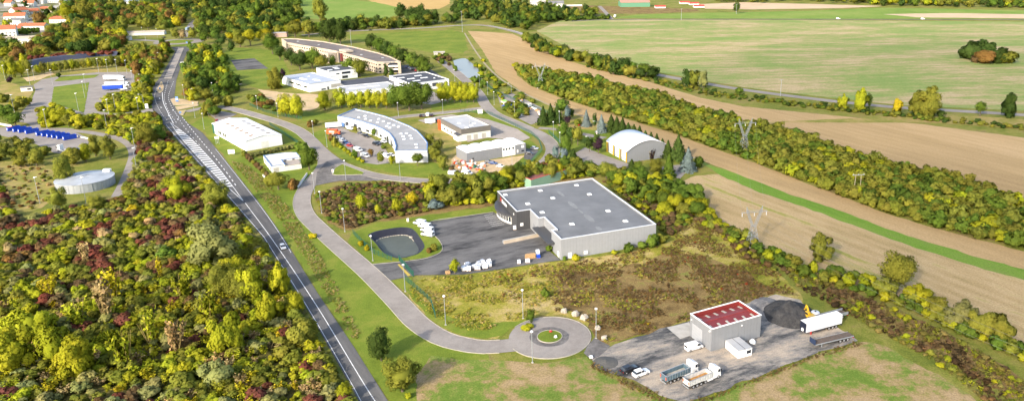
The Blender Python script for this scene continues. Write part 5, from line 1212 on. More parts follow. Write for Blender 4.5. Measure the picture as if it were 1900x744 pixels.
mass('meadow_brush', 'scattered low brush in the clearing left of the tank', cover([(-100,318),(60,305),(110,325),(115,355),(70,385),(20,405),(-120,405)], 160, 3, (1.2,3), (.6,1.6), lambda x, y, r_: ('shrub', r_.choice([OG, BR, TN, RB])), 41), 'brush', 14)
mass('country_hedge', 'low hedge along the country road below the big field', cover([(1090,118),(1215,148),(1320,170),(1400,180),(1540,198),(1700,216),(1900,236),(2050,250),(2050,256),(1900,242),(1700,223),(1540,206),(1400,190),(1320,180),(1215,156),(1088,126)], 420, 2.6, (2.5,5), (1.4,3), lambda x, y, r_: ('shrub', r_.choice([OG, MG, DG, OG])), 42), 'hedge', 15)
mass('field_hedge', 'thin dark hedge along the far lane', cover([(1045,36),(1130,33),(1130,36),(1050,40)], 40, 4, (5,8), (3,6), lambda x, y, r_: ('shrub', r_.choice([MG, DG])), 43), 'hedge', 16)
mass('estate_hedge', 'clipped hedges along the estate road and compound', cover([(900,168),(925,178),(935,200),(950,215),(958,212),(940,190),(925,170)], 60, 2, (2,3.5), (1.2,2.2), lambda x, y, r_: ('shrub', r_.choice([YG, MG, OG])), 44)+cover([(935,205),(952,190),(975,200),(982,215),(960,222)], 30, 2.2, (4,6), (3,5), lambda x, y, r_: ('shrub', r_.choice([OG, MG])), 45), 'hedge', 17)

def pick_wood(x, y, r_): return r_.choice(['round', 'wild', 'oval']), r_.choice([DG, DG, MG, MG, MG, OG] if nz(x, y, 60, 3)+(pix((x, y, 0))[0]-330)/500 > -.05 else [MG, OG, OG, OG, YG, DG, RB])
mass('town_woodland', 'continuous tree cover between the town, the roundabout and the park', cover([(120,8),(160,-4),(330,-6),(555,-2),(560,30),(540,64),(470,78),(380,92),(370,60),(362,30),(345,40),(338,60),(235,64),(232,96),(190,100),(60,112),(0,118),(-80,116),(-80,94),(30,92),(62,86),(110,62),(140,40)], 560, 7.5, (11,18), (8,15), pick_wood, 50)+cover([(-140,-8),(128,-8),(124,24),(108,50),(78,56),(40,72),(0,84),(-140,92)], 70, 13, (9,15), (8,14), pick_wood, 57), 'woodland', 18)
mass('roadside_woodland', 'scrub filling between the trees right of the main road', cover([(343,170),(345,130),(362,96),(400,90),(424,112),(428,140),(440,162),(432,188),(400,193),(350,188)], 130, 3.5, (4,8), (3,7), pick_wood, 51)+cover([(222,125),(230,98),(260,92),(312,88),(318,98),(296,134),(284,152),(274,190),(258,160),(250,132)], 120, 3.5, (4,8), (3,7), lambda x, y, r_: ('shrub', r_.choice([OG, YG, RB, MG])), 52), 'woodland', 19)
mass('park_hedges', 'bushes filling the truck park islands', cover([(182,208),(202,186),(240,175),(258,156),(278,172),(278,200),(262,205),(215,211)], 80, 2.6, (4,7), (3,5.5), lambda x, y, r_: ('shrub', r_.choice([YG, OG, YG])), 53)+cover([(140,240),(180,218),(240,219),(290,215),(299,234),(262,242),(190,242)], 90, 2.4, (3,6), (2,4), lambda x, y, r_: ('shrub', r_.choice([YG, OG, YG, RB])), 54)+cover([(78,238),(72,206),(98,200),(135,214),(150,238)], 40, 2.6, (4,7), (3,5), lambda x, y, r_: ('shrub', r_.choice([YG, OG, YG])), 55)+cover([(262,262),(300,240),(296,226),(250,244),(200,248),(230,256),(252,270)], 90, 2.4, (3,6), (2,5), lambda x, y, r_: ('shrub', r_.choice([YG, OG, MG])), 56), 'bushes', 20)

mass('far_wood', 'dense far woods along the top of the view', cover([(1325,6),(1500,3),(1640,11),(1750,14),(1900,16),(2150,18),(2150,6),(1900,0),(1500,-8),(1325,-4)], 330, 8, (10,17), (8,15), lambda x, y, r_: (r_.choice(['round', 'wild', 'oval']), r_.choice([DG, MG, OG, OG, YG])), 60)+cover([(836,34),(848,4),(940,8),(985,16),(1060,24),(1112,29),(1085,36),(1030,40),(1000,50),(975,60),(930,50),(905,40)], 170, 8, (10,16), (8,15), lambda x, y, r_: (r_.choice(['round', 'wild', 'oval']), r_.choice([DG, DG, MG, OG])), 61)+cover([(560,56),(640,50),(730,48),(850,40),(846,45),(730,53),(600,61)], 60, 7, (8,13), (6,12), lambda x, y, r_: (r_.choice(['round', 'wild']), r_.choice([DG, MG, OG])), 62), 'woodland', 21)
# ------------------------------------------------------------------ street lamps
def lamp_proto(h, style):
    t = thing('street_lamp', 'x', 'street lamp')
    MB().box(-.25, .25, -.25, .25, -.05, .25).build('base', CONC, t)
    if style == 'arm':
        mb = MB().tube((0, 0, .2), (0, 0, h-1.2), .11, .07, 8); pts = [(0, 0, h-1.2), (.35, 0, h-.5), (1.0, 0, h-.1), (1.9, 0, h)]
        for a, b in zip(pts, pts[1:]): mb.tube(a, b, .06, .05, 6)
        mb.build('pole', STEEL, t); MB().box(1.7, 2.6, -.16, .16, h-.06, h+.14).build('lantern', WHITE, t, bevel=.04)
    else:
        MB().tube((0, 0, .2), (0, 0, h-.3), .12, .07, 8).build('pole', STEEL, t)
        MB().lathe([(.10, h-.35), (.38, h-.25), (.42, h-.05), (.30, h+.12), (.08, h+.18)], 10).build('lantern', WHITE, t)
        if style == 'tall': MB().box(-.1, .9, -.2, .2, h+.0, h+.18).build('floodlight', WHITE, t)
    return t
def lamps(pts, h, style, phrase, group):
    pts = sorted(pts); proto = lamp_proto(h, style)
    for i, (x, y) in enumerate(pts):
        lab = f'{"leftmost" if i == 0 else ordn(i+1)+" from left,"} {"curved-arm" if style == "arm" else "tall" if style == "tall" else "plain"} street lamp {phrase}'
        p = g(x, y); rz = R(200) if style == 'arm' else R(30)
        if i == 0: proto.location = p; proto.rotation_euler.z = rz; tag(proto, lab, 'street lamp', group)
        else: dup(proto, p, rz, lab, group)
lamps([(1106,628),(988,673),(970.6,591),(827,603),(752,541),(692,484),(640,430),(597,396),(584,359),(642,334),(743,335)], 9.5, 'top', 'on the road to the turning circle', 'lamps of the lower estate road')
lamps([(582,253.5),(607,273),(516,218),(478,203),(739.5,217),(822,211),(844,151),(890,162),(905,176),(917,195),(955,215),(950.5,314),(1027,255),(1038,234),(1039,276)], 9.0, 'top', 'on the upper estate roads', 'lamps of the upper estate roads')
lamps([(949,175),(1095,280),(1108,250)], 8.0, 'arm', 'right of the upper estate', 'curved-arm lamps right of the estate')
lamps([(362,219),(379,240),(403.5,266),(342.6,183),(396,178.6),(265,67),(270,74),(292,70)], 9.5, 'top', 'beside the main road or roundabout', 'lamps of the main road')
lamps([(284.5,143.5),(292,129),(300,117),(268,200),(267,160),(266,172)], 9.0, 'arm', 'left of the main road', 'curved-arm lamps of the main road')
lamps([(200.6,137),(218,137),(236,138.6),(183.6,135),(247.7,160),(258.6,215),(215,208),(203,218.5),(199,240),(27,209),(87.7,239),(146,206),(157.6,181.6),(160,167),(64.5,150.4),(98,158),(10,149),(56,158),(74,377),(160,377),(250.5,277),(254,317)], 11.5, 'tall', 'in the truck park area', 'lamps of the truck park')

# ------------------------------------------------------------------ vehicles
mp_, tp_, Np_, Lp_ = nodes('car_paint')
o1 = Np_('OutputMaterial'); b1 = Np_('BsdfPrincipled'); oi_ = Np_('ObjectInfo'); Lp_(oi_.outputs['Color'], b1.inputs['Base Color']); Lp_(b1.outputs[0], o1.inputs[0])
b1.inputs['Roughness'].default_value = .3; b1.inputs['Coat Weight'].default_value = .5
CARP = mp_
LIGHT = mat('lamp_glass', (.7, .7, .66), .2); TAIL = mat('tail_light', (.35, .01, .01), .3)
def wheel(t, x, y, r=.33, w_=.22):
    o = MB().lathe([(r*.98, -w_/2), (r, -w_/2+.03), (r, w_/2-.03), (r*.98, w_/2)], 14, 'y').build('wheel', BLACK, t, loc=(x, y, r))
    MB().lathe([(r*.58, -w_/2-.015), (r*.62, -w_/2), (r*.62, w_/2), (r*.58, w_/2+.015)], 12, 'y').build('rim', RIM, o)
def car_proto(kind):
    t = thing('car' if kind != 'van' else 'van', 'x', 'car' if kind != 'van' else 'van')
    if kind == 'van':
        L, hw = 5.2, .95
        prof = [(-2.6,.35),(2.5,.35),(2.62,.55),(2.58,.95),(1.85,1.25),(1.15,1.98),(.9,2.08),(-2.45,2.1),(-2.58,1.9),(-2.62,.6)]
        gl = [(1.9,1.24),(1.2,1.9),(.62,1.9),(.5,1.24)]; h_roof = 2.1; wx = 1.65
    else:
        L, hw = (4.3, .88) if kind == 'car' else (4.7, .93); up = 0 if kind == 'car' else .22
        prof = [(-L/2,.35),(L/2-.1,.33),(L/2,.5),(L/2-.05,.72+up),(L/2-.9,.88+up),(.5,.93+up),(-L/2+.25,.95+up),(-L/2,.8+up)]
        wx = L*.31
    b = MB()
    n0 = len(prof); mid = [(x, z) for x, z in prof]
    for y, k in ((-hw, .0), (-hw*.9, 1), (hw*.9, 1), (hw, 0)):
        for x, z in mid: b.v.append((x*(1 if k else .985), y, z if (k or z < .5) else z-.04))
    for r_ in range(3):
        for i in range(n0):
            j = (i+1) % n0; b.f.append((r_*n0+i, r_*n0+j, (r_+1)*n0+j, (r_+1)*n0+i))
    b.f.append(tuple(range(n0-1, -1, -1))); b.f.append(tuple(3*n0+i for i in range(n0)))
    b.build('body', CARP, t)
    if kind == 'van':
        for s in (-1, 1): MB().side(gl, s*hw-.012 if s > 0 else -hw-.012, s*hw+.012 if s > 0 else -hw+.012).build('side_window', GLASS, t)
        MB().hexa([(1.83,-.78,1.29),(1.86,-.78,1.28),(1.86,.78,1.28),(1.83,.78,1.29)], [(1.2,-.72,1.94),(1.24,-.72,1.93),(1.24,.72,1.93),(1.2,.72,1.94)]).build('windscreen', GLASS, t)
        MB().box(-2.64, -2.58, -.7, .7, 1.2, 1.75).build('rear_window', GLASS, t)
    else:
        z0 = .92+up; z1 = 1.42+up*1.5; xr = -L/2+.2 if kind != 'car' else -L/2+.3
        MB().hexa([(xr, -hw*.93, z0), (1.05, -hw*.93, z0), (1.05, hw*.93, z0), (xr, hw*.93, z0)], [(xr+.35, -hw*.76, z1), (.25, -hw*.76, z1), (.25, hw*.76, z1), (xr+.35, hw*.76, z1)]).build('window_band', GLASS, t)
        MB().hexa([(xr+.3, -hw*.79, z1-.02), (.32, -hw*.79, z1-.02), (.32, hw*.79, z1-.02), (xr+.3, hw*.79, z1-.02)], [(xr+.45, -hw*.7, z1+.06), (.15, -hw*.7, z1+.06), (.15, hw*.7, z1+.06), (xr+.45, hw*.7, z1+.06)]).build('roof', CARP, t)
        for x in (-.35, .45): 
            for s in (-1, 1): MB().hexa([(x, s*hw*.94-.02, z0), (x+.1, s*hw*.94-.02, z0), (x+.1, s*hw*.94+.02, z0), (x, s*hw*.94+.02, z0)], [(x-.05, s*hw*.78-.02, z1), (x+.05, s*hw*.78-.02, z1), (x+.05, s*hw*.78+.02, z1), (x-.05, s*hw*.78+.02, z1)]).build('pillar', CARP, t)
    for s in (-1, 1):
        for x in (-wx, wx): wheel(t, x, s*(hw-.08), .33 if kind == 'car' else .36)
        MB().box(L/2-.08, L/2+.02, s*.62-.15, s*.62+.15, .58, .74).build('headlight', LIGHT, t); MB().box(-L/2-.02, -L/2+.06, s*.66-.12, s*.66+.12, .62, .85).build('tail_light', TAIL, t)
    return t
PROTO = {}
def vehicle(kind, label, px, py, hx, hy, col, group=None):
    p = g(px, py); q = g(px+hx, py+hy); rz = math.atan2(q.y-p.y, q.x-p.x); z = .14
    if kind not in PROTO:
        PROTO[kind] = t = car_proto(kind); t.location = (p.x, p.y, z); t.rotation_euler.z = rz; tag(t, label, None, group)
    else: t = dup(PROTO[kind], (p.x, p.y, z), rz, label, group)
    for c in KIDS[t.name]: c.color = (*col, 1)
    return t
wht, blk, slv, blu, rd, gry = (.72, .72, .72), (.015, .015, .018), (.45, .46, .48), (.03, .08, .25), (.4, .02, .02), (.12, .12, .13)
vehicle('car', 'silver car driving alone down the main road', 525, 461, 12, 18, slv)
vehicle('suv', 'black estate car parked beside a white one in the works yard', 1167, 689, 13, -5, blk)
vehicle('suv', 'white estate car parked beside a black one in the works yard', 1189, 696, 13, -5, wht)
vehicle('van', 'white van parked beside the tall grey shed', 1287, 648, 14, -4, wht)
for i, (x, y) in enumerate(((779,417),(788,423),(793,430),(794,438))): vehicle('van', f'white van, {["furthest", "second", "third", "nearest"][i]} of four parked beside the lined basin', x, y, -16, -3, wht, 'vans beside the basin')
park = [('car','white car behind the orange truck',617,250,wht),('car','black car third in the hedge-side row',625,253.5,blk),('car','silver-blue car fourth in the hedge-side row',631,258.5,slv),('car','pale silver car fifth in the hedge-side row',636,263,slv),('car','blue-grey car sixth in the hedge-side row',642,267,blu),('car','red car in the hedge-side row',649.5,272.5,rd),('van','white van beside the red car',665,281,wht),('van','white van beside the dark green tree',678,292,wht),
        ('van','white van right of the rust-leaved tree',717,293,wht),('car','white car against the end of the crescent warehouse',727,290,wht),('car','grey car at the kerb of the middle lawn',702,267,gry),('suv','black pickup at the middle lawn',698,270,blk),('car','grey car before the crescent warehouse doors',669,250,gry),('suv','dark pickup before the crescent warehouse doors',680,255,blk),('van','white van under the small tree at the first door',650,241,wht),('car','dark car beside the white van at the first door',665,241.5,blk),('car','white car in front of the yellow lawn',712,265,wht)]
for k, lab, x, y, c in park: vehicle(k, lab+' in the crescent car park', x, y, 12, 3, c, 'cars of the crescent warehouse')
for k, lab, x, y, c in (('car','dark car at the left end of the workshop car park',781,217,blk),('car','grey car second in the workshop car park',786.5,216.5,gry),('van','white van in the workshop car park',794,215.5,wht),('car','black car right of the van in the workshop car park',801,216,blk),('car','red car beside the workshop corner',803.7,226,rd),('car','black car between the red car and the workshop',809,225,blk)): vehicle(k, lab, x, y, 5, -8, c, 'cars of the workshop')
for k, lab, x, y, c in (('car','silver car right of the vaulted workshop',992,277.5,slv),('car','black car at the right end wall of the vaulted workshop',983,287,blk),('car','dark blue car in the cluttered yard',915,305,blu),('car','grey car left of the dark blue one in the yard',907,303,gry),('car','white car by the lawn of the vaulted workshop',929,311,wht),('van','left white van on the road below the cluttered yard',842,325,wht),('van','right white van on the road below the cluttered yard',867,324.5,wht)): vehicle(k, lab, x, y, 10, 1, c)
for i, (x, y, c) in enumerate(((755,126,blu),(760,128,slv),(764,129.5,wht),(768,131,blk),(773,132.5,rd),(778,134,slv),(783,136,gry))): vehicle('car', f'car parked behind the office block, {ordn(i+1)} from left' if i else 'leftmost car parked behind the office block', x, y, 5, -2, c, 'cars behind the office block')
for k, lab, x, y, hx, hy, c in (('car','dark car on the country road left of another',688,57.5,9,-.6,blk),('car','dark car on the country road right of another',729,55,9,-.6,blk),('van','white van on the far lane, left of two',1555,36.5,9,0,wht),('van','white van on the far lane, right of two',1712,37,9,0,wht),('car','dark car entering the roundabout',305,71,8,-2,blk),('car','white car leaving the roundabout on its right',358,87,8,1,wht),('car','blue car in the white warehouse car park',408,229,4,4,blu),('car','red car in the white warehouse car park',403,227,4,4,rd)): vehicle(k, lab, x, y, hx, hy, c)
tw = random.Random(11)
for i in range(12): vehicle('car' if i % 3 else 'van', f'vehicle parked on the town square, {ordn(i+1)} from left' if i else 'leftmost vehicle parked on the town square', 33+i*2.6, 37+tw.uniform(-3, 4), 4, tw.uniform(-2, 2), tw.choice([wht, blk, slv, blu, gry]), 'vehicles on the town square')
sheet('town_square', G([(45,40),(64,33),(72,40),(72,52),(58,52),(44,44)]), ASPHL, .11)

def cab(t, x0, paint=WHITE):
    """truck tractor: local x forward, cab front at x0+2.3"""
    c = MB().hexa([(x0, -1.22, 1.0), (x0+2.3, -1.22, 1.0), (x0+2.3, 1.22, 1.0), (x0, 1.22, 1.0)], [(x0+.1, -1.18, 3.1), (x0+2.05, -1.18, 3.1), (x0+2.05, 1.18, 3.1), (x0+.1, 1.18, 3.1)]).build('cab', paint, t, bevel=.1)
    MB().hexa([(x0+.1, -1.12, 3.08), (x0+1.9, -1.12, 3.08), (x0+1.9, 1.12, 3.08), (x0+.1, 1.12, 3.08)], [(x0+.1, -1.0, 3.75), (x0+.7, -1.0, 3.75), (x0+.7, 1.0, 3.75), (x0+.1, 1.0, 3.75)]).build('roof_deflector', paint, c)
    MB().hexa([(x0+2.2, -1.05, 1.95), (x0+2.26, -1.05, 1.95), (x0+2.26, 1.05, 1.95), (x0+2.2, 1.05, 1.95)], [(x0+2.07, -1.0, 2.9), (x0+2.13, -1.0, 2.9), (x0+2.13, 1.0, 2.9), (x0+2.07, 1.0, 2.9)]).build('windscreen', GLASS, c)
    for s in (-1, 1):
        MB().box(x0+1.25, x0+1.95, s*1.21-.03, s*1.21+.03, 1.95, 2.75).build('side_window', GLASS, c); MB().box(x0+2.1, x0+2.3, s*1.42-.1, s*1.42+.1, 2.0, 2.7).build('mirror', BLACK, c)
        MB().box(x0+2.28, x0+2.36, s*.9-.2, s*.9+.2, .8, 1.0).build('headlight', LIGHT, t)
    MB().box(x0-.1, x0+2.34, -1.2, 1.2, .55, 1.0).build('bumper_skirt', paint, t); MB().box(x0-3.8, x0+1.8, -.45, .45, .65, .95).build('chassis', DSTEEL, t)
    for s in (-1, 1): MB().box(x0-2.2, x0-.3, s*1.0-.22, s*1.0+.22, .4, .95).build('side_tank', paint, t)
    for s in (-1, 1):
        wheel(t, x0+1.5, s*1.05, .5, .32); wheel(t, x0-2.9, s*.98, .5, .5)
        MB().box(x0-3.5, x0-2.3, s*.98-.27, s*.98+.27, 1.04, 1.1).build('mudguard', paint, t)
def axles(t, xs, hw=1.05, r=.5):
    for x in xs:
        for s in (-1, 1): wheel(t, x, s*hw, r, .38)
def place(t, a, b):
    p, q = g(*a), g(*b); t.location = (p.x, p.y, .13); t.rotation_euler.z = math.atan2(q.y-p.y, q.x-p.x)
def dump_rig(label, a, b, tub, load):
    t = thing('tipper_truck', label, 'truck'); cab(t, 8.0)
    m = MB(); L, hw, z0, z1 = 7.3, 1.25, 1.15, 2.55
    out_ = [(-.4, -hw), (L, -hw), (L, hw), (-.4, hw)]; inn = inset(out_, .09)
    m.ring(out_, inn, z0, z1); b_ = m.build('tub', tub, t)
    MB().box(-.31, L-.09, -hw+.09, hw-.09, z0, z0+.3).build('load', load, b_)
    MB().ring(inset(out_, -.06), inset(out_, .12), z1, z1+.1).build('rim_rail', STEEL, b_)
    for i in range(9): 
        for s in (-1, 1): MB().box(i*.85-.2, i*.85-.12, s*hw-.05, s*hw+.05, z0, z1).build('stiffener', STEEL, b_)
    MB().box(-.46, -.4, -hw, hw, z0, z1-.1).build('tailgate', tub, b_)
    for s in (-1, 1): MB().box(-.5, -.46, s*1.05-.14, s*1.05+.14, 1.5, 2.3).build('warning_plate', ORANGE, b_)
    MB().box(-.2, 7.4, -.45, .45, .8, 1.12).build('frame', DSTEEL, t); axles(t, (1.0, 2.3, 3.6)); MB().box(-.6, -.45, -1.2, 1.2, .5, .75).build('rear_bar', STEEL, t)
    place(t, a, b); return t
dump_rig('white tipper truck with dark blue trailer, left of two', (1233,711), (1288,689), mat('steel_blue_tub', (.10, .16, .20), .5, .2, .3, 1.5), mat('worn_steel_floor', (.42, .39, .33), .7, .1, .35, 1.2))
dump_rig('white tipper truck with orange-stained load, right of two', (1275,720), (1331,697), mat('scuffed_white_tub', (.58, .57, .54), .6, 0, .3, 1.5), mat('rusty_sand_load', (.42, .22, .07), .9, 0, .4, 1.5))
# box trailer, flatbed trailers
def trailer(label, a, b, kind):
    t = thing({'box': 'box_trailer', 'flat': 'flatbed_trailer', 'open': 'open_trailer'}[kind], label, 'trailer'); L = 13.2
    fr_ = MB().box(.3, L-.2, -.5, .5, .85, 1.15).build('frame', DSTEEL, t)
    axles(t, (L-4.6, L-3.3, L-2.0))
    if kind == 'box':
        b_ = MB().box(0, L, -1.27, 1.27, 1.15, 3.95).build('body', mat('trailer_white', (.62, .63, .65), .5, var=.06, stripe=.06, sscale=1.6), t)
        MB().box(-.03, L+.03, -1.3, 1.3, 3.95, 4.02).build('roof', WHITE, b_); MB().box(-.05, -.0, -1.25, 1.25, 1.1, 3.93).build('front_bulkhead', mat('navy_panel', (.012, .016, .035), .4), b_)
        MB().box(-.35, -.05, -.35, .35, 1.3, 2.1).build('hose_panel', WHITE, b_)
        for s in (-1, 1): MB().box(L-11.2, L-10.9, s*1.0-.12, s*1.0+.12, .05, 1.15).build('landing_leg', RED, t)
        MB().box(L-9.6, L-6.2, -1.2, -1.1, .5, 1.1).build('side_guard', DSTEEL, t); MB().box(L-.1, L+.05, -1.2, 1.2, .5, .8).build('rear_bar', DSTEEL, t)
    else:
        MB().box(0, L, -1.25, 1.25, 1.15, 1.3).build('deck', mat('brown_plank_deck', (.13, .095, .07), .9, var=.35, scale=1.5), t)
        for s in (-1, 1): MB().box(0, L, s*1.27-.04, s*1.27+.04, 1.05, 1.36 if kind == 'flat' else 2.0).build('side_rail', STEEL, t)
        MB().box(-.08, 0, -1.27, 1.27, 1.1, 2.6 if kind == 'flat' else 2.0).build('headboard', mat('navy_headboard', (.02, .035, .08), .5), t)
        for i in range(10): MB().box(.3+i*1.3, .36+i*1.3, -1.2, 1.2, 1.3, 1.33).build('deck_joint', DSTEEL, t)
        for s in (-1, 1): MB().box(2.3, 2.55, s*.95-.1, s*.95+.1, .05, 1.15).build('landing_leg', STEEL, t)
        MB().box(L-.05, L+.06, -1.2, 1.2, .6, .85).build('rear_bar', RED, t)
    place(t, a, b); return t
trailer('white box trailer with navy front parked on the gravel', (1489,621), (1553,604), 'box')
trailer('empty flatbed trailer with brown deck and navy headboard', (1507,644), (1574,628), 'flat')
trailer('open trailer with rusty brown bed behind the white box trailer', (1503,603), (1560,588), 'open')
def semi(label, a, b, body):
    t = thing('articulated_lorry', label, 'truck'); cab(t, 13.2)
    b_ = MB().box(-.4, 12.6, -1.27, 1.27, 1.15, 3.95).build('trailer_body', body, t); MB().box(-.43, 12.63, -1.3, 1.3, 3.95, 4.02).build('trailer_roof', WHITE, b_)
    MB().box(0, 12.5, -.5, .5, .85, 1.15).build('frame', DSTEEL, t); axles(t, (1.2, 2.5, 3.8)); place(t, a, b); return b_
sb = semi('white lorry with blue emblem parked furthest in the truck park', (195,150), (239,150), mat('lorry_white', (.68, .68, .68), .5, var=.05))
for x0, x1, z0, z1 in ((4.6, 5.4, 1.9, 3.2), (6.0, 9.6, 2.3, 2.7)): MB().box(x0, x1, -1.31, -1.27, z0, z1).build('emblem', LBLUE, sb)
semi('lorry with blue curtain side nearest in the truck park', (193,169), (236,167), BLUEP)
semi('white lorry hidden behind the blue-sided one', (197,163), (240,161), mat('lorry_grey_blue', (.50, .55, .62), .5, var=.05))
t = thing('tractor_unit', 'white truck cab standing below the blue skips', 'truck', g(116, 281), R(160)); cab(t, 0)
t = thing('box_truck', 'orange box truck parked by the hedge of the crescent warehouse', 'truck', g(608, 250), R(-6))
MB().box(0, 6, -1.15, 1.15, .8, 3.2).build('box', ORANGE, t); MB().box(6.05, 7.6, -1.05, 1.05, .6, 2.3).build('cab', ORANGE, t, bevel=.1); MB().box(7.2, 7.63, -.95, .95, 1.4, 2.1).build('windscreen', GLASS, t); MB().box(1.5, 4.5, -1.18, -1.15, 1.6, 2.4).build('side_print', WHITE, t); axles(t, (1.2, 6.6), .95, .4)
t = thing('lorry', 'white lorry coming down the far lane by the barn', 'truck', g(1141, 33), R(-100)); MB().box(-4, 2, -1.2, 1.2, 1, 3.4).build('box', WHITE, t); MB().box(2.1, 4, -1.15, 1.15, .6, 2.9).build('cab', WHITE, t, bevel=.1); MB().box(3.7, 4.03, -1, 1, 1.7, 2.6).build('windscreen', GLASS, t); axles(t, (-2.5, 3), 1, .45)
t = thing('bus', 'blue-grey bus on the road beyond the roundabout', 'bus', g(349, 56), R(100)); MB().box(-6, 6, -1.25, 1.25, .4, 3.1).build('body', mat('bus_blue', (.25, .33, .42), .4), t, bevel=.12); MB().box(-5.8, 6.03, -1.28, 1.28, 1.6, 2.6).build('window_band', GLASS, t); axles(t, (-3.5, 3.8), 1.1, .45)
t = thing('delivery_truck', 'white and blue box body beside the crescent warehouse end', 'truck', g(604, 239), R(20)); MB().box(0, 9, -1.2, 1.2, .9, 3.2).build('box', WHITE, t); MB().box(9.1, 10.8, -1.1, 1.1, .6, 2.6).build('cab', LBLUE, t, bevel=.1); MB().box(10.4, 10.83, -1, 1, 1.5, 2.3).build('windscreen', GLASS, t); axles(t, (1.8, 9.9), 1, .42)
t = thing('white_trailer', 'white covered trailer left of the red car by the workshop', 'trailer', g(789, 231), R(15)); MB().box(0, 6, 0, 2.3, .7, 3.0).build('body', WHITE, t); MB().box(-1.2, 0, 1.0, 1.3, .6, .75).build('drawbar', DSTEEL, t); wheel(t, 3, .05); wheel(t, 3, 2.25)
# excavator
t = thing('excavator', 'yellow excavator with raised arm behind the box trailer', 'excavator', g(1505, 596), R(115))
for s in (-1, 1): MB().side([(-1.8,.1),(-1.5,0),(1.5,0),(1.8,.1),(2.0,.45),(1.7,.85),(-1.7,.85),(-2.0,.45)], s*1.1-.28, s*1.1+.28).build('track', BLACK, t)
MB().box(-1.9, 1.3, -1.2, 1.2, .95, 2.0).build('house', YEL, t, bevel=.1); cb_ = MB().box(.2, 1.6, .25, 1.2, 1.9, 2.95).build('cab', YEL, t, bevel=.06); MB().box(.35, 1.63, .22, 1.23, 2.1, 2.8).build('cab_window', GLASS, cb_); MB().box(-2.2, -1.6, -1.15, 1.15, 1.0, 1.9).build('counterweight', DSTEEL, t)
bm = MB(); bm.hexa([(1.2,-.55,1.6),(1.7,-.55,1.3),(1.7,-.2,1.3),(1.2,-.2,1.6)], [(2.6,-.55,3.9),(3.0,-.55,3.6),(3.0,-.2,3.6),(2.6,-.2,3.9)]); bm.build('boom', YEL, t)
bm = MB(); bm.hexa([(2.6,-.5,3.5),(3.0,-.5,3.4),(3.0,-.25,3.4),(2.6,-.25,3.5)], [(2.9,-.5,4.0),(3.2,-.5,3.9),(3.2,-.25,3.9),(2.9,-.25,4.0)]); bm.build('elbow', YEL, t)
bm = MB(); bm.hexa([(3.8,-.5,1.2),(4.1,-.5,1.2),(4.1,-.25,1.2),(3.8,-.25,1.2)], [(2.8,-.5,3.8),(3.15,-.5,3.8),(3.15,-.25,3.8),(2.8,-.25,3.8)]); bm.build('stick', YEL, t)
MB().side([(3.6,1.3),(4.3,1.3),(4.5,.6),(4.1,.15),(3.6,.4)], -.8, .05).build('bucket', DSTEEL, t)
# small round tank and slab piles by the excavator
t = thing('water_tank', 'small pale round tank behind the excavator', 'tank', g(1512, 588)); MB().lathe([(1.3, 0), (1.3, 1.6), (1.1, 1.8), (.2, 1.95)], 20).build('body', COPING, t); MB().lathe([(.3, 1.9), (.3, 2.1), (.1, 2.12)], 10).build('hatch', DSTEEL, t)
def heap(name, label, px, py, rx, ry, h, m, seed, n=40):
    c = g(px, py); mb = MB(); rs_ = 22
    mb.v.append((0, 0, h))
    for a in range(1, rs_+1):
        f = a/rs_
        for i in range(n):
            t_ = 2*math.pi*i/n; x, y = rx*f*math.cos(t_), ry*f*math.sin(t_); k = 1+.12*nz(c.x+x, c.y+y, 3.5, seed)
            zz = h*max(0, (1-f))**1.05*(1+.35*nz(c.x+x, c.y+y, 3.0, seed+2)) if f < 1 else -.05
            mb.v.append((x*k, y*k, max(zz+.10*nz(x*3, y*3, 1.3, seed), -.05)))
    for i in range(n): mb.f.append((0, 1+i, 1+(i+1) % n))
    for a in range(rs_-1):
        for i in range(n): j = (i+1) % n; mb.f.append((1+a*n+i, 1+(a+1)*n+i, 1+(a+1)*n+j, 1+a*n+j))
    o = mb.build(name, m, smooth=True, loc=(c.x, c.y, .1)); return tag(o, label, 'gravel heap')
GRV = gmat('dark_gravel', [(.035, .035, .036), (.055, .053, .052), (.08, .076, .072)], 5, 1.2, .25, fine=.4)
heap('gravel_heap', 'large dark grey gravel heap behind the tall shed', 1463, 583, 8.2, 9.5, 4.6, GRV, 1)
heap('gravel_heap', 'pale dug-out spoil bank left of the large gravel heap', 1425, 570, 5.5, 6.5, 1.5, gmat('pale_spoil', [(.12, .115, .11), (.20, .185, .17), (.28, .25, .22)], 5, 1.2, .25, fine=.35), 2)
heap('gravel_heap', 'small flat dark gravel heap at the yard entrance', 1123, 673, 3.5, 3.2, .9, mat('fine_dark_gravel', (.10, .095, .085), .95, var=.2, scale=3), 3)

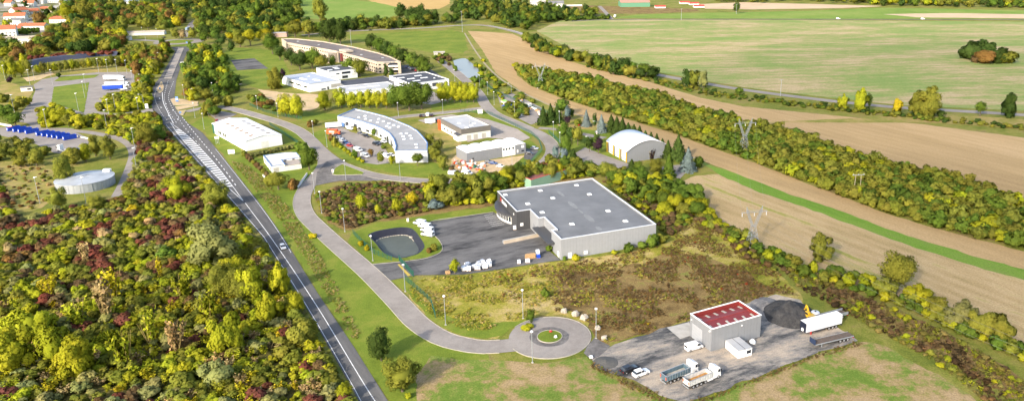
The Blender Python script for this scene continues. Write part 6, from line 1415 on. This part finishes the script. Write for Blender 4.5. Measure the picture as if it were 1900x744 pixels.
# ------------------------------------------------------------------ pylons and lines
def pylon(label, px, py, h, rz):
    t = thing('pylon', label, 'pylon', g(px, py), rz)
    def lat(mb, A, B, n, r=.07):        # lattice column between two square sections (cx, half, z)
        def cor(c, hx, hy, z): return [Vector((c-hx, -hy, z)), Vector((c+hx, -hy, z)), Vector((c+hx, hy, z)), Vector((c-hx, hy, z))]
        prev = None
        for i in range(n+1):
            f = i/n; cur = cor(*[a+(b-a)*f for a, b in zip(A, B)])
            for k in range(4): mb.tube(cur[k], cur[(k+1) % 4], r*.7, n=4)
            if prev:
                for k in range(4):
                    mb.tube(prev[k], cur[k], r, n=4); mb.tube(prev[k], cur[(k+1) % 4], r*.6, n=4); mb.tube(prev[(k+1) % 4], cur[k], r*.6, n=4)
            prev = cur
    mb = MB(); lat(mb, (0, h*.13, h*.13, 0), (0, h*.045, h*.05, h*.5), 5, .06); mb.build('tower_body', STEEL, t)
    for s in (-1, 1):
        mb = MB(); lat(mb, (s*h*.03, h*.022, h*.04, h*.5), (s*h*.17, h*.022, h*.03, h*.86), 3, .05); mb.build('arm', STEEL, t)
        mb = MB(); lat(mb, (s*h*.17, h*.025, h*.03, h*.86), (s*h*.20, .05, .05, h), 2, .04); mb.build('peak', STEEL, t)
        MB().lathe([(.5, -.05), (.5, .5), (.3, .55)], 8, c=(s*h*.13, -h*.13, 0)).build('footing', CONC, t); MB().lathe([(.5, -.05), (.5, .5), (.3, .55)], 8, c=(s*h*.13, h*.13, 0)).build('footing', CONC, t)
        MB().lathe([(.1, 0), (.16, .3), (.08, .6), (.16, .9), (.06, 1.2)], 8, c=(s*h*.31, 0, h*.84-1.2)).build('insulator', COPING, t)
    MB().lathe([(.1, 0), (.16, .3), (.08, .6), (.16, .9), (.06, 1.2)], 8, c=(0, 0, h*.84-1.2)).build('insulator', COPING, t)
    mb = MB()
    for zz in (h*.85, h*.90): mb.tube((-h*.33, 0, zz if zz < h*.88 else h*.86), (h*.33, 0, zz if zz < h*.88 else h*.86), .05, n=4); mb.tube((-h*.2, 0, zz), (h*.2, 0, zz), .05, n=4)
    for i in range(12):
        x0 = -h*.33+h*.66*i/12; x1 = x0+h*.66/12; mb.tube((x0, 0, h*.85), ((x0+x1)/2, 0, h*.885), .035, n=4); mb.tube(((x0+x1)/2, 0, h*.885), (x1, 0, h*.85), .035, n=4)
    mb.build('crossarm', STEEL, t); return t
def deg(a, b): p, q = g(*a), g(*b); return math.atan2(q.y-p.y, q.x-p.x)
y1 = pylon('lattice pylon furthest away at the tip of the embankment wood', 1003, 163, 18.5, R(10))
y2 = pylon('lattice pylon standing in the middle of the embankment wood', 1380, 283, 18.3, R(12))
y3 = pylon('nearest lattice pylon standing in the hedge right of factory', 1396, 455, 15.2, R(12))
def cable(label, a, b, sag, r=.016):
    mb = MB(); a, b = Vector(a), Vector(b); n = 24; pr_ = a
    for i in range(1, n+1):
        f = i/n; q = a.lerp(b, f); q.z -= 4*sag*f*(1-f); mb.tube(pr_, q, r, n=4); pr_ = q
    tag(mb.build('power_cable', mat('aluminium_cable', (.25, .25, .25), .5), None), label, 'cable')
P1, P2, P3 = [Vector(o.location) for o in (y1, y2, y3)]
end = g(1960, 735)
for i, dx in enumerate((-5.5, 0, 5.5)):
    nm = ('left', 'middle', 'right')[i]
    cable(f'{nm} cable between the wood pylon and the near pylon', P2+Vector((dx, 0, 14.3)), P3+Vector((dx*.8, 0, 11.6)), 3.0)
    cable(f'{nm} cable sweeping from the near pylon to lower right', P3+Vector((dx*.8, 0, 11.6)), end+Vector((dx, 0, 9)), 3.0)
t = thing('wooden_pole_pair', 'wooden H-frame pole pair in the embankment wood', 'utility pole', g(1589, 364), R(8))
for x in (-1.4, 1.4): MB().tube((x, 0, -.2), (x*.9, 0, 10), .17, .12, 8).build('pole', mat('weathered_pole', (.34, .28, .20), .9), t)
MB().box(-2.7, 2.7, -.1, .1, 9.6, 9.85).build('crossbar', STEEL, t)
for x in (-2.4, 0, 2.4): MB().lathe([(.06, 0), (.12, .2), (.06, .45)], 8, c=(x, 0, 9.85)).build('insulator', COPING, t)
for x, y, h, lab in ((858,60,24,'tall pale mast beside the country road bend'),(1264,38,15,'utility pole beyond the big field, left of two'),(1366,27,14,'utility pole beside the lone oval tree'),(1448,179,12,'thin utility pole with crossbar at the country road'),(652,85,16,'thin mast behind the office block')):
    t = thing('utility_pole', lab, 'utility pole', g(x, y)); MB().tube((0, 0, -.2), (0, 0, h), .22, .12, 8).build('pole', STEEL, t); MB().box(-1.2, 1.2, -.08, .08, h-.5, h-.3).build('crossbar', STEEL, t)

# ------------------------------------------------------------------ fences, gate, walls
WIRE = MB()
for z_ in (.15, .75, 1.35, 1.9): WIRE.box(0, 1, -.02, .02, z_, z_+.04)
for i in range(9): WIRE.box(.06+i*.11, .072+i*.11, -.012, .012, .1, 1.95)
WIRE = WIRE.mesh('mesh_panel', GREENF); POST = MB().box(-.05, .05, -.05, .05, 0, 2.1).mesh('post', GREENF)
def fence(label, px, h=1.0):
    ln = G(px); t = thing('mesh_fence', label, 'fence', ln[0]); o = ln[0]
    for a, b in zip(ln, ln[1:]):
        d = b-a; n = max(1, round(d.length/2.6)); rz = math.atan2(d.y, d.x); s = d.length/n
        for i in range(n):
            p = a+d*(i/n)-o; inst('post', POST, t, p, rz, (1, 1, h)); inst('mesh_panel', WIRE, t, p, rz, (s, 1, h))
    inst('post', POST, t, ln[-1]-o, 0, (1, 1, h))
fence('green mesh fence between the estate road and lined basin', [(655,434),(672,452),(695,472),(727,484)])
fence('green mesh fence along the meadow edge beside the estate road', [(752,520),(775,540),(800,562),(808,590)])
fence('green mesh fence curving round the vaulted workshop lawn', [(855,208),(905,211),(950,232),(985,249),(1000,262),(1006,280),(985,303),(955,315)])
fence('green mesh fence below the sandy patch', [(463,196),(490,208),(530,218),(560,222)])
fence('green mesh fence right of the white warehouse', [(500,232),(530,252),(556,270)])
fence('green mesh fence at the side road by the conifers', [(1018,247),(1030,258),(1040,268)])
fence('green mesh fence between tilled field and estate', [(890,150),(920,172),(980,198),(1020,212)])
t = thing('sliding_gate', 'green barred sliding gate across the factory entrance', 'gate', g(741, 484), deg((741,484), (767,513)))
L_ = (g(767,513)-g(741,484)).length
for z_ in (.15, 1.0, 1.9): MB().box(0, L_, -.05, .05, z_, z_+.1).build('rail', GREENF, t)
for i in range(int(L_/.35)): MB().box(i*.35, i*.35+.06, -.03, .03, .1, 2.0).build('bar', GREENF, t)
for x in (0, L_): MB().box(x-.12, x+.12, -.12, .12, 0, 2.3).build('post', GREENF, t)
gx = G([(737.5,491),(741,490),(762,511),(757,513)])
o = sheet('gate_marking', gx, mat('faded_yellow_marking', (.45, .33, .06), .8, var=.3, scale=1.5), .137, parent=yard)
def wallrun(label, px, h, m, name='low_wall', th=.3):
    ln = G(px); t = thing(name, label, 'wall', ln[0]); o = ln[0]
    for a, b in zip(ln, ln[1:]):
        d = b-a; w_ = MB().box(0, d.length, -th/2, th/2, 0, h).build('wall_section', m, t, loc=a-o); w_.rotation_euler.z = math.atan2(d.y, d.x)
        c_ = MB().box(0, d.length, -th/2-.05, th/2+.05, h, h+.1).build('coping', CONC, t, loc=a-o); c_.rotation_euler.z = w_.rotation_euler.z
wallrun('white picket wall right of the bungalow garden', [(553,349),(570,325)], 1.2, WHITE)
wallrun('short white wall left of the bungalow garden', [(488,327),(500,338)], .9, WHITE)
wallrun('pale block wall behind the blue skips at left', [(0,232),(22,236)], 1.2, OFFWHITE)
wallrun('white barrier wall right of the blue skips', [(142,254),(172,260)], .8, OFFWHITE)
wallrun('pale wall below the compound hedge', [(962,218),(976,214)], 1.5, OFFWHITE)
wallrun('white walls of the far left works yard', [(52,82),(70,80),(100,76)], 2.5, WHITE)
wallrun('pale retaining wall bounding the far farm', [(985,14),(1080,12)], 2.5, OFFWHITE)

# ------------------------------------------------------------------ signs
def board(label, px, py, w_, h_, z0, m, rz=0.2, name='sign_board', mark_=None):
    t = thing(name, label, 'sign', g(px, py), rz)
    for x in (-w_*.35, w_*.35): MB().box(x-.06, x+.06, -.06, .06, -.05, z0+h_*.6).build('post', STEEL, t)
    MB().box(-w_/2, w_/2, -.16, -.06, z0, z0+h_).build('panel', m, t)
    if mark_: MB().box(-w_*.3, w_*.3, -.18, -.16, z0+h_*.35, z0+h_*.65).build('marking', mark_, t)
board('white sign board on the verge left of the white warehouse', 430, 288, 3.2, 2.2, .8, WHITE)
board('small white sign on the verge by the second main road lamp', 404, 268, 2.2, 1.2, 3.2, WHITE)
board('white direction sign beside the road to the roundabout', 341, 126, 3.6, 2.4, 2.5, WHITE, mark_=LBLUE)
board('white billboard at the edge of the roadside trees', 358, 174, 4.6, 2.6, 1.2, WHITE)
board('white sign board at the truck park exit', 273, 203, 1.8, 3.0, .6, WHITE)
board('white hoarding at the bend before the taupe workshop', 891, 213, 3.0, 2.6, .8, WHITE)
board('blue and white town sign at the splitter islands', 329, 190, 1.8, 3.6, .4, LBLUE, mark_=WHITE)
board('blue round-topped keep-right sign on the lower islet', 335, 212, 1.2, 1.2, .5, LBLUE, name='traffic_sign')
board('blue keep-right sign on the teardrop island', 297, 167, 1.2, 1.2, .6, LBLUE, name='traffic_sign')
board('red and white sign on the triangular traffic island', 618, 323, .9, 1.6, .8, WHITE, name='traffic_sign', mark_=RED)
board('blue sign on the roundabout lawn', 347, 82, 1.6, 1.4, 1.0, LBLUE, name='traffic_sign')
board('small red sign in the hangar garden', 1074, 236, 1.5, .8, .8, RED, .8)
board('white and red cabinet by the hangar side road', 1107, 250, .7, 1.8, .3, WHITE, name='cabinet', mark_=RED)

# ------------------------------------------------------------------ things lying about
def stone(label, px, py, s, seed, m=STONE, cat='boulder'):
    c = g(px, py); o = MB().blob((0, 0, s*.3), s*.55, s*.5, s*.5, seed, .45, 9, 7).build(cat, m, loc=(c.x, c.y, .05)); return tag(o, label, cat)
for i, (x, y, s) in enumerate(((1047,580,1.9),(1068,586,2.2),(1084,593,2.2),(1109,611,1.6),(1121,630,1.7))): stone(f'pale boulder beside the turning circle, {ordn(i+1)} from left' if i else 'leftmost pale boulder beside the turning circle', x, y, s, i)
stone('small red stone on the turning circle island', 1021.8, 616.5, .9, 8, RED, 'stone'); stone('small white stone on the turning circle island', 1031, 626.6, .9, 9, WHITE, 'stone')
stone('white wrapped bag at the right wall of the tall shed', 1396, 637, 1.7, 11, BAG, 'bag'); stone('white sack at the yard entrance', 1097, 664, 1.0, 12, BAG, 'sack')
def pallet(name, label, px, py, sx, sy, sz, m, rz, cat, group=None):
    p = g(px, py); t = thing(name, label, cat, (p.x, p.y, .13), rz, group)
    pb = MB()
    for y in (-.42, 0, .42): pb.box(-sx/2, sx/2, y*sy-.06, y*sy+.06, 0, .1)
    pb.box(-sx/2, sx/2, -sy/2, sy/2, .1, .14); pb.build('pallet', WOODB, t)
    r_ = random.Random(px*7+py); k = r_.uniform(.85, .98)
    MB().hexa([(-sx*.48, -sy*.48, .14), (sx*.48, -sy*.48, .14), (sx*.48, sy*.48, .14), (-sx*.48, sy*.48, .14)], [(-sx*.48*k, -sy*.47, sz), (sx*.47, -sy*.48*k, sz*r_.uniform(.9, 1.05)), (sx*.48*k, sy*.47, sz), (-sx*.47, sy*.48*k, sz*r_.uniform(.88, 1))]).build('load', m, t, bevel=.06)
pr_ = random.Random(21); bagp = []
for i in range(34): bagp.append((859+pr_.uniform(0, 50), 503-pr_.uniform(0, 12)))
bagp.sort()
for i, (x, y) in enumerate(bagp): pallet('wrapped_pallet', f'white wrapped pallet by the yard edge heap, {ordn(i+1)} from left' if i else 'leftmost white wrapped pallet by the yard edge', x, y-(x-859)*.09+1, 1.2, 1.1, pr_.uniform(.8, 1.7), pr_.choice([BAG, BAG, COPING, ROOFB]), pr_.uniform(0, 1), 'pallet', 'wrapped pallets at the yard edge')
pallet('wooden_crate', 'brown crate left of the pallet heap', 831, 508, 1.6, 1.2, 1.0, WOODB, .4, 'crate'); 
for i, x in enumerate((978, 984, 990)): pallet('wooden_crate', ('left', 'middle', 'right')[i]+' brown crate of three near the dock', x, 480-i*.6, 1.3, 1.3, 1.7, WOODB, .35, 'crate', 'crates near the dock')
pallet('liquid_container', 'blue container with white top beside the crates', 999, 479, 1.3, 1.3, 1.3, BLUEP, .3, 'container'); pallet('liquid_container', 'upper white container behind the blue one', 998, 475, 1.3, 1.3, 2.3, BAG, .3, 'container'); pallet('wrapped_pallet', 'white wrapped pallet in front of the brown crates', 979, 487, 1.6, 1.3, 1.2, BAG, .2, 'pallet'); pallet('liquid_container', 'white container alone on the gravel edge', 963, 489, 1.2, 1.2, 1.3, BAG, .2, 'container'); pallet('liquid_container', 'white tank beside the charcoal entrance corner', 955, 426, 1.2, 1.2, 1.5, BAG, .2, 'container')
mats = [ORANGE, WHITE, WOODB, mat('terracotta', (.42, .16, .09), .9), GREENF, OFFWHITE, RED, mat('pale_pink_blocks', (.55, .38, .32), .9)]
nmz = ['orange', 'white', 'wooden', 'terracotta', 'green', 'off-white', 'red', 'pale pink']
cl = []
for i in range(46):
    u, v = pr_.random(), pr_.random(); cl.append((838+u*60+v*8, 298+u*10+v*15-(3 if u > .5 else 0)))
cl.sort(); cn = {}
for x, y in cl:
    k = pr_.choice([0, 1, 1, 2, 3, 3, 4, 5, 5, 6, 7]); cn[k] = cn.get(k, 0)+1
    pallet('material_pallet', f'{nmz[k]} stack of materials in the cluttered yard, {ordn(cn[k])} from left' if cn[k] > 1 else f'leftmost {nmz[k]} stack of materials in the cluttered yard', x, y, pr_.uniform(.9, 1.8), pr_.uniform(.9, 1.4), pr_.uniform(.5, 1.6), mats[k], pr_.uniform(0, 3), 'pallet', 'building materials in the cluttered yard')
cn = {}
for i in range(14):
    x, y = 962+i*3.2, 188+i*1.9+pr_.uniform(-4, 5); k = pr_.choice([1, 5, 7, 3, 2]); cn[k] = cn.get(k, 0)+1
    pallet('material_pallet', f'{nmz[k]} stack in the compound by the tilled field, {ordn(cn[k])} from left' if cn[k] > 1 else f'leftmost {nmz[k]} stack in the compound by the tilled field', x, y, pr_.uniform(1.5, 3), pr_.uniform(1.2, 2), pr_.uniform(.6, 1.6), mats[k], pr_.uniform(0, 3), 'pallet', 'materials in the compound')
t = thing('shipping_container', 'bright blue container behind the compound hedge', 'container', g(936, 204), R(38)); MB().box(0, 6.1, 0, 2.4, .1, 2.7).build('body', BLUEP, t)
for i in range(12): MB().box(.2+i*.5, .3+i*.5, -.04, .02, .2, 2.6).build('rib', BLUEP, t)
MB().box(1.5, 4.5, -.06, -.04, 1.4, 1.9).build('marking', WHITE, t)
t = thing('storage_box', 'pale box with lime green lid left of the blue container', 'box', g(934, 195), R(38)); MB().box(0, 3, 0, 3, 0, 2.2).build('body', OFFWHITE, t); MB().box(-.1, 3.1, -.1, 3.1, 2.2, 2.6).build('lid', mat('lime_green', (.30, .62, .10), .5), t)
t = thing('site_hut', 'white shed with orange items in the compound', 'hut', g(974, 200), R(35)); MB().box(0, 5, 0, 2.5, 0, 2.5).build('body', WHITE, t); MB().box(-.1, 5.1, -.1, 2.6, 2.5, 2.65).build('roof', CONC, t); MB().box(1, 2, -.05, 0, 0, 2).build('door', DSTEEL, t)
# open skips
def skip(label, px, py, rz, m, i):
    t = thing('skip_container', label, 'skip', g(px, py), rz, 'blue skips in a row')
    L_, hw, h = 6.4, 1.25, 2.2; out_ = [(-L_/2, -hw), (L_/2, -hw), (L_/2, hw), (-L_/2, hw)]
    MB().ring(out_, inset(out_, .12), .2, h).build('body', m, t); MB().box(-L_/2+.1, L_/2-.1, -hw+.1, hw-.1, .2, .5 if i % 3 else 1.9).build('floor' if i % 3 else 'cover', m if i % 3 else mat('navy_cover', (.01, .03, .16), .6), t)
    MB().ring(inset(out_, -.07), inset(out_, .14), h, h+.12).build('rim', m, t)
    for k in range(7):
        for s in (-1, 1): MB().box(-L_/2+.3+k*.95, -L_/2+.4+k*.95, s*hw-.06, s*hw+.06, .3, h).build('rib', m, t)
    for s in (-1, 1): MB().box(-L_/2+.2, L_/2-.2, s*.6-.12, s*.6+.12, 0, .2).build('skid', DSTEEL, t)
    MB().box(-L_/2-.04, -L_/2, -.6, .6, .9, 1.7).build('number_plate', WHITE, t)
sk = [(26,245),(37,246.5),(47,248),(60,250),(80,253.5),(90,255),(100,256.5),(109,258),(118,259.5),(130,261.5)]
for i, (x, y) in enumerate(sk): skip(f'blue skip container in the row by the service road, {ordn(i+1)} from left' if i else 'leftmost blue skip container, partly full of rusty scrap', x, y-3, R(52), BLUEP, i)
skip('small blue skip beside the white truck cab', 139, 284, R(30), BLUEP, 1)
t = thing('tarpaulin_stack', 'bright blue tarpaulin stack in the far left works yard', 'stack', g(70, 78), R(8)); MB().box(0, 11, 0, 5, 0, 2.4).build('stack', WOODB, t); MB().hexa([(-.2,-.2,2.3),(11.2,-.2,2.3),(11.2,5.2,2.3),(-.2,5.2,2.3)], [(.3,.6,3.1),(10.6,.6,2.9),(10.6,4.4,3.1),(.3,4.4,2.9)]).build('tarpaulin', BLUEP, t)
t = thing('scrap_load', 'rusty orange scrap lying in the leftmost blue skip', 'scrap', Vector((*g(26,242).xy, .6)), R(52)); mb = MB()
for i in range(14): mb.box(-2.6+i*.37, -2.3+i*.37, pr_.uniform(-.9, 0), pr_.uniform(.2, .9), 0, pr_.uniform(.9, 1.9))
mb.build('planks', ORANGE, t)
# cylinder bollards and markers
for i, (x, y) in enumerate(((757,411),(672,384),(901,310))):
    t = thing('utility_cabinet', ('small white cabinet on the lawn beside the parked vans', 'small red marker on rough ground left of basin', 'small dark bin at the vaulted workshop door')[i], 'cabinet', g(x, y)); MB().box(-.4, .4, -.3, .3, 0, 1.3).build('body', (WHITE, RED, DSTEEL)[i], t, bevel=.04); MB().box(-.45, .45, -.35, .35, 1.3, 1.38).build('lid', CONC, t)

# ------------------------------------------------------------------ clouds (above and behind the camera; their shade lies over the right half)
mc_, tcl, Nc, Lc = nodes('cloud_vapour')
oc_ = Nc('OutputMaterial'); ms_ = Nc('MixShader'); tp2 = Nc('BsdfTransparent'); df = Nc('BsdfTranslucent'); df.inputs[0].default_value = (.9, .9, .92, 1)
tc2 = Nc('TexCoord'); vm = Nc('VectorMath'); vm.operation = 'LENGTH'; sp2 = Nc('VectorMath'); sp2.operation = 'MULTIPLY'; sp2.inputs[1].default_value = (1, 1, 0)
Lc(tc2.outputs['Object'], sp2.inputs[0]); nn = Nc('TexNoise'); nn.inputs['Scale'].default_value = 2.2; nn.inputs['Detail'].default_value = 4; Lc(tc2.outputs['Object'], nn.inputs['Vector'])
Lc(sp2.outputs[0], vm.inputs[0]); ad_ = Nc('Math'); ad_.operation = 'MULTIPLY_ADD'; Lc(nn.outputs[0], ad_.inputs[0]); ad_.inputs[1].default_value = .5; Lc(vm.outputs['Value'], ad_.inputs[2])
mr_ = Nc('MapRange'); mr_.interpolation_type = 'SMOOTHSTEP'; Lc(ad_.outputs[0], mr_.inputs[0]); mr_.inputs[1].default_value = 1.12; mr_.inputs[2].default_value = .92; mr_.inputs[3].default_value = 0; mr_.inputs[4].default_value = .24
Lc(mr_.outputs[0], ms_.inputs[0]); Lc(tp2.outputs[0], ms_.inputs[1]); Lc(df.outputs[0], ms_.inputs[2]); Lc(ms_.outputs[0], oc_.inputs[0])
for i, (x, y, rx, ry) in enumerate(((340, 500, 400, 430), (150, 220, 185, 150))):
    alt = 700; c = Vector((x, y, 0))-SUN_TO*(alt/math.tan(SUN_EL))
    o = MB().blob((0, 0, 0), 1, 1, 1, i, .12, 40, 20).build('cloud', mc_, smooth=True, loc=(c.x, c.y, alt)); o.scale = (rx, ry, 60); o['kind'] = 'structure'
